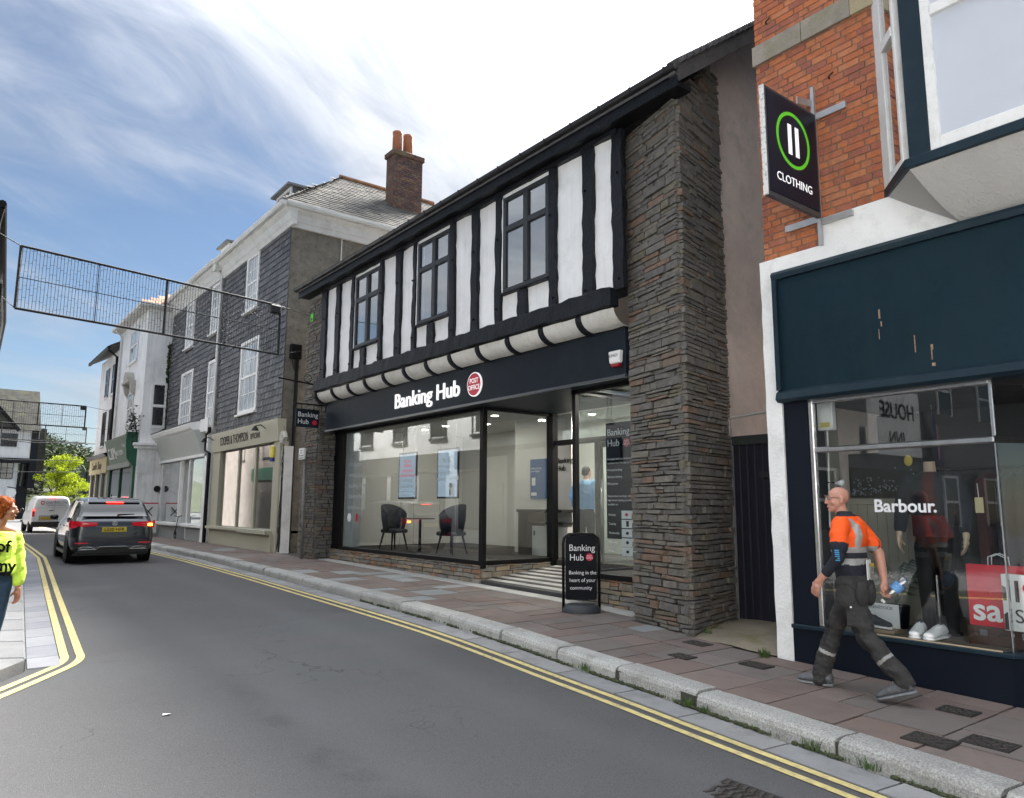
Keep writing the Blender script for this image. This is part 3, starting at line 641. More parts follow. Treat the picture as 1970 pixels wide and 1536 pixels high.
core.add([(*p, 0) for p in q] + [(*p, z) for p, z in zip(q, (6.98, 6.98, 7.6, 7.6))], [(0, 3, 2, 1), (4, 5, 6, 7), (0, 1, 5, 4), (1, 2, 6, 5), (2, 3, 7, 6), (3, 0, 4, 7)])
pil = core.build('stone_pillar', mortar, bank)
nA = stone_face(pil, A_, C_, lambda t: gp(6.86 - 1.1 * t), lambda t: 6.96, (-.973, .23), 200, (.045, .115), (.13, .5), .035)
nB = stone_face(pil, C_, D_, lambda t: gp(5.75), lambda t: 7.02 + t * 1.2 * sl_, (.217, -.976), 100, (.045, .115), (.13, .5), .035)
stone_face(pil, (7.8, 6.9), A_, lambda t: gp(6.9), lambda t: 6.96, (-.0, 1), 0)
# left pillar: front face and the side facing the entrance
core = B(); core.box(7.33, 7.85, 17.28, 18.2, .2, 6.98); pl = core.build('stone_pillar', mortar, bank)
stone_face(pl, (7.3, 18.22), (7.3, 17.25), lambda t: gp(17.7), lambda t: 6.94, (-1, 0), 120, (.05, .11), (.12, .35), .025)
stone_face(pl, (7.3, 17.25), (7.85, 17.25), lambda t: gp(17.3), lambda t: 4.2, (0, -1), 100, (.06, .13), (.14, .4), .02)
stone_face(pl, (7.3, 17.25), (7.85, 17.25), lambda t: 4.2, lambda t: 6.94, (0, -1), 0, (.06, .13), (.14, .4), .02)
# gable wall behind the right pillar
rend = M('old_render', (.70, .60, .545), .9, .14, 1.1, bump=.35, bscale=14, stain=(.5, .46, .42), sscale=1.6, samt=.8, fine=.07, fscale=30)
b = B(); gx0, gx1 = 8.3, 12.5
b.add([(gx0, 6.07, .1), (gx1, 6.3, .1), (gx1, 6.3, 8.2), (10.4, 6.2, 9.6), (gx0, 6.07, 7.06 + 1.4 * sl_)] + [(gx0, 6.3, .1), (gx1, 6.5, .1), (gx1, 6.5, 8.2), (10.4, 6.4, 9.6), (gx0, 6.3, 7.06 + 1.4 * sl_)],
      [(0, 1, 2, 3, 4), (9, 8, 7, 6, 5), (0, 5, 6, 1), (3, 2, 7, 8), (4, 3, 8, 9), (0, 4, 9, 5)])
b.build('gable_wall', rend, bank)
B().box(9.0, 13.9, 17.9, 18.1, .1, 7.2).build('party_wall', rend, bank)
B().box(13.8, 14.0, 5.9, 18.1, .1, 7.15).build('back_wall', rend, bank)
# fascia -------------------------------------------------------------
fb = B(); fb.prism([(7.3, 3.5), (7.3, 4.16), (7.45, 4.16), (7.45, 3.5)], 'y', 6.9, 16.84); fas = fb.build('fascia', navy, bank, bevel=.004)
B().prism([(7.285, 3.46), (7.285, 3.50), (7.33, 3.51), (7.33, 3.46)], 'y', 6.9, 16.86).build('fascia_trim', M('fascia_trim', (.06, .068, .08), .3, .05), fas)
B().box(7.29, 7.42, 6.9, 16.85, 4.15, 4.175).build('fascia_capping', blackf, fas)
B().box(7.33, 9.5, 8.3, 11.0, 3.50, 3.56).box(7.33, 7.8, 11.0, 17.3, 3.50, 3.56).box(7.33, 7.8, 6.9, 8.3, 3.50, 3.56).build('fascia_soffit', navy, fas)
text('Banking Hub', .43, signw, fas, (7.27, 13.34, 3.665), XS, UP, .028, bold=.004, sx=1.1)
lg = B(); disc(lg, (7.28, 10.47, 3.81), XS, UP, .215, .03); lo = lg.build('round_logo', signw, fas)
lg = B(); disc(lg, (7.252, 10.47, 3.81), XS, UP, .198, .006); lg.build('logo_disc', signred, lo)
text('POST', .122, signw, lo, (7.247, 10.47, 3.835), XS, UP, .003, 'CENTER', sx=.9); text('OFFICE', .122, signw, lo, (7.247, 10.47, 3.715), XS, UP, .003, 'CENTER', sx=.9)
# glazing ------------------------------------------------------------
def frame_bar(x0, x1, y0, y1, z0, z1, name='frame_bar'): return B().box(x0, x1, y0, y1, z0, z1).build(name, blackf, bank, bevel=.004)
frame_bar(7.72, 7.82, 10.86, 17.25, .66, .735); frame_bar(7.72, 7.82, 10.86, 17.25, 3.44, 3.52)
frame_bar(7.74, 7.80, 16.70, 17.27, .735, 3.44, 'jamb_panel'); frame_bar(7.715, 7.815, 10.84, 10.94, .6, 3.5, 'corner_post')
frame_bar(7.82, 9.4, 10.85, 10.93, .66, .735); frame_bar(7.82, 9.4, 10.85, 10.93, 3.44, 3.52)
frame_bar(9.33, 9.47, 10.78, 10.96, .3, 3.52, 'door_post')
frame_bar(7.72, 7.82, 6.95, 8.47, .66, .735); frame_bar(7.72, 7.82, 6.95, 8.47, 3.44, 3.52); frame_bar(7.72, 7.80, 8.38, 8.46, .6, 3.5, 'corner_post')
frame_bar(7.82, 9.4, 8.40, 8.47, .66, .735); frame_bar(7.82, 9.4, 8.40, 8.47, 3.44, 3.52)
for y0, y1 in ((10.94, 13.83), (13.845, 16.70)): B().box(7.765, 7.777, y0, y1, .735, 3.44).build('shop_window_pane', glass, bank)
B().box(7.82, 9.33, 10.885, 10.897, .735, 3.44).build('shop_window_pane', glass, bank)
B().box(7.765, 7.777, 6.98, 8.38, .735, 3.44).build('shop_window_pane', glass, bank)
B().box(7.82, 9.38, 8.425, 8.437, .735, 3.44).build('shop_window_pane', glass, bank)
# door in the recess
frame_bar(9.36, 9.44, 8.45, 10.8, 2.86, 2.96, 'door_transom'); frame_bar(9.36, 9.44, 8.42, 8.5, .55, 3.5, 'door_post'); frame_bar(9.36, 9.44, 9.58, 9.66, .55, 2.9, 'door_post')
B().box(9.39, 9.402, 8.5, 10.78, 2.96, 3.46).build('fanlight_pane', glass, bank)
dr = B(); dr.box(9.37, 9.43, 8.55, 8.63, .6, 2.85).box(9.37, 9.43, 9.5, 9.57, .6, 2.85).box(9.37, 9.43, 8.63, 9.5, .6, .72).box(9.37, 9.43, 8.63, 9.5, 2.76, 2.85)
door = dr.build('door', blackf, bank, bevel=.004)
B().box(9.395, 9.405, 8.63, 9.5, .72, 2.76).build('door_glass', glass, door)
B().tube([(9.31, 9.44, 1.35), (9.31, 9.44, 2.2)], .016).tube([(9.31, 9.44, 1.45), (9.38, 9.44, 1.45)], .01).tube([(9.31, 9.44, 2.1), (9.38, 9.44, 2.1)], .01).build('door_handle', chrome, door, smooth=True)
# plinth, stone by stone
plm = B(); plm.box(7.77, 7.86, 10.9, 17.25, .1, .655).box(7.86, 9.4, 10.86, 10.95, .1, .655).box(7.77, 7.86, 6.95, 8.46, .1, .655).box(7.86, 9.4, 8.4, 8.48, .1, .655); plo = plm.build('stone_plinth', mortar, bank)
PST = [(.21, .15, .1), (.26, .19, .12), (.18, .15, .12), (.22, .2, .17), (.24, .13, .08), (.17, .165, .155), (.28, .22, .15), (.2, .17, .13), (.15, .145, .135)]
stone_m2 = M('plinth_stone', PST[0], .85, .2, 9, bump=.6, bscale=35, fine=.15, fscale=110, ramp=PST, stain=(.33, .3, .25), sscale=14, samt=.4)
_keep = spool; spool = [unit_box('stone', stone_m2, .08) for _ in range(8)]
stone_face(plo, (7.73, 17.25), (7.73, 10.87), lambda t: gp(17.25 - 6.4 * t), lambda t: .66, (-1, 0), 130, (.08, .15), (.18, .42), .015)
stone_face(plo, (7.73, 10.87), (9.35, 10.87), lambda t: .38 + .22 * t, lambda t: .66, (0, -1), 30, (.08, .13), (.18, .4), .015)
stone_face(plo, (7.73, 8.46), (7.73, 6.97), lambda t: gp(7.7), lambda t: .66, (-1, 0), 40, (.09, .17), (.16, .36), .015)
spool = _keep
# striped ramp in the recess
rd, rl = M('tile_dark', (.035, .036, .038), .6, .15, 8), M('tile_pale', (.4, .4, .39), .7, .1, 6, stain=(.24, .23, .21), sscale=3, samt=.5)
zz = lambda x: .345 + (x - 7.42) * .125
def ramp_strip(x0, x1, mat, ya=8.44, yb=10.86):
    b = B(); dy = lambda y: gp(y) - gp(9.7); f_ = lambda x, y: zz(x) + dy(y) * max(0, 1 - (x - 7.42) / 1.6)
    c = [(x0 + .003, ya), (x1 - .003, ya), (x1 - .003, yb), (x0 + .003, yb)]
    b.hexa([(x, y, f_(x, y) - .05) for x, y in c] + [(x, y, f_(x, y) + (.004 if mat is rl else .002)) for x, y in c]); b.build('ramp_tile_strip', mat, bank)
for k in range(14): ramp_strip(7.72 + .12 * k, 7.84 + .12 * k, rd if k % 2 == 0 else rl)
# room behind the glass ------------------------------------------------
wallw = M('shop_wall', (.62, .62, .6), .8, .03, 2); carpet = M('shop_floor', (.045, .04, .038), .9, .15, 12)
B().box(7.86, 11.6, 10.95, 17.3, .6, .70).box(9.42, 11.6, 6.95, 10.95, .6, .70).box(7.86, 9.42, 6.95, 8.4, .6, .70).build('shop_floor', carpet, bank)
B().box(7.8, 11.6, 6.95, 17.3, 3.62, 3.7).build('shop_ceiling', wallw, bank)
B().box(11.6, 11.7, 6.95, 17.3, .6, 3.62).box(7.82, 11.6, 17.27, 17.35, .7, 3.62).box(7.84, 11.6, 6.9, 6.97, .7, 3.62).build('shop_wall', wallw, bank)
B().box(10.3, 10.4, 11.3, 13.2, .7, 3.62).build('shop_wall', wallw, bank)
B().box(7.83, 8.05, 16.3, 16.72, .735, 3.44).build('side_lining', M('side_lining', (.5, .53, .55), .6, .03), bank)
lampm = M('downlight_glow', (1, .95, .85), .5, 0, emit=(1, .9, .75), es=9)
for k, (x, y) in enumerate([(9.6, 16.0), (9.5, 14.9), (10.0, 13.9), (9.2, 12.5), (10.6, 11.0), (8.9, 9.2), (10.4, 9.4), (8.6, 7.9)]):
    t = thing('downlight', ['lit ceiling downlight ' + s_ for s_ in ('nearest the far left end of the bank window', 'above the left chair, second from the left', 'above the hanging posters, seen through the corner glass', 'over the small table side of the bank', 'above the service counter', 'behind the top of the right bank window pane', 'above the man in the blue jumper', 'nearest the right stone pillar')][k], 'ceiling light', (x, y, 3.6), 'round downlights in the bank ceiling')
    B().lathe([(.1, 0), (.1, .015), (.075, .02)], (x, y, 3.6), 20).build('rim', wallw, t); B().lathe([(.074, -.004), (.074, .004)], (x, y, 3.598), 20).build('lens', lampm, t)
    ld = bpy.data.lights.new('downlight_lamp', 'AREA'); ld.shape = 'DISK'; ld.size = .15; ld.energy = 2.8 if y > 11 else 15; ld.color = (1, .9, .78); lo_ = bpy.data.objects.new('downlight_lamp', ld); COL.objects.link(lo_); lo_.parent = t; lo_.location = (0, 0, -.02)
# lettering on the glass
vin = M('vinyl_white', (.75, .76, .77), .5, 0)
for i, s in enumerate(['Welcome to', 'convenient', 'banking in the', 'heart of your', 'community']): text(s, .15, M('vinyl_faint', (.42, .44, .46), .5, 0), bank, (7.757, 16.42, 2.62 - .25 * i), XS, UP, .002, sx=1.15)
q = B(); disc(q, (7.757, 16.32, 1.42), XS, UP, .1, .002); q.build('window_sticker', vin, bank); q = B(); disc(q, (7.757, 15.92, 1.42), XS, UP, .055, .002, r2=.1); q.build('window_sticker', signred, bank)
# illuminated posters hanging on cables
def hang_poster(y0, y1, label, face, lines):
    x = 7.93; t = thing('window_poster', label, 'poster', (x, (y0 + y1) / 2, 1.88), 'posters hung in the bank window')
    B().box(x, x + .03, y0 - .035, y1 + .035, 1.845, 2.835).build('poster_frame', blackf, t); B().box(x - .006, x - .001, y0, y1, 1.88, 2.8).build('poster_sheet', face, t)
    for y in (y0 + .06, y1 - .06): B().tube([(x + .015, y, .735), (x + .015, y, 3.5)], .0035, 6).build('cable', chrome, t)
    for s, z, sz, m in lines: text(s, sz, m, t, (x - .0075, (y0 + y1) / 2, z), XS, UP, .001, 'CENTER', sx=1.05)
    return t
pf = M('poster_grey', (.1, .125, .155), .5, .25, 1, emit=(.2, .25, .31), es=.35)
pr_ = M('poster_red', (.5, .02, .05), .4, 0, emit=(.6, .03, .06), es=.2)
hang_poster(13.58, 14.26, 'hanging window poster with red and white lettering, left of the two', pf, [('Parcels:', 2.62, .1, pr_), ('collect,', 2.52, .13, pr_), ('send and', 2.41, .13, pr_), ('return here', 2.31, .12, pr_), ('whoever', 2.2, .13, vin), ("you're with.", 2.08, .13, vin), ('Ask in branch for details', 1.99, .045, vin), ('postoffice', 1.9, .05, vin)])
t = hang_poster(11.99, 12.68, 'hanging window poster about paying bills and topping up, right of the two', pf, [('Pay bills', 2.56, .13, vin), ('and top up', 2.44, .13, vin), ('your gas or', 2.32, .13, vin), ('electricity here', 2.2, .125, vin)])
q = B(); disc(q, (7.922, 12.16, 2.02), XS, UP, .09, .001, r2=.13); q.build('poster_picture', vin, t); q = B(); disc(q, (7.9205, 12.2, 2.1), XS, UP, .06, .001, r2=.05); disc(q, (7.9205, 12.22, 1.97), XS, UP, .03, .001, r2=.08); q.build('poster_picture', blackf, t)
# notice board in the right-hand window
nb = thing('notice_panel', 'tall black window notice with white lettering and five white cards', 'notice', (7.8, 7.45, 1.24))
B().box(7.80, 7.82, 7.02, 7.8, 1.24, 2.93).build('panel', M('notice_black', (.004, .006, .01), .6, 0, spec=.1), nb)
text('Banking', .145, vin, nb, (7.795, 7.77, 2.74), XS, UP, .002); text('Hub', .145, vin, nb, (7.795, 7.77, 2.58), XS, UP, .002)
q = B(); disc(q, (7.797, 7.38, 2.62), XS, UP, .06, .002); q.build('round_logo', signred, nb); text('POST\nOFFICE', .042, vin, nb, (7.794, 7.38, 2.63), XS, UP, .001, 'CENTER')
for i, (s, z) in enumerate([('Everyday banking services are', 2.38), ('available here Monday to Friday', 2.32), ('Personal banking', 2.22), ('Business banking', 2.12), ('Bill payment', 2.02), ('Face-to-face meetings with the', 1.84), ('high street banking providers', 1.78), ('available on:', 1.72)]): text(s, .043, vin, nb, (7.795, 7.77, z), XS, UP, .001)
for i, (d, n_) in enumerate([('Monday', 'HSBC UK'), ('Tuesday', 'NatWest'), ('Wednesday', 'LLOYDS BANK'), ('Thursday', 'BARCLAYS'), ('Friday', 'Santander')]):
    z = 1.53 - .13 * i; text(d, .045, vin, nb, (7.795, 7.76, z + .04), XS, UP, .001)
    c = B().box(7.794, 7.7985, 7.03, 7.5, z, z + .115).build('card', M('card_white', (.82, .83, .84), .5, 0), nb)
    text(n_, .045, blackf, nb, (7.793, 7.3, z + .04), XS, UP, .001); q = B()
    if i == 0: q.prism([(7.44, z + .057), (7.40, z + .085), (7.36, z + .057), (7.40, z + .03)], 'x', 7.791, 7.794); q.build('card_mark', signred, nb)
    elif i == 1: q.box(7.791, 7.794, 7.36, 7.41, z + .02, z + .1).build('card_mark', blackf, nb)
    else: disc(q, (7.793, 7.39, z + .057), XS, UP, .03, .002, 12, .022); q.build('card_mark', blackf, nb)
# alarm box on the fascia by the pillar
al = thing('alarm_box', 'white and red burglar alarm box at the right end of the navy fascia', 'alarm', (7.27, 7.06, 3.62))
B().prism([(7.14, 3.66), (6.95, 3.66), (6.93, 3.84), (7.16, 3.84)], 'x', 7.22, 7.3).build('case', white, al, bevel=.02, seg=2)
B().prism([(7.11, 3.61), (6.98, 3.61), (6.95, 3.66), (7.14, 3.66)], 'x', 7.225, 7.3).build('base', M('alarm_red', (.3, .015, .02), .3, 0), al, bevel=.02, seg=2)
text('KINGS', .06, M('ink_dark', (.05, .05, .06), .6, 0), al, (7.217, 7.14, 3.75), XS, UP, .001)
# projecting sign with bracket at the left pillar
ps = thing('projecting_sign', 'small black projecting sign with white lettering on the left stone pillar', 'sign', (6.9, 17.0, 3.55))
B().box(6.6, 7.18, 16.98, 17.02, 3.56, 4.0).build('sign_board', navy, ps, bevel=.004)
B().tube([(6.55, 17.0, 4.12), (7.34, 17.0, 4.12)], .018).tube([(6.74, 17.0, 4.0), (6.74, 17.0, 4.12)], .008).tube([(7.05, 17.0, 4.0), (7.05, 17.0, 4.12)], .008).box(7.31, 7.34, 16.93, 17.07, 3.98, 4.26).build('bracket', blackf, ps)
text('Banking', .165, vin, ps, (6.64, 16.978, 3.81), (1, 0, 0), UP, .002); text('Hub', .165, vin, ps, (6.64, 16.978, 3.64), (1, 0, 0), UP, .002)
q = B(); disc(q, (7.07, 16.979, 3.68), (1, 0, 0), UP, .06, .002); q.build('round_logo', signred, ps)
# high bracket and power box where the light frame is tied
t = thing('wall_bracket', 'scrolled iron wall bracket projecting above the small sign', 'bracket', (7.2, 17.6, 4.7))
B().tube([(7.28, 17.6, 4.72), (6.35, 17.6, 4.8)], .02).build('arm', blackf, t); B().tube([(7.1 + .1 * math.cos(a), 17.6, 4.86 + .1 * math.sin(a)) for a in [k * .5 for k in range(13)]], .01, 6).build('scroll', blackf, t)
t = thing('green_tag', 'bright green tag on the left stone pillar below the eave', 'tag', (7.26, 17.9, 6.4)); B().box(7.255, 7.27, 17.82, 17.97, 6.42, 6.62).build('plate', M('tag_green', (.1, .75, .02), .5, 0), t); B().box(7.25, 7.256, 17.86, 17.93, 6.44, 6.5).build('clip', blackf, t)
# furniture inside ------------------------------------------------------
chair_m = M('chair_navy', (.012, .016, .028), .7, .1, 12)
def chair(loc, rz_, label):
    t = thing('armchair', label, 'chair', (0, 0, 0), 'navy chairs in the bank window')
    s = B(); n = 14
    prof = []
    for k in range(n + 1):    # curved shell back wrapping the seat
        a = R(-115) + R(230) * k / n; h = .42 * (math.cos(a / 2) ** 1.2) + .16; prof.append((a, h))
    vs = []
    for a, h in prof:
        for rr, z in ((.24, .40), (.30, .46 + h * .5), (.31, .46 + h), (.265, .46 + h), (.22, .45)): vs.append((-rr * math.cos(a) * .95, rr * math.sin(a), z))
    s.add(vs, [(i * 5 + k, i * 5 + (k + 1) % 5, i * 5 + 5 + (k + 1) % 5, i * 5 + 5 + k) for i in range(n) for k in range(5)] + [(0, 1, 2, 3, 4), tuple(range(n * 5, n * 5 + 5))[::-1]])
    s.build('backrest', chair_m, t, smooth=True)
    B().box(-.22, .26, -.23, .23, .38, .47).build('seat', chair_m, t, bevel=.05, seg=3)
    for sx, sy in ((-1, -1), (1, -1), (1, 1), (-1, 1)): B().tube([(sx * .16, sy * .16, .38), (sx * .23, sy * .23, 0)], [.024, .014], 8).build('leg', blackf, t)
    t.location = loc; t.rotation_euler.z = rz_
chair((8.42, 15.35, .70), R(-80), 'navy tub chair left of the small table in the bank window')
chair((8.62, 13.2, .70), R(105), 'navy tub chair right of the small table in the bank window')
t = thing('pedestal_table', 'small round pedestal table between the two navy chairs', 'table', (8.5, 14.3, .7))
B().lathe([(.32, 0), (.33, .012), (.33, .025)], (8.5, 14.3, 1.41), 28).build('table_top', M('table_top', (.16, .07, .05), .35, .1), t); B().lathe([(.03, .02), (.03, .7)], (8.5, 14.3, .7), 12).build('column', blackf, t); B().lathe([(.24, 0), (.23, .015), (.03, .03)], (8.5, 14.3, .7), 24).build('base', blackf, t)
t = thing('counter_desk', 'dark service counter with white cupboard inside the bank', 'counter', (10.0, 11.9, .7)); dk = M('desk_dark', (.007, .006, .006), .5, .1)
B().box(9.75, 10.28, 11.0, 12.45, 1.58, 1.64).build('worktop', dk, t, bevel=.005); B().box(9.78, 10.25, 12.1, 12.42, .7, 1.58).build('pedestal', dk, t); B().box(9.9, 10.25, 11.0, 12.1, .7, 1.3).build('cupboard', wallw, t); B().box(9.8, 10.25, 11.0, 12.1, 1.34, 1.38).build('shelf', dk, t); B().box(9.895, 9.9, 12.0, 12.05, 1.1, 1.2).build('socket', dk, t)
t = thing('wall_poster', 'blue information poster on the white wall inside the bank', 'poster', (10.28, 12.3, 1.85)); B().box(10.27, 10.3, 12.0, 12.62, 1.87, 2.72).build('sheet', M('poster_blue', (.02, .06, .14), .5, .1, emit=(.02, .06, .14), es=.1), t)
text('What can I do\nhere today?', .06, vin, t, (10.268, 12.58, 2.5), XS, UP, .001); B().box(10.265, 10.27, 12.44, 12.56, 2.15, 2.32).build('panel_white', vin, t); B().box(10.265, 10.27, 12.40, 12.58, 1.93, 2.0).build('panel_white', vin, t)
text('Banking\nHub', .16, blackf, bank, (10.29, 11.75, 2.6), XS, UP, .01)
# freestanding pavement sign ----------------------------------------------
t = thing('pavement_sign', 'black swinging pavement sign with white lettering on a moulded base by the entrance', 'sign', (7.07, 7.6, gp(7.6)))
g0 = gp(7.6)
sx_ = Vector((.79, -.61, 0)) * 1; sx_ = Vector((.80, -.60, 0)).normalized(); nrm = sx_.cross(UP); c0 = Vector((7.07, 7.58, g0)); KS = .86
def pt(a, h, n_=0): return c0 + sx_ * a * KS + UP * h * .93 + nrm * n_
bs = B(); prof = [(.31, 0), (.315, .03), (.27, .10), (.2, .125)]
vs = []; N_ = 24
for r_, h in prof:
    for k in range(N_): a = 2 * math.pi * k / N_; vs.append(pt(math.cos(a) * r_ , h, math.sin(a) * (r_ * .62)))
bs.add(vs, [(i * N_ + k, i * N_ + (k + 1) % N_, i * N_ + N_ + (k + 1) % N_, i * N_ + N_ + k) for i in range(3) for k in range(N_)] + [tuple(range(3 * N_, 4 * N_))])
bs.build('base', M('sign_base_rubber', (.025, .03, .036), .55, .1, 10), t, smooth=True)
def rrect(w, h, z0, r_=.09, n=6):
    p = []
    for cx_, cz, a0 in ((w / 2 - r_, z0 + h - r_, 0), (-w / 2 + r_, z0 + h - r_, 90), (-w / 2 + r_ * .4, z0 + r_ * .4, 180), (w / 2 - r_ * .4, z0 + r_ * .4, 270)):
        rr = r_ if a0 < 180 else r_ * .4
        for k in range(n + 1): a = R(a0 + 90 * k / n); p.append((cx_ + rr * math.cos(a), cz + rr * math.sin(a)))
    return p
pn = B(); pp = rrect(.50, .93, .17); n = len(pp); vs = [pt(a, h, .045 - .07 * (1.1 - h)) for a, h in pp] + [pt(a, h, .005 - .07 * (1.1 - h)) for a, h in pp]
pn.add(vs, [tuple(range(n)), tuple(range(n, 2 * n))[::-1]] + [(k, n + k, n + (k + 1) % n, (k + 1) % n) for k in range(n)]); pn.build('panel', M('sign_black', (.004, .005, .008), .5, 0, spec=.15), t)
fr = B(); fr.tube([pt(-.285, .03)] + [pt(-.285, .98), pt(-.27, 1.06), pt(-.2, 1.115), pt(0, 1.125), pt(.2, 1.115), pt(.27, 1.06), pt(.285, .98)] + [pt(.285, .03)], .02, 8); fr.build('frame', blackf, t, smooth=True)
ud = (UP + nrm * .07).normalized()
def stx(s, sz, a, h): text(s, sz * .93, vin, t, pt(a, h, .05 - .07 * (1.1 - h)), sx_, ud, .002, sx=.92)
stx('Banking', .135, -.2, .88); stx('Hub', .135, -.19, .74); stx('Banking in the', .078, -.2, .54); stx('heart of your', .078, -.19, .43); stx('community', .078, -.18, .32)
q = B(); disc(q, pt(.13, .79, .049 - .07 * .31), sx_, ud, .05, .002); q.build('round_logo', signred, t); text('POST\nOFFICE', .028, vin, t, pt(.13, .795, .053 - .07 * .31), sx_, ud, .001, 'CENTER')
# parking plate on a thin post by the left pillar
t = thing('sign_post', 'thin grey post with a small white parking plate against the left stone pillar', 'sign', (7.12, 17.55, gp(17.5)))
B().tube([(7.12, 17.55, gp(17.5)), (7.12, 17.6, 3.0)], .038, 10).build('post', M('post_grey', (.2, .19, .18), .6, .2, 8), t, smooth=True)
B().box(7.02, 7.07, 17.44, 17.76, 2.82, 3.1).build('plate', white, t, bevel=.004)
for i, s in enumerate(['At any', 'time', 'No stopping', 'on footway']): text(s, .055, blackf, t, (7.018, 17.6, 3.03 - .063 * i), XS, UP, .001, 'CENTER')
# ------------------------------------------------------------------ brick clothing shop at the right
shop = thing('clothing_shop', 'red brick shop with white pilaster, navy shopfront and white bay window at the right edge', 'building', (8.6, 1.5, .1))
BR = [(.46, .145, .05), (.39, .115, .05), (.50, .165, .055), (.30, .09, .06), (.42, .125, .045), (.48, .19, .085), (.24, .08, .065), (.43, .155, .07), (.36, .105, .05), (.33, .115, .075), (.52, .2, .085), (.45, .13, .045)]
BR = [tuple(.35 * m_ + .65 * c_ for m_, c_ in zip((.41, .13, .056), t_)) for t_ in BR]
brick_m = M('red_brick', BR[0], .85, .16, 12, bump=.45, bscale=45, fine=.16, fscale=120, ramp=BR, stain=(.14, .06, .045), sscale=5, samt=.45, streak=(.5, .3, .2), stamt=.25)
bmort = M('brick_mortar', (.23, .16, .12), .95, .2, 14, bump=.5, bscale=60)
B().box(7.084, 9.0, -6, 4.52, 4.2, 9.5).build('wall', bmort, shop)
B().box(7.2, 13.0, 4.3, 4.52, .1, 9.5).box(9.0, 13, -6, 4.52, 4.2, 9.5).box(9.2, 9.3, -6, 4.3, .1, 4.2).build('side_wall', rend, shop)
bpool = [unit_box('brick', brick_m, .035) for _ in range(6)]
z = 4.41; row = 0; nb_ = 0; rest = B()
while z < 8.2:
    if 6.755 <= z <= 7.0 - .04: z = 7.005; continue
    y = 4.545 - (0 if row % 2 else .06); hi = z
    seq = 0
    while y > 2.95:
        L_ = .215 if (seq + row) % 3 else .105
        if row % 2 == 1 and seq == 0: L_ = .105
        y1 = max(y - L_, 2.93)
        if y == 4.545 - .06 and seq == 0: inst('brick', bpool[0], shop, (7.125, 4.515, z + .0325), (.1, .055, .064)); nb_ += 1
        c = (7.125 + random.uniform(-.004, .003), (y + y1) / 2, z + .0325)
        vis = not (z < 4.63 and (y + y1) / 2 < 3.87)
        if vis:
            if nb_ < 300 and z < 7.6: inst('brick', random.choice(bpool), shop, c, (.1, y - y1 - .0, .064), (random.uniform(-.008, .008), 0, 0)); nb_ += 1
            else: rest.box(7.075, 7.175, y1, y, z, z + .064)
        y = y1 - .012; seq += 1
    z += .0755; row += 1
if rest.v: o = rest.build('bricks', M('red_brick_many', BR[0], .85, .16, 12, bump=.45, bscale=45, fine=.16, fscale=120, ramp=BR, island=True), shop); o['kind'] = 'stuff'
bandm = M('sandstone', (.33, .29, .2), .85, .18, 5, bump=.5, bscale=30, fine=.15, fscale=100, ramp=[(.36, .3, .19), (.27, .24, .2), (.31, .27, .2)], stain=(.2, .19, .1), sscale=4, samt=.6)
for y1, y0 in ((4.56, 3.95), (3.945, 3.4), (3.395, 2.9)): inst('stone_band', unit_box('stone_band', bandm, .01), shop, (7.1, (y0 + y1) / 2, 6.88), (.13, y1 - y0, .235))
# white painted surround
wp = M('white_masonry', (.84, .84, .83), .8, .05, 2, bump=.4, bscale=30, stain=(.5, .5, .47), sscale=3, samt=.45, fine=.05, fscale=90)
b = B(); n = 26; vs = []
for i in range(n + 1):
    z = .14 + (4.41 - .14) * i / n; w = lambda: random.uniform(-.006, .006)
    vs += [(7.055, 4.595 + w(), z), (7.055, 4.405, z), (7.2, 4.405, z), (7.2, 4.595 + w(), z)]
b.add(vs, [(i * 4 + k, i * 4 + (k + 1) % 4, i * 4 + 4 + (k + 1) % 4, i * 4 + 4 + k) for i in range(n) for k in range(4)] + [(3, 2, 1, 0), (n * 4, n * 4 + 1, n * 4 + 2, n * 4 + 3)])
b.build('pilaster', wp, shop)
B().box(7.06, 7.14, 3.86, 4.405, 4.2, 4.415).build('painted_band', wp, shop); B().box(7.058, 7.14, -6, 3.86, 4.2, 4.7).build('painted_band', wp, shop)
# canted bay
navyp = M('navy_paint', (.010, .024, .036), .45, .15, 2, spec=.25, stain=(.03, .05, .06), sscale=1.5, samt=.5)
rough = M('roughcast_pale', (.5, .49, .47), .85, .06, 2, bump=.9, bscale=42)
smoothr = M('bay_soffit_render', (.46, .45, .43), .8, .05, 2, bump=.2, bscale=20)
Wb, Cb, Pb = (7.08, 3.2, 4.72), (6.6, 2.76, 4.72), (7.02, 2.5, 4.225)
b = B(); b.add([Wb, Cb, Pb, (7.14, 3.2, 4.6), (7.14, 2.5, 4.22)], [(0, 1, 2), (0, 2, 4, 3)]); b.build('bay_soffit', smoothr, shop)
b = B(); nn = 8; vs = []
for i in range(nn + 1):
    t = i / nn; x = 6.6 + .42 * t; z = 4.72 - .495 * (1 - (1 - t) ** 1.35); y0 = 2.76 + (2.5 - 2.76) * t; vs += [(x, y0, z), (x, -4, z)]
b.add(vs, [(2 * i, 2 * i + 1, 2 * i + 3, 2 * i + 2) for i in range(nn)]); b.build('bay_soffit', rough, shop, smooth=True)
b = B(); b.add([(7.12, 3.235, 4.70), (6.575, 2.775, 4.70), (6.575, -4, 4.70), (7.12, -4, 4.70), (7.12, 3.235, 4.79), (6.575, 2.775, 4.79), (6.575, -4, 4.79), (7.12, -4, 4.79)], [(0, 3, 2, 1), (4, 5, 6, 7), (0, 1, 5, 4), (1, 2, 6, 5), (2, 3, 7, 6), (3, 0, 4, 7)]); b.build('bay_sill', navyp, shop, bevel=.006)
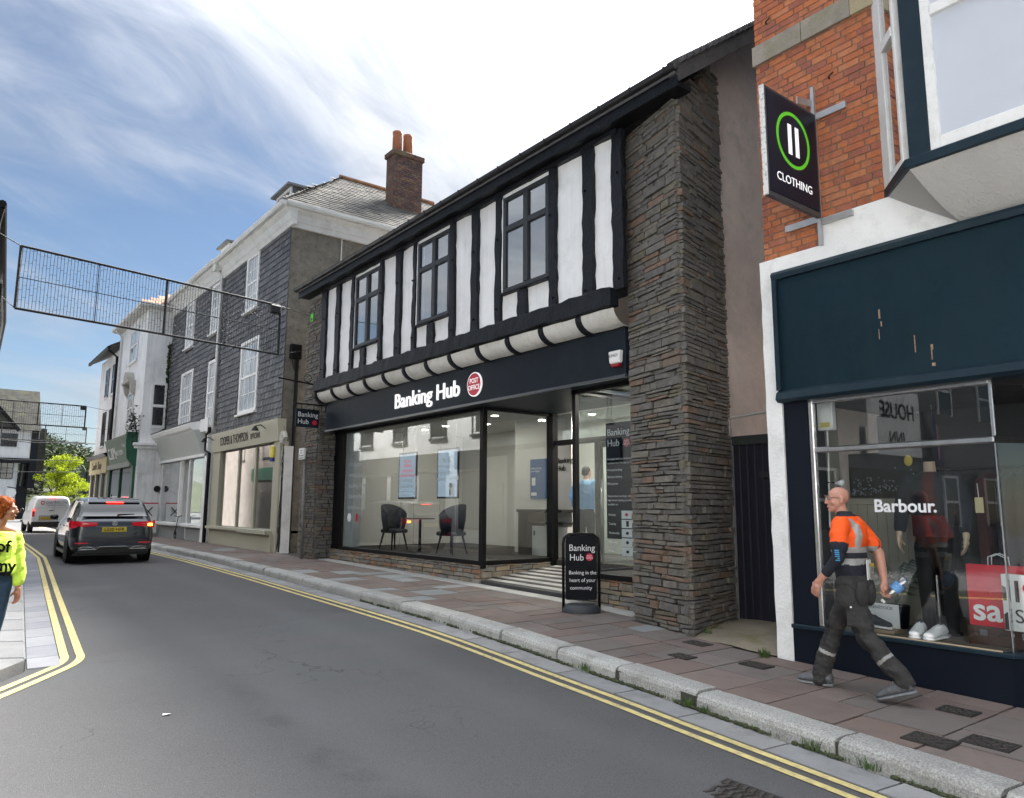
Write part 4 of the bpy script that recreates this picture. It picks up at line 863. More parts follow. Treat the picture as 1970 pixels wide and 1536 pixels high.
bay = B(); bay.box(6.6, 6.7, 2.565, 2.745, 4.79, 8.0); bay_post = bay.build('bay_post', navyp, shop, bevel=.006)
wf = M('white_frame', (.78, .78, .77), .55, .05, 4, stain=(.5, .48, .42), sscale=12, samt=.35)
frost = M('frosted_pane', (.55, .58, .64), .28, .06, .8, spec=.6)
def wframe(par, P0, P1, z0, z1, fw=.07, th=.05, name='window', pane=None, mid=None, mat=None):
    """framed window standing on plan line P0->P1"""
    P0, P1 = Vector((*P0, 0)), Vector((*P1, 0)); d = (P1 - P0); L_ = d.length; d.normalize(); n_ = Vector((d.y, -d.x, 0)); mat = mat or wf
    f = B()
    def bar(a0, a1, z0_, z1_, t=th): c = P0 + d * (a0 + a1) / 2; c.z = (z0_ + z1_) / 2; f.obox(c, d * (a1 - a0) / 2, n_ * t / 2, Vector((0, 0, (z1_ - z0_) / 2)))
    bar(0, fw, z0, z1); bar(L_ - fw, L_, z0, z1); bar(fw, L_ - fw, z0, z0 + fw * 1.3); bar(fw, L_ - fw, z1 - fw, z1)
    if mid: bar(fw, L_ - fw, mid - .05, mid + .05, th * 1.3)
    o = f.build(name, mat, par, bevel=.006)
    for a, c in (((z0 + fw * 1.3, mid - .05), (mid + .05, z1 - fw)) if mid else ((z0 + fw * 1.3, z1 - fw),)):
        q = B(); cc = P0 + d * L_ / 2; cc.z = (a + c) / 2; q.obox(cc, d * (L_ / 2 - fw), n_ * .004, Vector((0, 0, (c - a) / 2))); q.build('pane', pane or winglass, o)
    return o
wframe(shop, (6.97, 3.07), (6.68, 2.80), 4.79, 8.0, .06, .06, mid=6.15); q = B(); q.hexa([(7.1, 3.215, 4.79), (6.955, 3.085, 4.79), (6.985, 3.04, 4.79), (7.1, 3.15, 4.79), (7.1, 3.215, 8), (6.955, 3.085, 8), (6.985, 3.04, 8), (7.1, 3.15, 8)]); q.build('bay_casing', wf, shop, bevel=.012)
wframe(shop, (6.64, 2.565), (6.64, 1.25), 4.80, 7.9, .085, .07, pane=frost, mid=6.10); wframe(shop, (6.64, 1.2), (6.64, -.1), 4.80, 7.9, .085, .07, pane=frost, mid=6.10)
B().box(6.7, 7.12, -4, 2.7, 7.9, 8.1).build('bay_head', wf, shop); B().box(7.105, 7.112, -4, 3.0, 4.8, 7.9).build('bay_room', curt, shop)
# shop fascia with moulded frame
B().box(7.0, 7.2, -5, 4.36, 2.84, 4.2).build('fascia', M('fascia_teal', (.006, .021, .032), .5, .2, 1.2, spec=.16, stain=(.012, .028, .038), sscale=.8, samt=.6, streak=(.014, .028, .036), stamt=.5, fine=.1, fscale=14), shop)
fr = B(); fr.prism([(6.955, 4.14), (6.94, 4.19), (6.96, 4.225), (7.1, 4.225), (7.1, 4.14)], 'y', -5, 4.402); fr.build('fascia_moulding', navyp, shop)
fr = B(); fr.prism([(6.97, 2.80), (6.93, 2.83), (6.95, 2.9), (7.0, 2.93), (7.2, 2.93), (7.2, 2.80)], 'y', -5, 4.402); fr.build('fascia_moulding', navyp, shop)
fr = B(); fr.box(6.955, 7.1, 4.35, 4.402, 2.93, 4.14); fr.build('fascia_moulding', navyp, shop)
rst = M('flaked_paint', (.3, .2, .13), .8, .3, 30); q = B()
for y, z, w, h in ((3.28, 3.5, .018, .09), (3.27, 3.42, .012, .05), (2.98, 3.12, .008, .16), (2.83, 3.12, .02, .05), (2.84, 3.03, .01, .1), (2.82, 2.97, .03, .03), (3.3, 3.3, .006, .1)): q.box(6.997, 7.0, y, y + w, z, z + h)
q.build('flaked_paint', rst, shop)['kind'] = 'stuff'
# shopfront
B().box(7.08, 7.4, 4.135, 4.405, .5, 2.81).build('shopfront_post', M('shop_navy', (.004, .007, .015), .5, .1, 3, spec=.2), shop)
navd = MATS['shop_navy']
b = B(); b.add([(7.06, 4.405, .1), (7.06, 2.44, .1), (7.9, 1.9, .1), (7.9, 4.4, .1), (7.06, 4.405, .49), (7.06, 2.44, .49), (7.9, 1.9, .49), (7.9, 4.4, .49)], [(0, 3, 2, 1), (4, 5, 6, 7), (0, 1, 5, 4), (1, 2, 6, 5), (2, 3, 7, 6), (3, 0, 4, 7)]); b.build('stall_riser', navd, shop)
b = B(); b.add([(7.03, 4.41, .485), (7.03, 2.42, .485), (7.9, 1.87, .485), (7.9, 4.41, .485), (7.03, 4.41, .525), (7.03, 2.42, .525), (7.9, 1.87, .525), (7.9, 4.41, .525)], [(0, 3, 2, 1), (4, 5, 6, 7), (0, 1, 5, 4), (1, 2, 6, 5), (2, 3, 7, 6), (3, 0, 4, 7)]); b.build('shop_sill', navyp, shop, bevel=.006)
B().box(7.045, 7.052, 2.5, 3.75, .528, .54).build('sill_edge', M('brass_edge', (.45, .38, .25), .5, .1, 5), shop)
steel = M('brushed_steel', (.55, .55, .56), .25, .15, 6, metal=1.0)
B().box(7.09, 7.15, 4.085, 4.135, .525, 2.81).build('steel_frame', steel, shop, bevel=.008); B().box(7.08, 7.15, 2.44, 4.085, 2.255, 2.315).build('steel_frame', steel, shop, bevel=.012)
B().box(7.09, 7.14, 2.425, 2.455, 2.315, 2.81).build('steel_frame', steel, shop, bevel=.006); B().box(7.10, 7.13, 2.435, 2.447, .525, 2.255).build('steel_frame', steel, shop)
B().box(7.09, 7.15, 2.455, 4.085, 2.765, 2.81).build('steel_frame', steel, shop, bevel=.008)
sg = glass_mat('display_glass', (.92, .94, .94), 1.2, .01)
for z0, z1 in ((.525, 2.255), (2.315, 2.765)):
    B().box(7.116, 7.126, 2.447, 4.085, z0, z1).build('shop_window_pane', sg, shop)
    q = B(); d = Vector((.85, -.55, 0)).normalized(); c = Vector((7.121, 2.43, (z0 + z1) / 2)) + d * .45; q.obox(c, d * .45, Vector((-d.y, d.x, 0)) * .005, (0, 0, (z1 - z0) / 2)); q.build('shop_window_pane', sg, shop)
B().box(7.2, 9.1, -5, 4.3, 2.82, 2.9).build('shop_ceiling', M('dark_ceiling', (.1, .1, .1), .9), shop)
B().box(7.12, 9.1, 2.5, 4.3, .4, .527).build('window_floor', M('display_floor', (.16, .13, .1), .7, .15, 5), shop)
bp = M('beige_boarding', (.30, .28, .23), .7, .06, 3)
for k in range(8): y = 4.28 - .1 * k; B().box(7.9, 7.92, y - .097, y, .52, 1.74).build('back_board', bp, shop, bevel=.004)
B().box(7.88, 7.94, 3.46, 4.3, 1.74, 1.8).build('board_rail', bp, shop); B().box(7.15, 7.92, 4.27, 4.3, .52, 2.8).build('side_lining', bp, shop)
B().box(8.9, 9.0, -5, 4.3, .5, 2.8).build('back_wall', M('shop_dark_wall', (.05, .05, .055), .9, .2, 1.5), shop)
vb_ = M('barbour_white', (.8, .82, .84), .5, 0)
text('Barbour', .165, vb_, shop, (7.112, 3.52, 1.665), XS, UP, .002, bold=.022, sx=1.0); text('.', .165, vb_, shop, (7.112, 2.985, 1.665), XS, UP, .002, bold=.02)
# display items ---------------------------------------------------------
t = thing('electric_box', 'white electric box with cable inside the top left of the shop window', 'fuse box', (7.3, 4.05, 2.5)); B().box(7.27, 7.35, 3.97, 4.14, 2.5, 2.8).build('case', white, t, bevel=.008); B().box(7.262, 7.27, 4.0, 4.1, 2.53, 2.58).build('meter_window', M('meter_yellow', (.6, .5, .1), .4, 0), t); B().tube([(7.3, 4.05, 2.5), (7.32, 4.06, 2.3), (7.3, 4.08, 1.5)], .008, 6).build('cable', white, t)
t = thing('spot_lamp', 'small white clip spot lamp in the shop window above the man', 'lamp', (7.3, 4.0, 1.93)); B().lathe([(.012, .0), (.03, -.05), (.034, -.09)], (7.28, 3.98, 1.95), 14, 'y').build('shade', white, t, smooth=True); B().tube([(7.28, 3.98, 1.955), (7.3, 4.09, 1.96)], .006, 6).build('arm', chrome, t)
def shoe(parent, c, yaw, L_, mat, solem, name='shoe', lace=None):
    """low trainer: lofted sections along its length"""
    secs = [(-.5, .055, .0, .02), (-.47, .09, .0, .09), (-.38, .1, 0, .115), (-.22, .1, 0, .105), (-.05, .105, 0, .09), (.12, .115, 0, .072), (.28, .115, 0, .055), (.42, .09, 0, .045), (.5, .035, 0, .03)]
    n = 12; d = Vector((math.cos(yaw), math.sin(yaw), 0)); s_ = Vector((-d.y, d.x, 0)); c = Vector(c); k_ = L_ / .29
    def loft(zf, sc, z0):
        vs = []
        for t_, w, _, h in secs:
            for k in range(n):
                a = 2 * math.pi * k / n; zz_ = z0 + zf(h) * (.5 + .5 * math.sin(a)) if zf else 0
                ww = w / 2 * sc * (1 if math.sin(a) < .3 else 1 - .45 * (math.sin(a) - .3)); vs.append(c + d * t_ * L_ * (1.02 if sc > 1 else 1) + s_ * math.cos(a) * ww * k_ + UP * zz_ * k_)
        return vs, [(i * n + k, i * n + (k + 1) % n, i * n + n + (k + 1) % n, i * n + n + k) for i in range(len(secs) - 1) for k in range(n)] + [tuple(range(n))[::-1], tuple(range((len(secs) - 1) * n, len(secs) * n))]
    up = B(); up.add(*loft(lambda h: h, 1.0, .02)); o = up.build(name, mat, parent, smooth=True)
    so_ = B(); so_.add(*loft(lambda h: .03, 1.08, 0)); so_.build('sole', solem, o, smooth=True)
    B().add([c + d * (-.30 + .11 * math.cos(a_)) * L_ + s_ * .03 * k_ * math.sin(a_) + UP * (.131 + .012 * -math.cos(a_)) * k_ for a_ in [2 * math.pi * i_ / 12 for i_ in range(12)]], [tuple(range(12))]).build('opening', curt, o, fix=False)
    la = B()
    for i in range(5):
        f_ = -.05 + .075 * i; hh = .112 - .012 * i; p = c + d * f_ * L_ * 1.0; la.tube([p - s_ * .032 * k_ + UP * (hh - .016) * k_, p + UP * (hh + .002) * k_, p + s_ * .032 * k_ + UP * (hh - .016) * k_], .0045, 5)
    la.build('laces', lace or mat, o, smooth=True); return o
ws = M('shoe_white', (.8, .8, .8), .55, .04, 8)
t = thing('white_trainer', 'white lace-up trainer standing in the shop window, left of the pair', 'shoe', (7.24, 3.27, .525), 'white trainers'); shoe(t, (7.24, 3.25, .527), R(190), .3, ws, ws)
t = thing('white_trainer', 'white lace-up trainer standing in the shop window, right of the pair', 'shoe', (7.24, 3.08, .525), 'white trainers'); shoe(t, (7.24, 3.1, .527), R(175), .3, ws, ws)
t = thing('shoe_card', 'white display card with lettering behind the dark trainer', 'card', (7.36, 3.62, .525)); B().box(7.36, 7.375, 3.47, 3.82, .56, .78).build('card', white, t, bevel=.003); B().box(7.2, 7.4, 3.45, 3.84, .525, .558).build('plinth', M('wood_plinth', (.3, .22, .14), .6, .2, 8), t)
text('BIRKENSTOCK', .042, M('ink_navy', (.01, .015, .03), .5, 0), t, (7.358, 3.80, .73), XS, UP, .001)
t = thing('dark_trainer', 'dark navy trainer with pale sole in front of the white card', 'shoe', (7.27, 3.62, .56)); shoe(t, (7.27, 3.64, .56), R(262), .3, M('shoe_navy', (.015, .018, .025), .6, .1, 8), ws, lace=M('lace_dark', (.02, .02, .025), .6))
t = thing('suitcase', 'brown leather suitcase lying under the carrier bags in the shop window', 'suitcase', (7.5, 2.5, .525)); lea = M('brown_leather', (.07, .032, .02), .45, .25, 9, bump=.2, bscale=60)
B().box(7.3, 7.72, 2.2, 2.86, .525, .69).build('body', lea, t, bevel=.015, seg=2); B().box(7.297, 7.723, 2.197, 2.863, .628, .636).build('lid_seam', M('leather_dark', (.02, .01, .008), .5), t)
for y in (2.72, 2.4): B().box(7.285, 7.3, y - .03, y + .03, .61, .66).build('latch', chrome, t)
B().tube([(7.3, 2.62, .63), (7.26, 2.6, .62), (7.26, 2.52, .62), (7.3, 2.5, .63)], .009, 6).build('handle', lea, t)
def bag(y0, y1, x, z0, h, mat, label, side):
    t = thing('carrier_bag', label, 'bag', (x + .07, (y0 + y1) / 2, z0), 'carrier bags in the window'); n = 6; b = B(); vs = []
    for j in range(n + 1):
        tt = j / n
        for (yy, xx) in ((y0, 0), ((y0 + y1) / 2, .004 * math.sin(tt * 7)), (y1, 0), (y1, .13 * (1 - tt * .35)), ((y0 + y1) / 2, .13 * (1 - tt * .45)), (y0, .13 * (1 - tt * .35))): vs.append((x + xx + random.uniform(-.003, .003), yy, z0 + h * tt))
    b.add(vs, [(j * 6 + k, j * 6 + (k + 1) % 6, j * 6 + 6 + (k + 1) % 6, j * 6 + 6 + k) for j in range(n) for k in range(6)] + [(5, 4, 3, 2, 1, 0)]); b.build('body', mat, t)
    ym = (y0 + y1) / 2
    for dx in (.01, .09): B().tube([(x + dx, ym - .07, z0 + h - .01), (x + dx, ym - .065, z0 + h + .07), (x + dx, ym, z0 + h + .1), (x + dx, ym + .065, z0 + h + .07), (x + dx, ym + .07, z0 + h - .01)], .005, 6).build('handle', white, t, smooth=True)
    return t
redb = M('bag_red', (.62, .012, .03), .45, .1, 5); t = bag(2.34, 2.83, 7.31, .69, .52, redb, 'red paper carrier bag with white lettering on the suitcase', 0)
text('sale', .27, M('bag_print', (.85, .85, .85), .5, 0), t, (7.302, 2.8, .74), XS, UP, .001, bold=.02, sx=1.05)
t = bag(2.0, 2.52, 7.2, .69, .46, white, 'white carrier bag with black lettering and red heart, before the red bag', 0)
ink = M('ink_black', (.01, .01, .01), .5, 0); B().box(7.199, 7.2005, 2.49, 2.519, .695, 1.14).build('print_stripe', ink, t); text('I', .25, ink, t, (7.193, 2.44, .93), XS, UP, .001, bold=.01); text('S.', .16, ink, t, (7.193, 2.44, .76), XS, UP, .001)
q = B(); hp = [(.16 * math.sin(a) ** 3 * .6, (.13 * math.cos(a) - .05 * math.cos(2 * a) - .02 * math.cos(3 * a) - .01 * math.cos(4 * a)) * .6) for a in [2 * math.pi * k / 24 for k in range(24)]]
q.prism([(2.27 - a, 1.02 + c) for a, c in hp], 'x', 7.19, 7.194); q.build('printed_heart', redb, t)
# folding stand, hanging clothes and tag at the back
t = thing('clothes_rail', 'rail of dark jackets hanging at the back of the shop window', 'clothes rail', (8.3, 2.9, .525)); B().tube([(8.3, 3.5, 2.1), (8.3, 1.6, 2.1)], .015, 8).tube([(8.3, 3.5, .53), (8.3, 3.5, 2.1)], .015, 8).tube([(8.3, 1.6, .53), (8.3, 1.6, 2.1)], .015, 8).build('rail', chrome, t)
gar = [M('garment_' + n_, c, .9, .15, 8) for n_, c in (('navy', (.012, .016, .028)), ('black', (.01, .01, .011)), ('green', (.015, .022, .016)), ('maroon', (.06, .012, .015)))]
for k in range(11):
    y = 3.45 - .17 * k; b = B(); prof = [(-.04, 2.06), (-.24, 1.98), (-.27, 1.3), (-.22, 1.02), (.22, 1.02), (.27, 1.3), (.24, 1.98), (.04, 2.06)]; b.prism([(8.3 + a, z_) for a, z_ in prof], 'y', y - .05, y + .05); b.build('jacket', gar[k % 4], t, bevel=.03, seg=2)
t = thing('price_tag', 'pale yellow swing tag hanging in the dark shop window', 'tag', (7.6, 2.78, 1.6)); B().box(7.6, 7.604, 2.75, 2.82, 1.66, 1.8).build('card', M('tag_cream', (.6, .52, .3), .6, 0), t); B().tube([(7.602, 2.785, 1.8), (7.602, 2.79, 1.93)], .003, 5).build('string', white, t)
# palm
t = thing('potted_palm', 'dark green palm fronds in the shop window beside the boarding', 'plant', (7.65, 3.6, .525)); pm = M('palm_green', (.02, .05, .03), .55, .2, 20)
for k in range(7):
    a = R(-150 + 46 * k); d = Vector((math.cos(a) * .6, math.sin(a), 0)); f = B(); base = Vector((7.65, 3.62, .75)); pts = [base + d * .38 * s_ + UP * (.75 * s_ - .32 * s_ * s_) for s_ in [i / 10 for i in range(11)]]
    f.tube(pts, .006, 5)
    for i in range(2, 11):
        for sg_ in (-1, 1):
            p = pts[i]; s2 = Vector((-d.y, d.x, 0)).normalized() * sg_; e = p + s2 * (.16 - .009 * i) + d * .1 - UP * .05; w = Vector((0, 0, .009)); f.add([p - w, p + w, e], [(0, 1, 2)])
    f.build('frond', pm, t, fix=False)
B().lathe([(.09, 0), (.12, .22), (.11, .22), (.1, .2)], (7.65, 3.62, .525), 16).build('pot', navd, t)
# framed floral picture behind
t = thing('flower_display', 'dark floral display board with pale blossoms at the back of the shop window', 'display', (8.15, 4.0, 1.8)); B().box(8.14, 8.18, 3.5, 4.28, 1.82, 2.3).build('board', M('board_black', (.012, .013, .015), .6), t); q = B()
for k in range(90): yy, zz_ = random.uniform(3.55, 4.25), 1.84 + abs(random.gauss(0, .13)); q.ball((8.13, yy, min(zz_, 2.28)), .008, random.uniform(.006, .014), random.uniform(.006, .014), 5, 3)
q.build('blossoms', M('blossom', (.25, .27, .33), .7, .4, 60), t)['kind'] = 'stuff'
q = B(); q.ball((8.12, 3.62, 2.2), .02, .045, .06, 8, 6); q.build('yellow_bloom', M('bloom_yellow', (.5, .4, .05), .6), t)
# hanging sign ----------------------------------------------------------
t = thing('hanging_sign', 'navy box sign with green ring and white bars projecting from the brick wall', 'sign', (6.7, 3.9, 4.7))
sx0, sx1, sy, sz0, sz1 = 6.05, 6.99, 3.86, 4.68, 5.82
sgn = M('sign_navy', (.005, .010, .024), .35, .05, 2, spec=.25); peel = M('sign_side_white', (.7, .69, .68), .6, .05, 4, stain=(.04, .04, .04), sscale=26, samt=.95)
B().box(sx0, sx1, sy - .05, sy - .005, sz0, sz1).build('case', M('sign_case', (.06, .06, .065), .5, .1, 5), t)
B().box(sx0 + .035, sx1 - .035, sy - .058, sy - .05, sz0 + .05, sz1 - .03).build('face', sgn, t); B().box(sx0 - .01, sx0, sy - .054, sy - .001, sz0, sz1).build('edge_strip', peel, t)
q = B(); ring(q, ((sx0 + sx1) / 2, sy - .0585, sz0 + .69), (1, 0, 0), UP, .30, .036, .003); q.build('green_ring', M('ring_green', (.09, .42, .02), .4, 0, emit=(.1, .5, .02), es=.1), t)
for a in (-.09, .04): B().box((sx0 + sx1) / 2 + a - .002, (sx0 + sx1) / 2 + a + .06, sy - .062, sy - .058, sz0 + .53, sz0 + .85).build('white_bar', signw, t)
text('CLOTHING', .125, signw, t, ((sx0 + sx1) / 2 - .005, sy - .0585, sz0 + .2), (1, 0, 0), UP, .002, 'CENTER', sx=1.0)
gal = M('galvanised', (.5, .5, .5), .45, .1, 8, metal=.7)
B().box(7.0, 7.04, sy - .035, sy + .0, sz0 - .28, sz1 + .34).build('wall_strap', gal, t); B().box(7.03, 7.06, 3.5, 3.86, sz1 - .03, sz1 + .04).build('wall_strap', gal, t); B().box(7.03, 7.06, 3.84, 4.25, sz0 - .02, sz0 + .05).build('wall_strap', gal, t); B().box(7.02, 7.06, 3.5, 3.82, sz0 - .06, sz0 + .0).build('wall_strap', gal, t)
B().obox((6.87, 3.86, sz1 + .13), (.14, 0, .03), (0, .006, 0), (0, 0, .04)).build('top_arm', gal, t)
# hooks left in the brickwork
for (y, z), l in zip(((4.38, 7.22), (4.2, 5.98), (3.68, 6.2)), ('long rusty bracket stub high on the brick wall', 'short rusty bolt in the brickwork above the sign', 'bent rusty hook in the brickwork beside the bay window')):
    o = B().tube([(7.1, y, z), (7.04, y - .01, z + .01), (7.03, y - .07, z + .03)], .009, 6).build('iron_hook', M('rust', (.035, .02, .015), .9, .3, 20)); tag(o, l, 'hook')
# alley door between the buildings ----------------------------------------
t = thing('alley_door', 'dark navy boarded door in the alcove between stone pillar and white pilaster', 'door', (8.4, 5.6, .2)); dm = M('door_navy', (.008, .009, .018), .5, .2, 6, streak=(.03, .03, .035), stamt=.3)
for k in range(9): y = 6.02 - .115 * k; B().box(8.4, 8.43, y - .112, y, .22, 2.52).build('board', dm, t, bevel=.008)
B().box(8.37, 8.45, 4.9, 6.1, 2.52, 2.62).build('lintel', M('lintel_dark', (.02, .025, .022), .8, .3, 9), t); B().box(8.36, 8.46, 6.0, 6.12, .2, 2.6).build('jamb', M('jamb_grey', (.2, .2, .2), .8), t); B().box(8.385, 8.4, 5.45, 5.62, 2.08, 2.16).build('letter_plate', M('iron_plate', (.05, .05, .055), .4, metal=.6), t)
B().box(8.46, 8.6, 4.3, 6.1, .2, 2.65).build('dark_backing', curt, t)
o = B().tube([(8.3, 5.98, 2.66), (8.3, 5.98, 2.86), (8.28, 5.92, 2.88), (8.1, 5.0, 2.9)], .018, 8).build('waste_pipe', M('pipe_pale', (.42, .4, .37), .6)); tag(o, 'thin pale pipe above the alley door', 'pipe')
# sloping concrete apron in the alcove
b = B(); vs = []; n1_, n2_ = 10, 8
for i in range(n1_ + 1):
    for j in range(n2_ + 1):
        x = 7.08 + 1.4 * i / n1_; y = 4.6 + 1.5 * j / n2_; vs.append((x, y, gp(5.2) - .02 + .1 * min(1, (x - 7.08) / .9) ** .7 + .02 * mnoise.noise(Vector((x * 3, y * 3, 0))) + .03 * math.sin(math.pi * j / n2_)))
m = n2_ + 1; b.add(vs, [(i * m + j, i * m + j + 1, (i + 1) * m + j + 1, (i + 1) * m + j) for i in range(n1_) for j in range(n2_)]); b.build('concrete_apron', M('mossy_concrete', (.23, .2, .15), .9, .15, 3, bump=.4, bscale=30, stain=(.13, .12, .045), sscale=1.6, samt=.8, fine=.12, fscale=90), pav, smooth=True)
# ------------------------------------------------------------------ slate-hung buildings with two shopfronts
slh = thing('slate_hung_house', 'slate-hung house with sash windows and white cornice above a cream opticians shopfront', 'building', (9.5, 23, .44))
slh2 = thing('slate_hung_house', 'slate-hung house beyond the white downpipe, above the grey-white shopfront', 'building', (9.5, 30, .44))
SLC = [(.095, .1, .108), (.075, .08, .088), (.118, .122, .128), (.085, .088, .093), (.1, .098, .1), (.13, .135, .14), (.068, .071, .078), (.105, .11, .116)]
slate_m = M('wall_slate', SLC[0], .6, .16, 6, bump=.25, bscale=25, ramp=SLC, streak=(.15, .15, .145), stamt=.35)
slate_i = M('wall_slate_many', SLC[0], .6, .16, 6, bump=.25, bscale=25, ramp=SLC, streak=(.15, .15, .145), stamt=.35, island=True)
rc = M('grey_roughcast', (.2, .185, .15), .95, .22, 4, bump=.9, bscale=30, stain=(.09, .08, .06), sscale=7, samt=.6)
B().box(7.40, 14, 20.05, 26.2, 3.4, 9.75).build('wall', rc, slh); B().box(7.392, 7.398, 20.06, 26.19, 4.05, 9.7).build('batten_felt', curt, slh); B().box(7.392, 7.398, 26.22, 33.4, 4.45, 9.75).build('batten_felt', curt, slh2); B().box(7.6, 14, 20.05, 26.2, .3, 3.4).build('ground_wall', rc, slh); B().box(7.36, 7.6, 19.62, 20.05, .3, 3.3).build('white_pier', wp, slh)
B().box(7.40, 14, 26.2, 33.45, 4.4, 9.85).build('wall', rc, slh2); B().box(7.6, 14, 26.25, 33.4, .3, 4.4).build('ground_wall', wp, slh2)
winsA = [(22.56, 23.72, 7.83, 9.7), (22.16, 23.85, 4.53, 6.87)]
winsB = [(26.5, 27.6, 7.83, 9.68), (29.95, 31.1, 7.86, 9.7), (29.6, 31.28, 4.5, 6.9), (26.45, 27.5, 4.5, 6.83)]
spl = []
for _ in range(6):
    b = B(); j = lambda: random.uniform(-.012, .012); b.add([(-.004, -.5, -.5 + j()), (-.004, .5, -.5 + j()), (.016, .5, .5), (.016, -.5, .5), (.014, -.5, -.5), (.014, .5, -.5), (.022, .5, .5), (.022, -.5, .5)], [(0, 3, 2, 1), (4, 5, 6, 7), (0, 1, 5, 4), (1, 2, 6, 5), (2, 3, 7, 6), (3, 0, 4, 7)])
    me = b.mesh('slate'); me.materials.append(slate_m); spl.append(me)
def slates(par, y0, y1, z0f, z1, wins_, limit):
    rest = B(); cnt = 0; z = 4.05 if par is slh else 4.45; row = 0
    while z < z1:
        h = .19; y = y0 - (.15 if row % 2 else 0)
        while y < y1:
            w = random.uniform(.25, .33); a, c = max(y, y0), min(y + w, y1)
            if c - a > .04 and not any(a < wy1 and c > wy0 and z < wz1 and z + h > wz0 for wy0, wy1, wz0, wz1 in wins_):
                for (aa, cc) in ((a, c),):
                    if cnt < limit: inst('slate', random.choice(spl), par, (7.352, (aa + cc) / 2, z + h / 2), (1.6, cc - aa - .024, h + .03), (random.uniform(-.012, .012), 0, random.uniform(-.01, .01)))
                    else: d_ = random.uniform(0, .008); rest.hexa([(7.345 + d_, aa, z), (7.385, aa, z), (7.385, cc - .022, z), (7.345 + d_, cc - .022, z), (7.378, aa, z + h + .02), (7.395, aa, z + h + .02), (7.395, cc - .022, z + h + .02), (7.378, cc - .022, z + h + .02)])
                    cnt += 1
            elif c - a > .04:
                for wy0, wy1, wz0, wz1 in wins_:      # cut slates beside the windows
                    if a < wy1 and c > wy0 and z < wz1 and z + h > wz0:
                        for aa, cc in ((a, min(c, wy0)), (max(a, wy1), c)):
                            if cc - aa > .03: rest.hexa([(7.362, aa, z), (7.38, aa, z), (7.38, cc, z), (7.362, cc, z), (7.385, aa, z + h), (7.395, aa, z + h), (7.395, cc, z + h), (7.385, cc, z + h)])
            y += w
        z += h; row += 1
    if rest.v: o = rest.build('slates', slate_i, par); o['kind'] = 'stuff'
slates(slh, 20.02, 26.15, 4.05, 9.72, winsA, 300); slates(slh2, 26.2, 33.45, 4.4, 9.78, winsB, 150)
def sash(par, y0, y1, z0, z1, nx_=4, nz_=4):
    x = 7.33; fw = .11; b = B(); b.box(x, x + .12, y0, y0 + fw, z0, z1).box(x, x + .12, y1 - fw, y1, z0, z1).box(x, x + .12, y0 + fw, y1 - fw, z1 - fw, z1).box(x, x + .12, y0 + fw, y1 - fw, z0, z0 + fw)
    o = b.build('window', wf, par, bevel=.01); B().box(x - .07, x + .1, y0 - .06, y1 + .06, z0 - .06, z0).build('sill', wf, o)
    zm = (z0 + z1) / 2; B().box(x + .03, x + .09, y0 + fw, y1 - fw, zm - .035, zm + .035).build('meeting_rail', wf, o)
    g = B()
    for i in range(1, nx_): y = y0 + fw + (y1 - y0 - 2 * fw) * i / nx_; g.box(x + .045, x + .075, y - .014, y + .014, z0 + fw, zm - .035).box(x + .045, x + .075, y - .014, y + .014, zm + .035, z1 - fw)
    for k in (0, 1):
        za, zb = (z0 + fw, zm - .035) if k == 0 else (zm + .035, z1 - fw)
        for j in range(1, nz_ // 2): z = za + (zb - za) * j / (nz_ // 2); g.box(x + .046, x + .074, y0 + fw, y1 - fw, z - .014, z + .014)
    g.build('glazing_bars', wf, o)
    for za, zb in ((z0 + fw, zm - .035), (zm + .035, z1 - fw)): B().box(x + .058, x + .062, y0 + fw, y1 - fw, za, zb).build('pane', M('pane_light', (.42, .45, .47), .06, .35, .7, spec=.8), o)
for w in winsA: sash(slh, *w)
for w in winsB: sash(slh2, *w)
# cornices and gutters
wcn = M('cornice_white', (.66, .66, .64), .6, .06, 2, stain=(.4, .4, .37), sscale=3, samt=.5)
cprof = [(7.42, 9.66), (7.32, 9.66), (7.28, 9.78), (7.24, 9.82), (7.2, 10.0), (7.08, 10.1), (7.06, 10.22), (7.42, 10.22)]
def cornice_L(par, y0, y1, dz=0, side=True):
    b = B(); b.prism([(x, z + dz) for x, z in cprof], 'y', y0 - (.34 if side else 0), y1)
    b.build('cornice', wcn, par)
    b = B(); b.prism([(6.92, 10.2 + dz), (6.96, 10.13 + dz), (7.06, 10.13 + dz), (7.07, 10.26 + dz), (6.92, 10.26 + dz)], 'y', y0 - (.42 if side else 0), y1); b.build('gutter', wcn, par)
cornice_L(slh, 20.02, 26.3); cornice_L(slh2, 26.35, 33.6, .06, False)
b = B(); b.prism([(20.04 - (x - 7.42) * -1, z) for x, z in cprof], 'x', 7.43, 14); b.build('cornice', wcn, slh)
b = B(); b.prism([(19.54, 10.2), (19.58, 10.13), (19.68, 10.13), (19.69, 10.26), (19.54, 10.26)], 'x', 7.07, 14); b.build('gutter', wcn, slh)
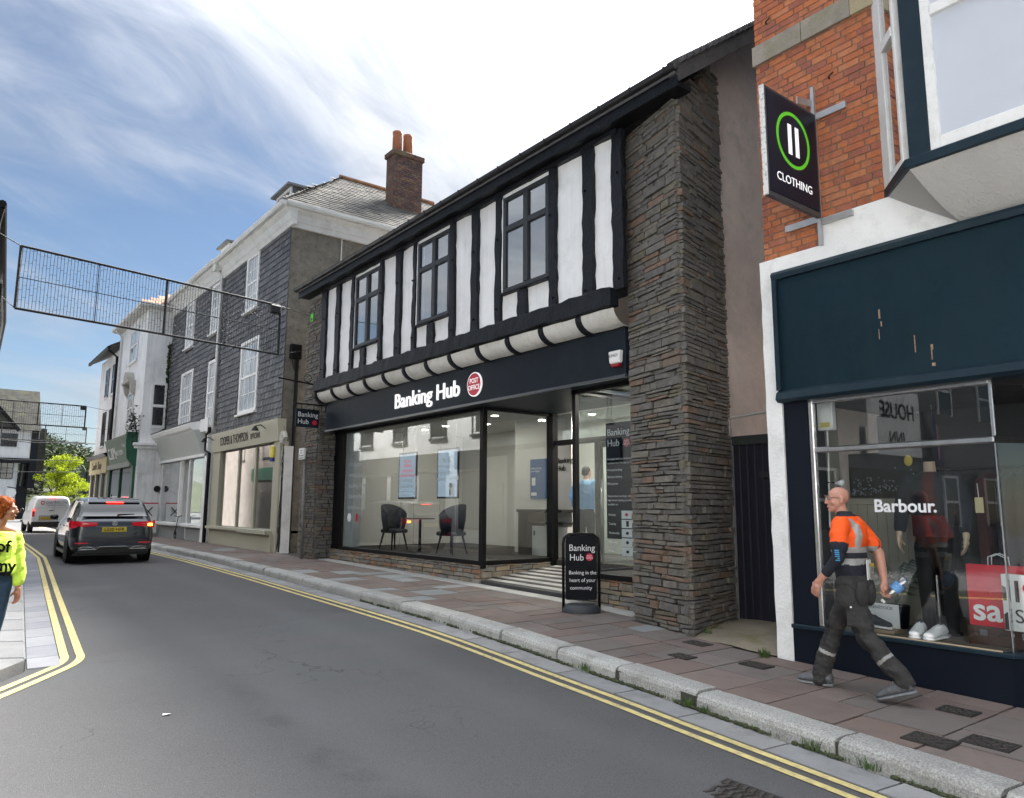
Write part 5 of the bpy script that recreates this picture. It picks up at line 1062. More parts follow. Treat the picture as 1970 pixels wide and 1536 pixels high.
# hipped slate roof with the ridge running back from the street
rf = M('roof_slate', (.17, .17, .165), .95, .2, 5, spec=.1, bump=.3, bscale=20, ramp=[(.09, .09, .088), (.115, .113, .108), (.075, .075, .075), (.13, .126, .115), (.1, .097, .09), (.085, .085, .085)], stain=(.17, .16, .13), sscale=6, samt=.5, island=True)
ey0, ey1, ex0, ez = 19.62, 26.6, 7.0, 10.27; rx, ry, rzz = 10.25, 23.1, 13.1
b = B(); b.add([(ex0, ey0, ez), (14, ey0, ez), (14, ry, rzz), (rx, ry, rzz), (ex0, ey1, ez), (14, ey1, ez)], [(0, 1, 2, 3), (0, 3, 4), (3, 2, 5, 4)]); b.build('roof', M('roof_deck', (.08, .08, .08), .9), slh)
tl = B()
def tile_plane(P00, udir, vdir, nrows, exposure, inside, w=.3):
    P00, udir, vdir = Vector(P00), Vector(udir).normalized(), Vector(vdir).normalized(); n_ = udir.cross(vdir); n_ = n_ if n_.z > 0 else -n_
    for r_ in range(nrows):
        s = (-.15 if r_ % 2 else 0)
        while s < 9:
            ww = w * random.uniform(.85, 1.1); a = P00 + udir * s + vdir * (r_ * exposure); m = a + udir * ww / 2
            if inside(m): lift = .02 + random.uniform(0, .012); e, f_ = udir * (ww - .008), vdir * (exposure * 1.25); tl.add([a + n_ * lift, a + e + n_ * lift, a + e + f_ + n_ * .004, a + f_ + n_ * .004, a, a + e], [(0, 1, 2, 3), (4, 5, 1, 0)])
            s += ww
vv = Vector((0, ry - ey0, rzz - ez))
tile_plane((ex0, ey0, ez), (1, 0, 0), vv, int(vv.length / .2), .2, lambda p: p.x > ex0 + (p.y - ey0) * (rx - ex0) / (ry - ey0) - .05 and p.x < 14)
vf = Vector((rx - ex0, 0, rzz - ez))
tile_plane((ex0, ey0, ez), (0, 1, 0), vf, int(vf.length / .2), .2, lambda p: p.y > ey0 + (p.x - ex0) * (ry - ey0) / (rx - ex0) - .05 and p.y < ey1 - (p.x - ex0) * (ey1 - ry) / (rx - ex0))
o = tl.build('roof_slates', rf, slh, fix=False); o['kind'] = 'stuff'
B().tube([(rx - .1, ry, rzz + .03), (14, ry, rzz + .05)], .09, 8).build('ridge_tiles', M('ridge_clay', (.28, .15, .08), .85, .3, 3), slh); B().tube([(ex0, ey0, ez + .02), (rx, ry, rzz + .03)], .035, 6).build('hip_flashing', rf, slh)
# dormers
def dormer(par, y0, y1, z0=10.75, z1=11.5, xf=7.85, back=9.4):
    b = B(); b.box(xf, back, y0, y1, z0, z1); o = b.build('dormer', M('dormer_slate', (.15, .16, .165), .7, .2, 4), par)
    for j in range(3):
        for i in range(4): B().box(xf + .12 + i * .34, xf + .45 + i * .34, y0 - .02, y0, z0 + .02 + j * .25, z0 + .255 + j * .25).build('cheek_slate', rf, o)
    B().box(xf - .2, back, y0 - .14, y1 + .14, z1, z1 + .07).build('flat_roof', M('lead_grey', (.16, .165, .17), .6, .15), o)
    wframe(o, (xf - .03, y1), (xf - .03, y0), z0 - .05, z1, .09, .06)
dormer(slh, 21.35, 22.6); dormer(slh2, 27.5, 28.5, 10.7, 11.45)
B().box(9.0, 14, 26.6, 33.4, 10.2, 10.5).build('roof', rf, slh2)
# chimney
cb_ = M('chimney_brick', (.12, .07, .055), .9, .35, 3, bump=.7, bscale=22, stain=(.13, .115, .05), sscale=2.5, samt=.6, fine=.3, fscale=22)
ch = B(); ch.box(11.42, 12.55, 21.5, 22.05, 11.0, 13.75); co = ch.build('chimney', cb_, slh)
for r_ in range(36):      # courses
    z = 11.2 + r_ * .0715
    for k in range(5):
        x0 = 11.42 + k * .226 - (.11 if r_ % 2 else 0); a, c = max(x0, 11.42), min(x0 + .216, 12.55)
        if c - a > .03 and r_ * 5 + k < 180: inst('brick', bpool_c[(r_ * 5 + k) % 4] if 'bpool_c' in globals() else globals().setdefault('bpool_c', [unit_box('brick', M('chimney_brick_face', (.12, .07, .055), .9, .25, 9, ramp=[(.12, .065, .05), (.09, .05, .05), (.15, .085, .06), (.1, .06, .055), (.13, .08, .065), (.075, .05, .05)], stain=(.2, .18, .13), sscale=4, samt=.6), .04) for _ in range(4)])[0], co, ((a + c) / 2, 21.5, z), (c - a, .03, .062))
B().box(11.35, 12.62, 21.43, 22.12, 13.75, 13.95).build('chimney_cap', cb_, co, bevel=.03); B().box(11.4, 12.55, 21.46, 21.6, 10.9, 11.25).build('chimney_flashing', M('lead_grey', (.16, .165, .17)), co)
pot = M('clay_pot', (.34, .13, .06), .8, .2, 5, stain=(.4, .33, .22), sscale=3, samt=.5)
for x in (11.66, 12.08): B().lathe([(.17, 0), (.165, .55), (.155, .66), (.17, .7), (.17, .78), (.12, .78), (.12, .6)], (x, 21.76, 13.95), 16).build('chimney_pot', pot, co, smooth=True)
# pipes on the side and front
B().tube([(10.65, 19.9, 9.95), (10.65, 19.93, 9.7), (10.35, 20.0, 9.5), (10.35, 20.0, 6.5)], .055, 8).build('downpipe', wcn, slh); B().tube([(8.95, 20.02, 9.7), (8.95, 20.02, 6.0)], .02, 6).build('cable_pipe', wcn, slh)
B().tube([(7.0, 26.3, 10.15), (7.1, 26.3, 9.95), (7.28, 26.3, 9.75), (7.28, 26.3, 4.35)], .055, 8).build('downpipe', wcn, slh); B().box(7.0, 7.2, 26.15, 26.5, 9.9, 10.2).build('hopper', wcn, slh)
B().tube([(7.2, 26.35, 4.35), (7.2, 26.35, 4.2), (7.2, 26.65, 4.1), (7.2, 26.65, 3.55), (7.2, 26.2, 3.45), (7.2, 26.2, .45)], .06, 8).build('downpipe', blackf, slh)
t = thing('junction_box', 'dark junction box with wires high on the roughcast side wall beside the stone pillar', 'box', (7.66, 19.97, 5.8)); B().box(7.5, 7.82, 19.88, 20.03, 5.8, 6.22).build('case', blackf, t, bevel=.02)
for k in range(4): B().tube([(7.55 + .07 * k, 19.93, 5.82), (7.6 + .03 * k, 19.9, 5.5 - .06 * k), (7.78, 19.96, 5.6)], .01, 5).build('wire', blackf, t)
B().tube([(7.72, 19.97, 5.8), (7.72, 19.97, .45)], .055, 8).build('downpipe', blackf, slh)
# ivy stems on the white return
iv = B()
for k in range(14):
    p = Vector((7.35, random.uniform(19.66, 20.0), .45)); pts = [p.copy()]
    for s_ in range(14): p = p + Vector((0, random.uniform(-.05, .05), random.uniform(.12, .3))); p.y = min(max(p.y, 19.64), 20.04); pts.append(p.copy())
    iv.tube(pts, [.012 - .0006 * i for i in range(15)], 5)
o = iv.build('climber_stems', M('stem_dark', (.03, .026, .022), .9, .3, 20)); o['kind'] = 'stuff'; tag(o, 'bare dark climber stems on the white wall beside the opticians', 'climber')
# alarm dummy
t = thing('alarm_box', 'weathered hexagonal alarm box beside the opticians fascia', 'alarm', (7.3, 19.6, 3.3)); B().lathe([(.2, 0), (.2, -.06), (.16, -.1)], (7.32, 19.55, 3.52), 6, 'x').build('case', M('dirty_white', (.5, .48, .42), .7, .2, 9, stain=(.06, .06, .05), sscale=14, samt=.8), t)
# opticians shopfront
cream = M('cream_paint', (.42, .40, .31), .6, .05, 2, stain=(.3, .29, .24), sscale=2, samt=.3)
sf = B(); sf.prism([(7.25, 3.45), (7.2, 4.02), (7.2, 4.07), (7.45, 4.07), (7.45, 3.45)], 'y', 19.85, 26.05); fo = sf.build('shop_fascia', cream, slh)
tilt = (Vector((-.05, 0, .57))).normalized()
text('COOPER & THOMPSON', .40, blackf, fo, (7.225, 25.1, 3.62), XS, tilt, .004, sx=.66); text('OPTICIANS', .24, blackf, fo, (7.225, 22.1, 3.64), XS, tilt, .004, sx=.7)
for y in (25.8, 20.75):
    lm = B().tube([(7.2, y, 3.85), (7.05, y, 3.95), (6.9, y, 3.9)], .015, 6).lathe([(.03, 0), (.11, -.12), (.1, -.12)], (6.9, y, 3.9), 12).build('fascia_lamp', blackf, fo)
B().box(7.3, 7.55, 25.3, 26.05, .42, 3.45).build('shop_pilaster', cream, slh, bevel=.01); B().box(7.3, 7.55, 19.85, 20.3, .42, 3.45).build('shop_pilaster', cream, slh, bevel=.01)
B().box(7.28, 7.6, 22.6, 25.6, .42, .93).box(7.22, 7.6, 20.0, 22.45, .42, .9).build('stall_riser', cream, slh); B().box(7.15, 7.6, 22.5, 26.0, .93, 1.02).build('shop_sill', cream, slh, bevel=.01); B().box(7.08, 7.6, 20.1, 22.5, .90, 1.02).build('shop_sill', cream, slh, bevel=.01)
for y in (23.5, 21.95): B().box(7.36, 7.46, y - .06, y + .06, 1.02, 3.4).build('shop_mullion', cream, slh)
og = glass_mat('old_glass', (.85, .88, .87), 2.2, .06)
for y0, y1 in ((20.3, 21.89), (22.01, 23.44), (23.56, 25.3)): B().box(7.40, 7.41, y0, y1, 1.02, 3.42).build('shop_window_pane', og, slh)
ins = M('shop_inside', (.22, .22, .21), .9, .4, .9); B().box(8.6, 8.7, 20, 26, .5, 3.4).box(7.5, 8.7, 20.05, 25.9, .93, 1.0).build('window_backing', ins, slh)
t = thing('plate_alarm', 'yellow and blue alarm plate at the top of the opticians window', 'alarm', (7.28, 20.3, 3.0)); B().box(7.22, 7.3, 20.18, 20.42, 3.0, 3.32).build('case', M('alarm_yellow', (.7, .6, .08), .4, 0), t, bevel=.02); B().box(7.22, 7.3, 20.2, 20.4, 2.9, 3.0).build('base', M('alarm_blue', (.02, .04, .25), .4, 0), t, bevel=.02)
ob = M('display_dark', (.03, .03, .035), .6, .3, 9)
for i, (y, w, h) in enumerate(((24.4, .3, .4), (23.9, .25, .25), (21.5, .5, .45), (20.9, .6, .6), (22.5, .3, .3))):
    o = thing('eyewear_stand', ['spectacle stand in the left pane of the opticians window', 'small dark display block beside the left mullion of the opticians', 'wire display with ornaments in the right opticians pane', 'dark display case at the right end of the opticians window', 'small display in the middle pane of the opticians window'][i], 'display stand', (7.8, y, 1.02)); B().box(7.7, 7.95, y - w / 2, y + w / 2, 1.02, 1.07).build('base', ob, o)
    for k in range(4): B().box(7.78, 7.8, y - w / 2 + w * (k + .2) / 4, y - w / 2 + w * (k + .6) / 4, 1.07, 1.07 + h * random.uniform(.5, 1)).build('upright', ob, o)
# grey-white shopfront further on
gw = M('greywhite_paint', (.46, .48, .46), .6, .05, 2, stain=(.33, .34, .33), sscale=2, samt=.3)
sf = B(); sf.prism([(7.28, 3.45), (6.98, 4.3), (6.98, 4.34), (7.45, 4.34), (7.45, 3.45)], 'y', 27.4, 33.5); fo = sf.build('shop_fascia', gw, slh2)
B().prism([(6.98, 4.32), (6.86, 4.4), (6.8, 4.52), (6.82, 4.58), (7.42, 4.72), (7.42, 4.32)], 'y', 27.5, 33.7).build('shop_cornice', wf, slh2); B().prism([(6.8, 4.58), (7.4, 4.74), (7.4, 4.76), (6.78, 4.61)], 'y', 27.5, 33.75).build('lead_flashing', M('lead_grey', (.16, .165, .17)), slh2)
B().box(7.18, 7.5, 26.55, 27.5, 4.25, 4.7).box(7.2, 7.5, 26.45, 26.75, .42, 4.25).build('shop_pilaster', wf, slh2)
B().box(7.2, 7.32, 26.5, 33.5, 3.38, 3.48).build('shop_head', wf, slh2)
B().box(7.3, 7.6, 30.3, 33.2, .4, .9).box(7.3, 7.6, 26.8, 29.0, .4, .9).build('stall_riser', M('riser_grey', (.3, .31, .31), .7, .1, 3), slh2); B().box(7.14, 7.6, 30.2, 33.35, .9, 1.02).box(7.14, 7.6, 26.7, 29.1, .9, 1.02).build('shop_sill', wf, slh2, bevel=.02)
for y in (33.2, 30.3, 29.0): B().box(7.3, 7.42, y - .07, y + .07, 1.0, 3.4).build('shop_mullion', wf, slh2)
for y0, y1 in ((30.37, 33.13), (26.8, 28.93)): B().box(7.36, 7.37, y0, y1, 1.02, 3.38).build('shop_window_pane', og, slh2)
B().box(7.75, 7.8, 29.05, 30.25, .45, 3.35).build('shop_door', MATS['shop_inside'], slh2); B().box(8.6, 8.7, 26.8, 33.4, .5, 3.4).build('window_backing', ins, slh2)
text('TOUCH', .3, vin, slh2, (7.35, 32.9, 2.95), XS, UP, .003)
# small bicycle-like wheeled trolley by the doorway
t = thing('wheeled_trolley', 'small dark folding scooter leaning in the shop doorway', 'scooter', (7.1, 29.6, .45)); q = B()
B().tube([(7.1 + 0, 29.6 + .14 * math.cos(a), .6 + .14 * math.sin(a)) for a in [k * math.pi / 8 for k in range(17)]], .018, 6, False).build('wheel', blackf, t); B().tube([(7.1, 29.6, .6), (7.14, 29.5, 1.25), (7.0, 29.5, 1.3)], .016, 6).tube([(7.14, 29.5, 1.25), (7.28, 29.5, 1.3)], .016, 6).build('stem', blackf, t)
# ------------------------------------------------------------------ white houses beyond the slate ones
wr = M('white_render', (.80, .805, .805), .8, .06, .8, bump=.25, bscale=18, stain=(.48, .49, .48), sscale=1.1, samt=.55, streak=(.35, .36, .34), stamt=.5)
dkglass = M('dark_pane', (.02, .022, .025), .08, .2, 1, spec=.8)
wh = thing('white_house', 'tall white rendered house with clay roof and green shopfront past the slate houses', 'building', (8, 36.5, .4))
B().box(6.4, 13, 33.46, 39.3, .3, 10.1).build('wall', wr, wh)
clay = M('clay_tiles', (.27, .14, .085), .85, .25, 3, bump=.6, bscale=14)
b = B(); b.add([(6.02, 33.05, 10.05), (6.02, 39.6, 10.05), (9.5, 39.6, 11.9), (9.5, 35.8, 11.9), (13, 33.05, 10.05)], [(0, 1, 2, 3), (0, 3, 4)]); b.build('roof', clay, wh)
tl2 = B()
for r_ in range(9):
    for k in range(26):
        t = r_ / 9; y = 33.05; x0 = 6.02 + t * 3.5 + k * .27
        if x0 < 13: tl2.add([(x0, 33.05 + 2.75 * t, 10.07 + 1.85 * t), (x0 + .25, 33.05 + 2.75 * t, 10.07 + 1.85 * t), (x0 + .25, 33.05 + 2.75 * (t + .12), 10.07 + 1.85 * (t + .12)), (x0, 33.05 + 2.75 * (t + .12), 10.07 + 1.85 * (t + .12)), (x0, 33.05 + 2.75 * t, 10.02 + 1.85 * t), (x0 + .25, 33.05 + 2.75 * t, 10.02 + 1.85 * t)], [(0, 1, 2, 3), (4, 5, 1, 0)])
tl2.build('roof_tiles', M('clay_tiles_many', (.27, .14, .085), .85, .2, 3, ramp=[(.26, .13, .08), (.31, .17, .1), (.2, .11, .08), (.28, .16, .1), (.23, .12, .07)], island=True), wh, fix=False)['kind'] = 'stuff'
soff = M('soffit_white', (.5, .5, .47), .8, .1, 3)
B().box(6.05, 6.45, 33.08, 39.55, 9.93, 10.03).box(6.45, 13, 33.08, 33.46, 9.93, 10.03).build('eaves_soffit', soff, wh); B().box(5.97, 6.06, 33.0, 39.6, 9.98, 10.1).box(6.06, 13, 33.0, 33.08, 9.98, 10.1).build('gutter', wcn, wh)
B().tube([(6.05, 38.9, 9.95), (6.33, 39.0, 9.7), (6.33, 39.0, 4.6)], .05, 8).build('downpipe', wcn, wh)
def opening(par, y0, y1, z0, z1, x=6.4, mat=None, sash_=True, fr=wf, nx_=2):
    o = B().box(x - .02, x + .03, y0, y1, z0, z1).build('window', mat or dkglass, par)
    f = B(); f.box(x - .04, x - .02, y0, y0 + .07, z0, z1).box(x - .04, x - .02, y1 - .07, y1, z0, z1).box(x - .04, x - .02, y0, y1, z0, z0 + .07).box(x - .04, x - .02, y0, y1, z1 - .07, z1).box(x - .045, x - .02, y0, y1, (z0 + z1) / 2 - .035, (z0 + z1) / 2 + .035)
    for i in range(1, nx_): y = y0 + (y1 - y0) * i / nx_; f.box(x - .035, x - .02, y - .02, y + .02, z0, z1)
    f.build('frame', fr, o); B().box(x - .09, x, y0 - .06, y1 + .06, z0 - .07, z0).build('sill', wr, o); return o
opening(wh, 35.2, 36.9, 8.0, 9.5, mat=M('pane_light', (.42, .45, .47))); o = opening(wh, 35.3, 36.5, 5.2, 6.6, mat=MATS['pane_light'])
# carved hood over the first floor window
hd = M('carved_stone', (.4, .38, .34), .85, .15, 6, bump=.5, bscale=30)
B().prism([(35.2, 7.0), (36.7, 7.0), (36.7, 7.1), (36.35, 7.1)] + [(35.95 + .4 * math.cos(R(180) * k / 8), 7.1 + .42 * math.sin(R(180) * k / 8)) for k in range(9)] + [(35.2, 7.1)], 'x', 6.1, 6.4).build('window_hood', hd, wh); B().prism([(6.4, 6.4), (6.25, 6.6), (6.15, 7.0), (6.4, 7.0)], 'y', 36.5, 36.75).prism([(6.4, 6.4), (6.25, 6.6), (6.15, 7.0), (6.4, 7.0)], 'y', 35.15, 35.4).build('window_hood_bracket', hd, wh)
sw = B(); sw.box(6.78, 7.24, 33.44, 33.47, 5.0, 6.72); o = sw.build('window', dkglass, wh); B().box(6.72, 6.8, 33.40, 33.45, 4.95, 6.8).box(7.22, 7.3, 33.40, 33.45, 4.95, 6.8).box(6.8, 7.22, 33.40, 33.45, 6.70, 6.8).box(6.8, 7.22, 33.40, 33.45, 5.75, 5.87).box(6.72, 7.3, 33.38, 33.45, 4.87, 4.95).build('frame', wf, o)
B().box(6.15, 7.34, 33.2, 33.46, 4.1, 4.22).box(6.2, 7.34, 33.28, 33.46, 3.98, 4.1).build('string_course', wr, wh, bevel=.02)
B().lathe([(.13, 0), (.13, -.03)], (7.2, 33.45, 2.35), 20, 'y').build('round_plaque', blackf, wh); B().box(6.4, 6.65, 33.42, 33.46, 2.95, 3.0).box(6.42, 6.62, 33.42, 33.46, 3.08, 3.2).build('wall_plaque', wcn, wh)
gpnt = M('shop_green', (.012, .085, .045), .45, .1, 2)
f = B(); f.prism([(6.3, 3.5), (6.05, 4.55), (6.0, 4.62), (6.4, 4.62), (6.4, 3.5)], 'y', 34.1, 39.3); fo = f.build('shop_fascia', gpnt, wh); B().prism([(6.3, 3.25), (6.02, 3.6), (5.95, 4.3), (5.98, 4.7), (6.42, 4.7), (6.42, 3.25)], 'y', 33.8, 34.1).build('fascia_console', gpnt, fo)
B().box(6.2, 6.4, 34.1, 39.3, 3.28, 3.5).build('blind_box', M('blind_box', (.25, .3, .27), .6), fo)
tl3 = Vector((-.24, 0, 1)).normalized(); text('C.&M.', .75, vin, fo, (6.24, 39.0, 3.75), XS, tl3, .01); text('FINE FOODS', .3, vin, fo, (6.2, 37.2, 3.85), XS, tl3, .01); text('Town Centre', .26, vin, fo, (6.14, 35.5, 4.15), XS, tl3, .01)
B().box(6.3, 6.42, 33.85, 34.2, .4, 3.3).box(6.3, 6.42, 36.6, 36.8, .4, 3.3).box(6.3, 6.42, 39.1, 39.3, .4, 3.3).box(6.3, 6.42, 34.2, 39.1, .4, 1.0).build('shopfront', gpnt, wh); B().box(6.36, 6.38, 34.2, 39.1, 1.0, 3.3).build('shop_window_pane', dkglass, wh)
# dark hanging basket / plant on the corner
pl_ = B()
for _ in range(160): a, c, d = random.gauss(0, .12), random.gauss(0, .14), random.gauss(0, .3); p = Vector((6.15 + a, 33.6 + c, 5.0 + d)); e = Vector((random.uniform(-1, 1), random.uniform(-1, 1), random.uniform(-1, 1))).normalized() * .07; g = e.orthogonal() * .8; pl_.add([p - e, p + g, p + e], [(0, 1, 2)])
t = thing('wall_plant', 'straggly dark plant growing above the green shop console', 'plant', (6.15, 33.6, 4.65)); o = pl_.build('leaves', M('plant_dark', (.02, .03, .018), .8, .3, 9), t, fix=False); o['kind'] = 'stuff'; B().tube([(6.3, 33.6, 4.6), (6.2, 33.6, 5.0), (6.1, 33.62, 5.6)], [.03, .02, .01], 6).build('stem', MATS['plant_dark'], t)
iv = B()
for _ in range(420): z = random.uniform(4.7, 8.6); p = Vector((7.3 + random.gauss(0, .035), 33.44, z)); e = Vector((random.uniform(-1, 1), random.uniform(-.4, .2), random.uniform(-1, 1))).normalized() * random.uniform(.03, .07); g = e.orthogonal(); iv.add([p - e, p + g, p + e, p - g], [(0, 1, 2, 3)])
t = thing('ivy', 'strip of ivy climbing where slate wall meets white wall', 'ivy', (7.3, 33.43, 4.6)); o = iv.build('leaves', M('ivy_green', (.07, .11, .03), .7, .4, 6), t, fix=False); o['kind'] = 'stuff'; B().tube([(7.3, 33.43, 4.6), (7.31, 33.42, 8.5)], .015, 6).build('stem', MATS['plant_dark'], t)
wh2 = thing('white_house', 'narrower white house with dark sash windows and cream shop sign beyond the green shop', 'building', (8, 42.5, .4))
B().box(6.4, 13, 39.35, 44.6, .3, 9.2).build('wall', wr, wh2); b = B(); b.prism([(5.9, 9.15), (9.5, 11.2), (13, 9.2), (13, 9.3), (9.5, 11.35), (5.9, 9.3)], 'y', 39.3, 45.1); b.build('roof', M('roof_dark', (.05, .05, .052), .8, .2, 4), wh2); B().box(5.82, 5.92, 39.3, 45.1, 9.1, 9.25).build('gutter', blackf, wh2); B().tube([(5.9, 39.6, 9.1), (6.3, 39.6, 8.8), (6.3, 39.6, 4.2)], .06, 8).build('downpipe', blackf, wh2)
for y0, y1 in ((40.1, 41.0), (41.9, 42.8)): opening(wh2, y0, y1, 7.1, 8.6, fr=MATS['dark_pane']); opening(wh2, y0, y1, 4.6, 6.35, fr=MATS['dark_pane'])
f = B(); f.box(6.2, 6.4, 39.5, 44.4, 3.2, 3.95); fo = f.build('shop_fascia', M('cream_sign', (.5, .44, .24), .6, .05), wh2); text('Candle Shop', .55, M('ink_brown', (.1, .07, .04), .6, 0), fo, (6.195, 43.6, 3.42), XS, UP, .008); B().prism([(6.15, 3.95), (6.0, 4.1), (6.4, 4.2), (6.4, 3.95)], 'y', 39.4, 44.6).build('shop_cornice', blackf, wh2)
for y in (39.6, 41.2, 42.8, 44.3): B().box(6.28, 6.42, y - .12, y + .12, .4, 3.2).build('shop_pilaster', M('cream_paint', (.42, .40, .31)), wh2)
B().box(6.36, 6.38, 39.7, 44.3, .6, 3.2).build('shop_window_pane', dkglass, wh2)
# boards by the far end of the pavement
t = thing('estate_board', 'white notice board with red edge and crossed mark beside the grey shop', 'sign', (6.95, 32.6, .45)); B().box(6.55, 7.2, 33.1, 33.14, .55, 1.75).build('board', white, t); B().box(6.53, 7.22, 33.09, 33.1, 1.73, 1.78).box(6.53, 6.57, 33.09, 33.1, .55, 1.75).build('edge', signred, t)
B().tube([(6.7, 33.08, 1.25), (7.0, 33.08, 1.6)], .02, 6).tube([(7.0, 33.08, 1.25), (6.7, 33.08, 1.6)], .02, 6).build('cross_mark', blackf, t); text('Dartmouth', .14, blackf, t, (6.58, 33.095, .95), (1, 0, 0), UP, .003); text('cleaning', .14, blackf, t, (6.6, 33.095, .8), (1, 0, 0), UP, .003)
# ------------------------------------------------------------------ timbered house at the end of the street
ft = thing('timbered_house', 'old white and black timbered house with slate roof at the far end of the street', 'building', (3.5, 86, .4))
B().box(-6, 6.7, 85, 94, 5.9, 8.85).build('upper_wall', wr, ft); B().box(-6, 5.9, 85.6, 94, .3, 5.9).build('lower_wall', wr, ft); B().box(-6, 6.9, 84.8, 85.7, 5.6, 6.05).build('jetty_beam', timber_m, ft)
b = B(); b.prism([(84.4, 8.75), (89.5, 13.2), (94.5, 8.75)], 'x', -6, 7.4); b.build('roof', M('old_slate_roof', (.062, .062, .056), .95, spec=.08, var=.35, scale=1.6, bump=.8, bscale=6, stain=(.09, .09, .045), sscale=.8, samt=.6), ft)
b = B(); b.prism([(-1.0, 8.9), (2.2, 12.6), (5.4, 8.9)], 'y', 83.9, 89); b.build('gable_roof', MATS['old_slate_roof'], ft); B().obox((3.85, 84.0, 10.65), (1.75, 0, -2.05), (0, .2, 0), (.12, 0, .1)).build('verge', blackf, ft)
def fwin(x0, x1, z0, z1, y): o = B().box(x0, x1, y - .05, y, z0, z1).build('window', dkglass, ft); f = B(); n = 4; [f.box(x0 + (x1 - x0) * i / n - .03, x0 + (x1 - x0) * i / n + .03, y - .07, y - .05, z0, z1) for i in range(n + 1)]; [f.box(x0, x1, y - .075, y - .05, z0 + (z1 - z0) * i / 3 - .03, z0 + (z1 - z0) * i / 3 + .03) for i in range(4)]; f.build('glazing_bars', MATS['charcoal_frame'], o)
fwin(4.3, 5.55, 7.15, 8.35, 85); fwin(1.5, 3.2, 7.15, 8.35, 85); fwin(3.6, 5.5, 4.1, 5.6, 85.6); fwin(0, 2.4, 4.1, 5.6, 85.6)
for x in (6.0, 6.35, 6.65): B().tube([(x, 85.5, 3.0), (x + .15, 85.2, 6.0)], .1, 6).build('carved_post', timber_m, ft)
B().box(6.72, 7.3, 84.9, 94, 3.2, 8.7).box(5.9, 6.8, 85.4, 94, .3, 3.4).build('carved_side', timber_m, ft); B().box(6.9, 7.35, 85.0, 88, 8.0, 8.7).build('upper_wall', wr, ft)
t = thing('hanging_sign', 'round white hanging sign on the far timbered house', 'sign', (5.6, 84.6, 2.6)); B().lathe([(.42, 0), (.42, .1)], (5.45, 84.4, 2.75), 20, 'y').build('disc', white, t); B().tube([(5.1, 84.4, 3.3), (7.4, 84.6, 2.9)], .04, 6).build('arm', blackf, t)
B().box(7.6, 8.6, 92, 97, 4, 9.6).build('side_block', MATS['old_slate_roof'], ft)
# ------------------------------------------------------------------ lime green tree and hedge
def leaf_cloud(b, c, r_, n, s, flat=.8):
    c = Vector(c)
    for _ in range(n):
        d = Vector((random.gauss(0, 1), random.gauss(0, 1), random.gauss(0, 1))).normalized() * (random.random() ** .45); p = c + Vector((d.x * r_[0], d.y * r_[1], d.z * r_[2]))
        e = Vector((random.uniform(-1, 1), random.uniform(-1, 1), random.uniform(-.6, .6))).normalized() * s * random.uniform(.6, 1.3); g = e.cross(Vector((random.uniform(-1, 1), random.uniform(-1, 1), 1))).normalized() * e.length * .7
        b.add([p - e, p - g * .5, p + e, p + g * .5], [(0, 1, 2, 3)])
def leaf_mat(name, col, trans=.4):
    m = M(name, col, .7, .3, 1.2, fine=.25, fscale=9, spec=.12); t = m.node_tree; bs = t.nodes['Principled BSDF']; out_ = t.nodes['Material Output']; tr = t.nodes.new('ShaderNodeBsdfTranslucent'); ad = t.nodes.new('ShaderNodeMixShader'); ad.inputs[0].default_value = trans
    t.links.new(bs.inputs['Base Color'].links[0].from_socket, tr.inputs[0]); t.links.new(bs.outputs[0], ad.inputs[1]); t.links.new(tr.outputs[0], ad.inputs[2]); t.links.new(ad.outputs[0], out_.inputs[0]); return m
lime = leaf_mat('lime_leaves', (.25, .31, .012), .45)
t = thing('lime_tree', 'bright yellow-green leafy tree at the end of the street', 'tree', (8.6, 75, .4))
tk = B(); tk.tube([(8.6, 75, .4), (8.5, 75, 1.6), (8.3, 75, 2.8), (8.1, 75, 4.6)], [.2, .16, .12, .05], 8)
for a, h in ((9.9, 3.9), (7.3, 3.6), (8.9, 5.4), (7.6, 5.0), (10.2, 2.9)): tk.tube([(8.45, 75, 1.9), ((8.45 + a) / 2, 75, h * .72), (a, 75, h)], [.09, .06, .025], 6)
tk.build('trunk', M('bark', (.06, .05, .04), .9, .3, 6), t)
cr = B()
for _ in range(70):
    a = random.uniform(0, 6.28); r_ = random.uniform(.2, 2.15); zc_ = random.uniform(1.6, 5.9); k = 1 - max(0, (zc_ - 3.8) / 3.2) ** 1.3
    leaf_cloud(cr, (8.5 + math.cos(a) * r_ * k, 75 + math.sin(a) * r_ * k, zc_), (.52, .52, .38), 120, .10)
cr.build('crown', lime, t, fix=False)
t = thing('hedge_shrub', 'dark green shrub below the lime tree behind the vehicles', 'shrub', (9.5, 70, .4)); cr = B()
for k in range(16): leaf_cloud(cr, (7.6 + k * .28, 70 + random.uniform(-.5, .5), .9 + random.uniform(0, .9)), (.5, .5, .45), 70, .1)
cr.build('leaves', leaf_mat('shrub_leaves', (.07, .11, .025), .3), t, fix=False); B().tube([(9, 70, .4), (9, 70, 1.5)], .06, 6).build('stem', MATS['bark'], t)
t = thing('bandstand_board', 'dark slatted board on posts behind the lime tree', 'board', (10.8, 78, .4)); B().box(10.1, 11.3, 78, 78.1, 2.7, 4.6).build('panel', M('board_slate', (.05, .055, .065), .7), t); B().box(10.65, 10.75, 77.9, 78, .4, 5.0).build('post', blackf, t)
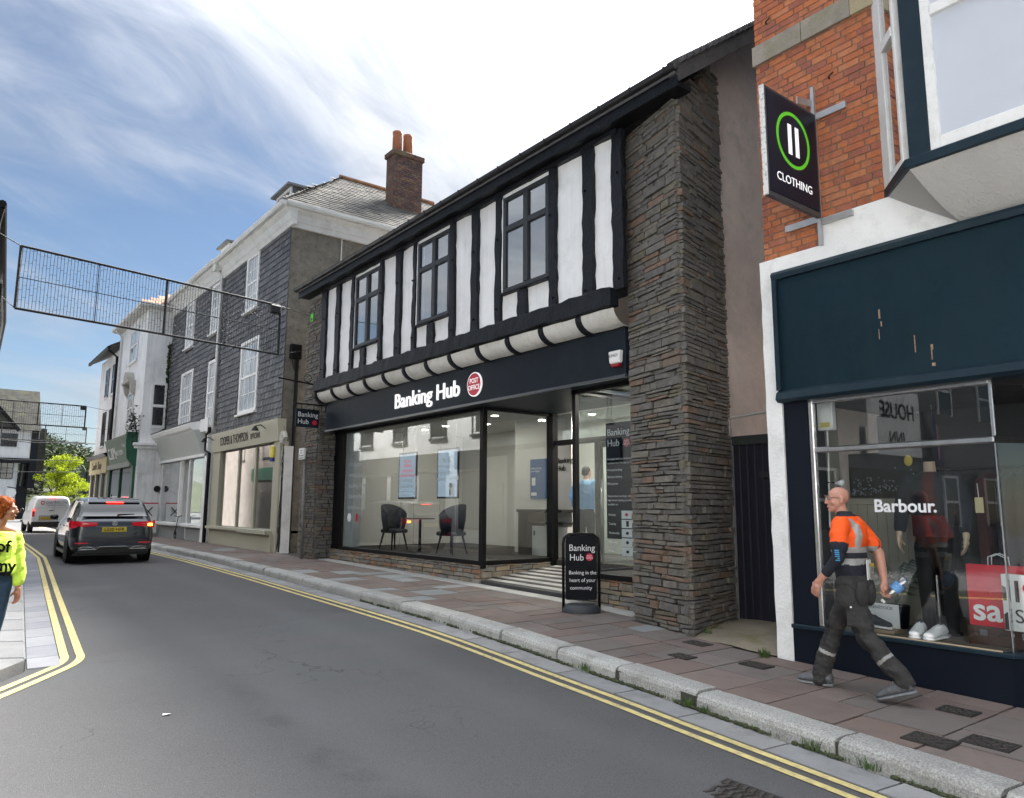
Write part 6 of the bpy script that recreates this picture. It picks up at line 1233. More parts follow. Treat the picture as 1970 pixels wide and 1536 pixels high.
# ------------------------------------------------------------------ wooded hill behind the town
b = B(); vs = []; nxh, nyh = 30, 10
def hz(x, y): return .3 + max(0, (y - 150) / 130) * (17 + 4 * math.sin(x * .11 - .4) - .10 * abs(x - 18)) * .95
for j in range(nyh + 1):
    for i in range(nxh + 1): x, y = -90 + 260 * i / nxh, 150 + 150 * j / nyh; vs.append((x, y, hz(x, min(y, 285)) if y < 290 else hz(x, 285) - (y - 285)))
m = nxh + 1; b.add(vs, [(j * m + i, j * m + i + 1, (j + 1) * m + i + 1, (j + 1) * m + i) for j in range(nyh) for i in range(nxh)])
struct(b.build('hill', M('hill_ground', (.035, .045, .02), .95, .3, .1)), 'wooded hillside rising behind the town')
wd = B()
for _ in range(620):
    x = random.uniform(-5, 75); y = random.uniform(160, 283); z = hz(x, y); s = random.uniform(2.2, 4.6)
    for q in range(3): leaf_cloud(wd, (x + random.uniform(-1, 1) * s * .5, y, z + s * random.uniform(.5, 1.3)), (s * .7, s * .7, s * .6), 26, s * .22)
o = wd.build('far_wood', leaf_mat('wood_leaves', (.034, .048, .022), .2), fix=False); o['kind'] = 'stuff'; tag(o, 'dense dark green wood covering the far hillside', 'wood')
# ------------------------------------------------------------------ houses on the near-left side (inn and terrace seen in the window reflections)
op = thing('corner_inn', 'white rendered inn on the left corner, seen reflected in the shop window', 'building', (-3, 11.5, .2))
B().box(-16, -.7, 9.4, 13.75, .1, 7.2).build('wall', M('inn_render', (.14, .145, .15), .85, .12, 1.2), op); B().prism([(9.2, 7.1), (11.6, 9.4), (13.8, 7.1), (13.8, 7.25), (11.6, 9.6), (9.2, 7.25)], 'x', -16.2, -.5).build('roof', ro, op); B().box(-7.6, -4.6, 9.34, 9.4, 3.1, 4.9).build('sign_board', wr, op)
for x in (-2.4, -9.4, -12.4):
    for z in (1.2, 4.5): o = B().box(x - .45, x + .45, 9.37, 9.42, z, z + 1.4).build('window', dkglass, op); B().box(x - .5, x - .43, 9.35, 9.4, z - .05, z + 1.45).box(x + .43, x + .5, 9.35, 9.4, z - .05, z + 1.45).box(x - .43, x + .43, 9.35, 9.4, z + .65, z + .72).box(x - .43, x + .43, 9.35, 9.4, z + 1.38, z + 1.45).build('frame', wf, o)
B().box(-8.6, -3.6, 9.36, 9.41, .3, 2.7).build('bar_window', dkglass, op)
for y in (10.3, 12.6):
    for z in (1.3, 4.7): o = B().box(-.72, -.67, y - .45, y + .45, z, z + 1.4).build('window', dkglass, op); B().box(-.70, -.64, y - .5, y - .43, z - .05, z + 1.45).box(-.70, -.64, y + .43, y + .5, z - .05, z + 1.45).box(-.70, -.64, y - .43, y + .43, z + .65, z + .72).box(-.70, -.64, y - .43, y + .43, z + 1.38, z + 1.45).build('frame', wf, o)
text('HOUSE', .62, blackf, op, (-7.25, 9.335, 4.1), (1, 0, 0), UP, .01, bold=.01); text('INN', .5, blackf, op, (-6.6, 9.335, 3.4), (1, 0, 0), UP, .01, bold=.01)
op2 = thing('terrace_house', 'white terrace along the left side, its black gutter at the left edge', 'building', (-1.5, 25, .3))
def fxl(y): return lerp_tab([(13.8, .22), (23, .78), (33, 1.05), (50, 1.2)], y)
b = B(); ys = [13.8, 18, 23, 28, 33, 42, 50]; vs = []
for y in ys: vs += [(fxl(y), y, .1), (fxl(y), y, 6.6), (-6, y, 6.6), (-6, y, .1)]
b.add(vs, [(4 * i + k, 4 * i + (k + 1) % 4, 4 * i + 4 + (k + 1) % 4, 4 * i + 4 + k) for i in range(6) for k in range(4)] + [(0, 1, 2, 3), (24, 27, 26, 25)]); b.build('wall', wr, op2)
b = B(); vs = []
for y in ys: vs += [(fxl(y) + .12, y, 6.5), (-3, y, 9.2), (-6.4, y, 6.5)]
b.add(vs, [(3 * i + k, 3 * i + k + 1, 3 * i + 4 + k, 3 * i + 3 + k) for i in range(6) for k in range(2)]); b.build('roof', ro, op2)
B().tube([(fxl(y) + .17, y if y > 13.9 else 13.75, 6.42) for y in ys], .06, 8).build('gutter', blackf, op2); B().tube([(.40, 13.85, 6.4), (.36, 13.85, 6.1), (.34, 13.86, 5.1)], .04, 8).tube([(.47, 13.9, 5.15), (.47, 13.9, 4.9), (.38, 13.95, 4.75), (.36, 13.95, .3)], .045, 8).build('downpipe', blackf, op2)
for y in (15.5, 18.5, 21.0, 23.6, 26.4, 29.2, 32.0, 35.5, 39, 43, 47):
    x = fxl(y); o = B().box(x - .1, x + .02, y - .48, y + .48, 4.3, 5.7).build('window', dkglass, op2); B().box(x - .02, x + .05, y - .54, y - .46, 4.22, 5.78).box(x - .02, x + .05, y + .46, y + .54, 4.22, 5.78).box(x - .02, x + .05, y - .46, y + .46, 4.95, 5.03).box(x - .02, x + .05, y - .46, y + .46, 5.7, 5.78).box(x - .02, x + .1, y - .58, y + .58, 4.14, 4.22).build('frame', MATS['charcoal_frame'], o)
for y0, y1, m_ in ((14.6, 22.4, MATS['shop_navy']), (22.9, 31.5, M('fascia_brown', (.06, .055, .045), .6, .1)), (32, 41, gpnt)):
    xa, xb = fxl(y0), fxl(y1); f = B(); f.add([(xa - .05, y0, 3.0), (xa + .12, y0, 3.0), (xb + .12, y1, 3.0), (xb - .05, y1, 3.0), (xa - .05, y0, 3.65), (xa + .12, y0, 3.65), (xb + .12, y1, 3.65), (xb - .05, y1, 3.65)], [(0, 3, 2, 1), (4, 5, 6, 7), (0, 1, 5, 4), (1, 2, 6, 5), (2, 3, 7, 6), (3, 0, 4, 7)]); f.build('shop_fascia', m_, op2)
    n = 4
    for i in range(n): ya, yb = y0 + (y1 - y0) * (i + .08) / n, y0 + (y1 - y0) * (i + .92) / n; q = B(); q.hexa([(fxl(ya) - .1, ya, .9), (fxl(ya) + .02, ya, .9), (fxl(yb) + .02, yb, .9), (fxl(yb) - .1, yb, .9), (fxl(ya) - .1, ya, 2.9), (fxl(ya) + .02, ya, 2.9), (fxl(yb) + .02, yb, 2.9), (fxl(yb) - .1, yb, 2.9)]); q.build('shop_window_pane', dkglass, op2)
nc = thing('bounce_house', 'unseen white house behind the viewer, added to bounce light onto the shopfronts', 'building', (-6, -6, 0))  # unseen house added so its sunlit wall bounces light onto the facades
B().box(-11, -1.9, -16, 2.0, -.3, 7.0).build('wall', wr, nc); B().prism([(-11.3, 6.9), (-6.5, 10), (-1.6, 6.9), (-1.6, 7.05), (-6.5, 10.2), (-11.3, 7.05)], 'y', -16.2, 2.2).build('roof', ro, nc)
for y in (-9, -6, -3, 0):
    for z in (1.2, 4.4): o = B().box(-1.92, -1.87, y - .45, y + .45, z, z + 1.4).build('window', dkglass, nc); B().box(-1.9, -1.84, y - .5, y - .43, z - .05, z + 1.45).box(-1.9, -1.84, y + .43, y + .5, z - .05, z + 1.45).box(-1.9, -1.84, y - .43, y + .43, z + .65, z + .72).build('frame', wf, o)
b = B(); b.hexa([(.20, 13.78, .1), (.26, 13.78, .1), (fxl(18.6) + .04, 18.6, .1), (fxl(18.6) - .02, 18.6, .1), (.20, 13.78, 6.45), (.26, 13.78, 6.45), (fxl(18.6) + .04, 18.6, 6.45), (fxl(18.6) - .02, 18.6, 6.45)]); b.build('dimming_panel_near', M('dimming_grey', (.07, .072, .075), .85, .15, 2), op2)  # dark panel added on the terrace to dim reflections in the bank's right pane
b = B(); b.hexa([(fxl(33.2) - .02, 33.2, .1), (fxl(33.2) + .04, 33.2, .1), (fxl(50) + .04, 50, .1), (fxl(50) - .02, 50, .1), (fxl(33.2) - .02, 33.2, 6.45), (fxl(33.2) + .04, 33.2, 6.45), (fxl(50) + .04, 50, 6.45), (fxl(50) - .02, 50, 6.45)]); b.build('dimming_panel_far', M('dimming_panel_far', (.19, .165, .15), .85, .2, 2), op2)  # added darker panel, toning down the white wall mirrored in the opticians' windows
# union flag on a short pole at the inn
t = thing('wall_flag', 'red, white and blue flag on a pole, reflected in the shop window', 'flag', (-8.3, 9.2, 3.6)); B().tube([(-8.7, 9.38, 3.4), (-7.8, 9.1, 4.6)], .02, 6).build('pole', white, t)
for w, mname, c, d in ((.36, 'flag_blue', (.01, .02, .15), 0), (.12, 'flag_white', (.7, .7, .7), .004), (.06, 'flag_red', (.45, .01, .03), .008)):
    q = B()
    if d == 0: q.add([(-8.6, 9.2 - d, 2.9), (-7.85, 9.08 - d, 3.1), (-7.8, 9.08 - d, 4.5), (-8.5, 9.2 - d, 3.7), (-8.6, 9.21, 2.9), (-7.85, 9.09, 3.1), (-7.8, 9.09, 4.5), (-8.5, 9.21, 3.7)], [(0, 1, 2, 3), (7, 6, 5, 4), (0, 4, 5, 1), (2, 6, 7, 3)])
    else: q.obox((-8.2, 9.13 - d, 3.55), (w / 2, 0, 0), (0, .003 + d, 0), (0, 0, .5)); q.obox((-8.2, 9.13 - d, 3.55), (.34, -.055, .0), (0, .003 + d, 0), (0, 0, w / 2))
    q.build('cloth' if d == 0 else 'cloth_cross', M(mname, c, .8, .1, 5), t)
# ------------------------------------------------------------------ festive light frames across the street
wire = M('wire_black', (.012, .012, .013), .6, 0)
def light_frame(label, P0, P1, z0, z1, box_end=True, dens=.07, tie0=None, tie1=None, ndiv=3, rr=.022, sr=.004):
    P0, P1 = Vector((*P0, 0)), Vector((*P1, 0)); d = P1 - P0; L_ = d.length; d.normalize()
    t = thing('light_frame', label, 'light frame', ((P0.x + P1.x) / 2, (P0.y + P1.y) / 2, z0), 'festive light frames over the street')
    P = lambda s, z: P0 + d * s + UP * z
    for a, c in ((P(0, z0), P(L_, z0)), (P(0, z1), P(L_, z1)), (P(0, z0), P(0, z1)), (P(L_, z0), P(L_, z1))): B().tube([a, c], rr, 6).build('frame_tube', wire, t)
    for i in range(1, ndiv + 1):
        s = L_ * i / (ndiv + 1); B().tube([P(s, z0), P(s, z1)], rr * (.9 if i == 2 else .35), 6).build('divider', wire, t)
    zm = (z0 + z1) / 2; B().tube([P(0, zm), P(L_, zm)], rr * .35, 6).build('divider', wire, t)
    st = B(); s = dens / 2; k = 0
    while s < L_:
        zz_ = z1; pts = []
        off = random.uniform(-.008, .008); st.tube([P(s + off, z1), P(s - off, zm), P(s + off * .5, z0)], sr, 3, False)
        z = z1 - random.uniform(0, .12)
        while z > z0 + .05: st.tube([P(s, z), P(s + dens * .95, z + random.uniform(-.02, .02))], sr * .8, 3, False); z -= random.uniform(.15, .24)
        s += dens; k += 1
    st.build('light_strings', wire, t, fix=False)['kind'] = 'stuff'
    if box_end: q = P(L_ - .12, z1 - .1); B().obox(q, d * .12, (0, .06, 0), (0, 0, .09)).build('power_box', wire, t, bevel=.02)
    for tie, s in ((tie0, 0), (tie1, L_)):
        if tie: B().tube([P(s, z1), tie], .009, 5).build('tie_wire', wire, t); B().tube([P(s, z0), Vector(tie) - UP * .9], .006, 5).build('tie_wire', wire, t)
light_frame('wide black festive light net hung across the street, nearest one', (.71, 14.1), (5.4, 15.05), 4.84, 5.89, tie0=(.3, 14.0, 6.05), tie1=(7.28, 18.1, 6.6), dens=.052, sr=.0045)
light_frame('festive light net over the street beyond the nearest one, upper of the far pair', (1.4, 40), (5.25, 40.2), 5.32, 6.35, dens=.09, tie0=(1.1, 40, 6.3), tie1=(6.35, 40.3, 6.2), rr=.03, sr=.006)
light_frame('farthest festive light net over the street, lower of the far pair', (2.6, 52), (6.95, 52.2), 5.45, 6.42, dens=.1, tie0=(1.2, 52, 6.4), tie1=(9, 52.3, 6.3), rr=.03, sr=.006)
for i, (y, z) in enumerate(((46, 5.0), (57, 4.6), (62, 4.0))):
    o = B().tube([(1.1, y, z + .1), (3.5, y, z - .1), (7.4, y, z)], .02, 5).build('overhead_cable', wire); tag(o, ['overhead cable above the van, highest of three', 'overhead cable crossing the lime tree top, middle of three', 'lowest overhead cable in front of the far trees'][i], 'cable')
# ------------------------------------------------------------------ vehicles
def ring_pts(st):
    y, zb, zt, hw, gw, zbelt = st
    if zt < zbelt + .02: zbelt = zt - .02
    g = gw
    return [(0, zb), (hw * .82, zb), (hw * .97, zb + (zbelt - zb) * .12), (hw, zb + (zbelt - zb) * .42), (hw * .985, zb + (zbelt - zb) * .75), (hw * .945, zbelt), (hw * .945 + (g - hw * .945) * .5, zbelt + (zt - zbelt) * .52), (g, zt - (zt - zbelt) * .08 - .01), (g * .82, zt - .004), (0, zt)]
def loft_body(stations, name, mat, par, sub=1):
    b = B(); vs = []; rows = []
    for st in stations:
        h = ring_pts(st); full = [(x, z) for x, z in h] + [(-x, z) for x, z in h[-2:0:-1]]; rows.append(len(full)); vs += [(x, st[0], z) for x, z in full]
    n = rows[0]; m = len(stations)
    b.add(vs, [(i * n + k, i * n + (k + 1) % n, i * n + n + (k + 1) % n, i * n + n + k) for i in range(m - 1) for k in range(n)] + [tuple(range(n))[::-1], tuple(range((m - 1) * n, m * n))])
    o = b.build(name, mat, par, smooth=True)
    if sub: md = o.modifiers.new('sub', 'SUBSURF'); md.levels = md.render_levels = sub
    return o
def st_at(stations, y):
    for a, c in zip(stations, stations[1:]):
        if a[0] <= y <= c[0]: t = (y - a[0]) / (c[0] - a[0]); return tuple(p + (q - p) * t for p, q in zip(a, c))
    return stations[-1]
def side_panel(stations, ys, u0, u1, off, name, mat, par, side, nu=4, clip=None):
    """patch lying on the flank between belt and roof (u: 0 belt .. 1 roof)"""
    b = B(); vs = []
    for y in ys:
        h = ring_pts(st_at(stations, y)); A_, B_, C2 = Vector(h[5]), Vector(h[6]), Vector(h[7])
        lo, hi = clip(y) if clip else (u0, u1)
        for k in range(nu + 1):
            u = lo + (hi - lo) * k / nu; p = A_.lerp(B_, u * 2) if u < .5 else B_.lerp(C2, u * 2 - 1); vs.append((side * (p.x + off), y, p.y))
    m = nu + 1; b.add(vs, [(i * m + k, i * m + k + 1, (i + 1) * m + k + 1, (i + 1) * m + k) for i in range(len(ys) - 1) for k in range(nu)]); return b.build(name, mat, par, smooth=True)
tyre_m = M('tyre_rubber', (.012, .012, .012), .85, .1, 20); rim_m = M('alloy_rim', (.28, .28, .29), .3, .1, 6, metal=.9)
def wheel(par, x, y, r_, w, side, spokes=10, z=None):
    z = z if z is not None else r_; c = (x, y, z)
    o = B().lathe([(r_ * .66, -w / 2), (r_ * .93, -w / 2), (r_, -w / 2 * .72), (r_, w / 2 * .72), (r_ * .93, w / 2), (r_ * .66, w / 2)], c, 28, 'x').build('wheel', tyre_m, par, smooth=True)
    q = B(); q.lathe([(r_ * .67, side * w * .42), (r_ * .63, side * w * .46), (r_ * .6, side * w * .2), (.02, side * w * .2)], c, 24, 'x'); q.build('rim', rim_m, o, smooth=True)
    s = B()
    for k in range(spokes): a = 2 * math.pi * k / spokes; d = Vector((0, math.cos(a), math.sin(a))); s.obox(Vector(c) + d * r_ * .35 + Vector((side * w * .42, 0, 0)), d * r_ * .3, d.cross(Vector((1, 0, 0))) * r_ * .045, (w * .05, 0, 0))
    s.lathe([(r_ * .12, side * w * .36), (r_ * .1, side * w * .48)], c, 12, 'x'); s.build('spokes', rim_m, o); return o
paint = M('graphite_paint', (.028, .034, .044), .32, .04, 2, metal=.6, coat=1.0)
carglass = M('car_glass', (.012, .014, .016), .04, 0, spec=.9, coat=.6); gloss = M('gloss_black', (.008, .008, .009), .25, 0)
redl = M('tail_red', (.22, .006, .012), .15, 0, coat=.8, emit=(.4, .0, .01), es=.12); brk_l = M('brake_glow', (.8, .02, .02), .3, 0, emit=(1, .03, .02), es=2.2); amber = M('indicator_glow', (1, .4, .02), .3, 0, emit=(1, .33, .02), es=4)
plate_y = M('plate_yellow', (.72, .52, .03), .45, .03); platex = M('plate_black', (.015, .015, .015), .5, 0)
car = thing('hatchback_car', 'dark grey hatchback seen from behind with its right indicator lit', 'car', (0, 0, 0))
CS = [(-2.215, .36, .70, .62, .55, .69), (-2.20, .30, .98, .77, .66, .95), (-2.12, .26, 1.04, .86, .72, .98), (-2.02, .24, 1.10, .885, .71, .99), (-1.93, .23, 1.27, .893, .69, .99), (-1.84, .22, 1.42, .897, .675, .99), (-1.72, .21, 1.50, .9, .67, .985), (-1.4, .2, 1.545, .9, .675, .98), (-.8, .2, 1.565, .9, .685, .97), (-.1, .2, 1.56, .9, .69, .96), (.45, .2, 1.52, .9, .685, .95), (.85, .2, 1.36, .9, .66, .95), (1.2, .2, 1.13, .9, .68, .94), (1.5, .2, 1.0, .895, .7, .93), (1.85, .22, .93, .87, .68, .88), (2.1, .25, .82, .8, .6, .78), (2.2, .34, .66, .65, .5, .64)]
loft_body(CS, 'body', paint, car, 2)
for s in (-1, 1):
    side_panel(CS, [-1.62 + .1 * k for k in range(7)], .1, .9, .006, 'rear_side_window', carglass, car, s, clip=lambda y: (.1 + max(0, (-1.4 - y)) * .9, .9 - max(0, (-1.35 - y)) * .6)); side_panel(CS, [-.95 + .11 * k for k in range(8)], .08, .92, .006, 'rear_door_window', carglass, car, s); side_panel(CS, [-.12 + .12 * k for k in range(8)], .08, .92, .006, 'front_door_window', carglass, car, s, clip=lambda y: (.08, .92 - max(0, y - .35) * .75))
    B().tube([(s * .955, .62, .98), (s * 1.02, .66, 1.02)], .02, 6).build('mirror_arm', gloss, car); B().ball((s * 1.03, .68, 1.05), .1, .07, .075, 14, 10).build('door_mirror', gloss, car, smooth=True)
    for y in (-1.365, 1.365):
        wheel(car, s * .80, y, .33, .22, s)
        ar = B(); ar.lathe([(.40, 0), (.40, .01), (.345, .01)], (s * .895 - (0 if s > 0 else .01), y, .36), 24, 'x'); ar.build('wheel_arch', gloss, car)
    for y in (-.55, .3): B().box(s * .91 - .012, s * .91 + .012, y - .1, y + .1, .84, .87).build('door_handle', paint, car, bevel=.005)
    B().box(s * .86 - .04, s * .86 + .04, -1.0, 1.0, .2, .27).build('sill_trim', gloss, car)
    # wrap-round tail lamp
    b = B(); pp = [(.36, -2.192), (.52, -2.182), (.68, -2.165), (.79, -2.12), (.86, -2.03), (.895, -1.9)]; vs = []
    for i, (x, y) in enumerate(pp): zt = .985 - .0 * i; hgt = .045 + .02 * i; ox = .0 if i < 3 else .02; vs += [(s * (x + ox), y - .034, .915 - hgt * .75), (s * (x + .01 + ox), y - .046, .925), (s * (x + ox), y - .034, .93 + hgt * .55)]
    b.add(vs, [(i * 3 + k, i * 3 + k + 1, i * 3 + 4 + k, i * 3 + 3 + k) for i in range(5) for k in range(2)]); lam = b.build('tail_lamp', redl, car, smooth=True)
    if s > 0: B().box(.72, .82, -2.21, -2.15, .87, .93).build('indicator', amber, lam, bevel=.01)
    B().box(s * .66 - .13, s * .66 + .13, -2.225, -2.2, .47, .495).build('bumper_reflector', redl, car)
    ex = B(); P_ = [(s * .36, .335), (s * .66, .345), (s * .72, .375), (s * .62, .395), (s * .46, .39)]; ex.tube([(x, -2.235, z) for x, z in P_ + P_[:1]], .010, 6, False); ex.build('exhaust_trim', M('chrome', (.6, .6, .6)), car)
def rear_patch(y0, y1, wf0, wf1, off, name, mat, n=8, m=6):
    b = B(); vs = []
    for j in range(m + 1):
        t = j / m; y = y0 + (y1 - y0) * t; st = st_at(CS, y); w = wf0 + (wf1 - wf0) * t
        for i in range(n + 1): f_ = -1 + 2 * i / n; vs.append((w * f_, y - off + .07 * abs(f_) ** 4 * 0, st[2] + off * .5 - .0))
    k = n + 1; b.add(vs, [(j * k + i, j * k + i + 1, (j + 1) * k + i + 1, (j + 1) * k + i) for j in range(m) for i in range(n)]); return b.build(name, mat, car, smooth=True)
rear_patch(-2.06, -1.79, .70, .56, .05, 'rear_window', carglass)
B().obox((0, -1.83, 1.462), (.55, 0, 0), (0, .12, .035), (0, 0, .014)).build('roof_spoiler', paint, car, bevel=.01); B().obox((0, -1.945, 1.425), (.19, 0, 0), (0, .012, .003), (0, 0, .008)).build('brake_light', brk_l, car)
B().tube([(.06, -2.09, 1.13), (.1, -2.08, 1.14), (.42, -2.06, 1.15)], [.02, .014, .008], 6).build('rear_wiper', gloss, car)
pl2 = B().box(-.26, .26, -2.228, -2.215, .735, .845).build('number_plate', plate_y, car, bevel=.004); text('LS20 HFR', .115, platex, pl2, (0, -2.2295, .755), (1, 0, 0), UP, .001, 'CENTER', bold=.012, sx=.93)
B().box(-.4, .4, -2.205, -2.19, .71, .87).build('plate_recess', paint, car, bevel=.02); bd = B(); ring(bd, (0, -2.208, .93), (1, 0, 0), UP, .052, .009, .008, 24); [bd.obox((.022 * math.cos(a), -2.212, .93 + .022 * math.sin(a)), Vector((math.cos(a), 0, math.sin(a))) * .022, (0, .003, 0), Vector((-math.sin(a), 0, math.cos(a))) * .005) for a in (R(90), R(210), R(330))]; bd.build('badge', MATS['chrome'], car)
B().prism([(-.78, .24), (.78, .24), (.72, .36), (.3, .4), (-.3, .4), (-.72, .36)], 'y', -2.222, -2.1).build('diffuser', gloss, car, bevel=.01); B().tube([(-.72, -2.23, .33), (-.36, -2.235, .335), (-.28, -2.235, .395), (.28, -2.235, .395), (.36, -2.235, .335), (.72, -2.23, .33)], .008, 6).build('bumper_trim', MATS['chrome'], car)
B().tube([(-.80, -2.03, 1.0), (-.83, -2.17, .8), (-.72, -2.215, .52), (0, -2.228, .5), (.72, -2.215, .52), (.83, -2.17, .8), (.80, -2.03, 1.0)], .004, 5).build('hatch_seam', gloss, car)
B().box(-.8, .8, -1.9, 1.9, .18, .24).build('underbody', gloss, car); B().obox((0, -1.2, 1.6), (.012, 0, 0), (0, .09, 0), (0, 0, .03)).build('roof_aerial', gloss, car, bevel=.01)
car.location = (3.47, 22.0, gr(22) + .0); car.rotation_euler.z = R(-2)
# white council van further down the street
vp = M('van_white', (.72, .74, .76), .35, .03, 1, coat=.6); van = thing('white_van', 'white van with a crest and lettering on its rear doors ahead of the dark car', 'van', (0, 0, 0))
VS = [(-2.2, .42, 1.2, .76, .68, 1.1), (-2.19, .36, 1.74, .87, .68, 1.05), (-2.1, .32, 1.81, .905, .72, 1.05), (-1.5, .3, 1.85, .91, .73, 1.05), (-.3, .28, 1.85, .91, .73, 1.05), (.6, .28, 1.8, .91, .72, 1.03), (1.1, .28, 1.45, .91, .7, 1.02), (1.5, .28, 1.12, .9, .7, 1.0), (1.95, .3, .98, .86, .66, .92), (2.2, .38, .72, .72, .55, .7)]
loft_body(VS, 'body', vp, van, 2)
B().box(-.86, .86, -2.27, -2.12, .28, .55).build('rear_bumper', M('bumper_black', (.02, .02, .021), .7, .05), van, bevel=.03, seg=2)
for s in (-1, 1):
    B().box(s * .80 - .055, s * .80 + .055, -2.215, -2.12, .8, 1.2).build('tail_lamp', redl, van, bevel=.02); B().box(s * .80 - .05, s * .80 + .05, -2.225, -2.2, 1.09, 1.17).build('brake_light', brk_l, van, bevel=.01); wheel(van, s * .8, -1.35, .32, .2, s); wheel(van, s * .8, 1.35, .32, .2, s); side_panel(VS, [.3 + .1 * k for k in range(7)], .1, .85, .006, 'door_window', carglass, van, s)
    B().ball((s * 1.0, .9, 1.1), .09, .07, .12, 12, 8).build('door_mirror', gloss, van, smooth=True)
B().box(-.14, .14, -2.2, -2.15, 1.79, 1.82).build('brake_light', brk_l, van); B().box(.085, .095, -2.206, -2.19, .5, 1.75).box(-.72, .72, -2.206, -2.195, 1.24, 1.25).build('door_seams', M('seam_grey', (.3, .31, .32), .6), van); B().box(-.13, .06, -2.225, -2.2, 1.1, 1.13).build('door_handle', gloss, van)
p3 = B().box(-.5, -.02, -2.225, -2.2, .66, .78).build('number_plate', plate_y, van); text('WL69 GXK', .11, platex, p3, (-.26, -2.227, .68), (1, 0, 0), UP, .001, 'CENTER', bold=.012, sx=.85)
B().box(-.56, .03, -2.212, -2.19, .62, .86).build('plate_recess', MATS['seam_grey'], van, bevel=.02)
text('DARTMOUTH', .2, M('van_ink', (.12, .13, .15), .6, 0), van, (-.3, -2.212, 1.44), (1, 0, 0), UP, .001, sx=.74); text('TOWN COUNCIL', .12, MATS['van_ink'], van, (-.28, -2.212, 1.33), (1, 0, 0), UP, .001, sx=.9)
q = B(); q.prism([(-.52, 1.58), (-.36, 1.58), (-.36, 1.47), (-.44, 1.37), (-.52, 1.47)], 'y', -2.214, -2.2); q.build('crest', M('crest_red', (.5, .05, .03), .5, 0), van); B().box(-.49, -.39, -2.217, -2.213, 1.46, 1.53).build('crest_charge', white, van)
van.location = (4.65, 46.5, gr(46)); van.rotation_euler.z = R(1)
# ------------------------------------------------------------------ people
def organic(name, b, vox, par, mats, fn=None, it=5, fold=0.0):
    """fuse overlapping closed shapes into one continuous skin by voxel remeshing"""
    me = b.mesh('tmp'); o = bpy.data.objects.new('tmp', me); COL.objects.link(o)
    rm = o.modifiers.new('r', 'REMESH'); rm.mode = 'VOXEL'; rm.voxel_size = vox; rm.adaptivity = 0
    sm = o.modifiers.new('s', 'SMOOTH'); sm.factor = .5; sm.iterations = it
    dg = bpy.context.evaluated_depsgraph_get(); r_ = bpy.data.meshes.new_from_object(o.evaluated_get(dg)); bpy.data.objects.remove(o); bpy.data.meshes.remove(me)
    if fold:      # cloth folds
        nor = [v.normal.copy() for v in r_.vertices]
        for v, nv_ in zip(r_.vertices, nor):
            p = v.co.copy(); v.co = p + nv_ * fold * (mnoise.noise(Vector((p.x * 7, p.y * 7, p.z * 15 + p.x * 9))) + .5 * mnoise.noise(Vector((p.x * 16 + p.z * 12, p.y * 16, p.z * 30))))
    r_.name = name; r_.materials.clear()
    for m in mats: r_.materials.append(m)
    if fn and len(mats) > 1: r_.polygons.foreach_set('material_index', [fn(p.center) for p in r_.polygons])
    r_.polygons.foreach_set('use_smooth', [True] * len(r_.polygons))
    q = bpy.data.objects.new(name, r_); COL.objects.link(q); q.parent = par; return q
def limb(b, pts, rs, n=12):
    for p, r_ in zip(pts, rs): b.ball(p, r_, r_, r_, 12, 8)
    for (p, r0), (q, r1) in zip(zip(pts, rs), list(zip(pts, rs))[1:]): b.tube([p, q], [r0, r1], n)
def ell(b, secs, n=18):
    """elliptical sections (x, y, z, rx, ry) stacked into a closed trunk"""
    vs = []
    for x, y, z, rx_, ry_ in secs: vs += [(x + rx_ * math.cos(2 * math.pi * k / n), y + ry_ * math.sin(2 * math.pi * k / n), z) for k in range(n)]
    m = len(secs); b.add(vs, [(i * n + k, i * n + (k + 1) % n, i * n + n + (k + 1) % n, i * n + n + k) for i in range(m - 1) for k in range(n)] + [tuple(range(n))[::-1], tuple(range((m - 1) * n, m * n))])
def head(b, c, yaw, s=1.0, neck=None, pitch=0):
    """skull, jaw, brow, nose, lips, chin and ears, turned by yaw; local forward is +y"""
    M3 = Matrix.Rotation(yaw, 3, 'Z') @ Matrix.Rotation(pitch, 3, 'X'); c = Vector(c)
    def bl(p, rx_, ry_, rz_, n=14, m=10):
        t = B(); t.ball((0, 0, 0), rx_ * s, ry_ * s, rz_ * s, n, m); b.add([c + M3 @ (Vector(v) + Vector(p) * s) for v in t.v], t.f)
    bl((0, -.012, .03), .076, .096, .085); bl((0, .02, -.02), .066, .078, .09); bl((0, .045, -.075), .045, .045, .04); bl((0, .075, -.098), .022, .02, .018)
    bl((0, .088, .022), .05, .014, .012); bl((0, .100, -.018), .013, .02, .028); bl((0, .112, -.03), .014, .014, .012); bl((0, .092, -.066), .026, .012, .01)
    for sx in (-1, 1): bl((sx * .076, -.005, -.01), .01, .022, .034); bl((sx * .045, .065, -.03), .022, .022, .02)
    if neck: b.tube([c + M3 @ Vector((0, -.015, -.06)) * s, neck], [.052 * s, .06 * s], 14)
    return lambda p: c + M3 @ (Vector(p) * s)
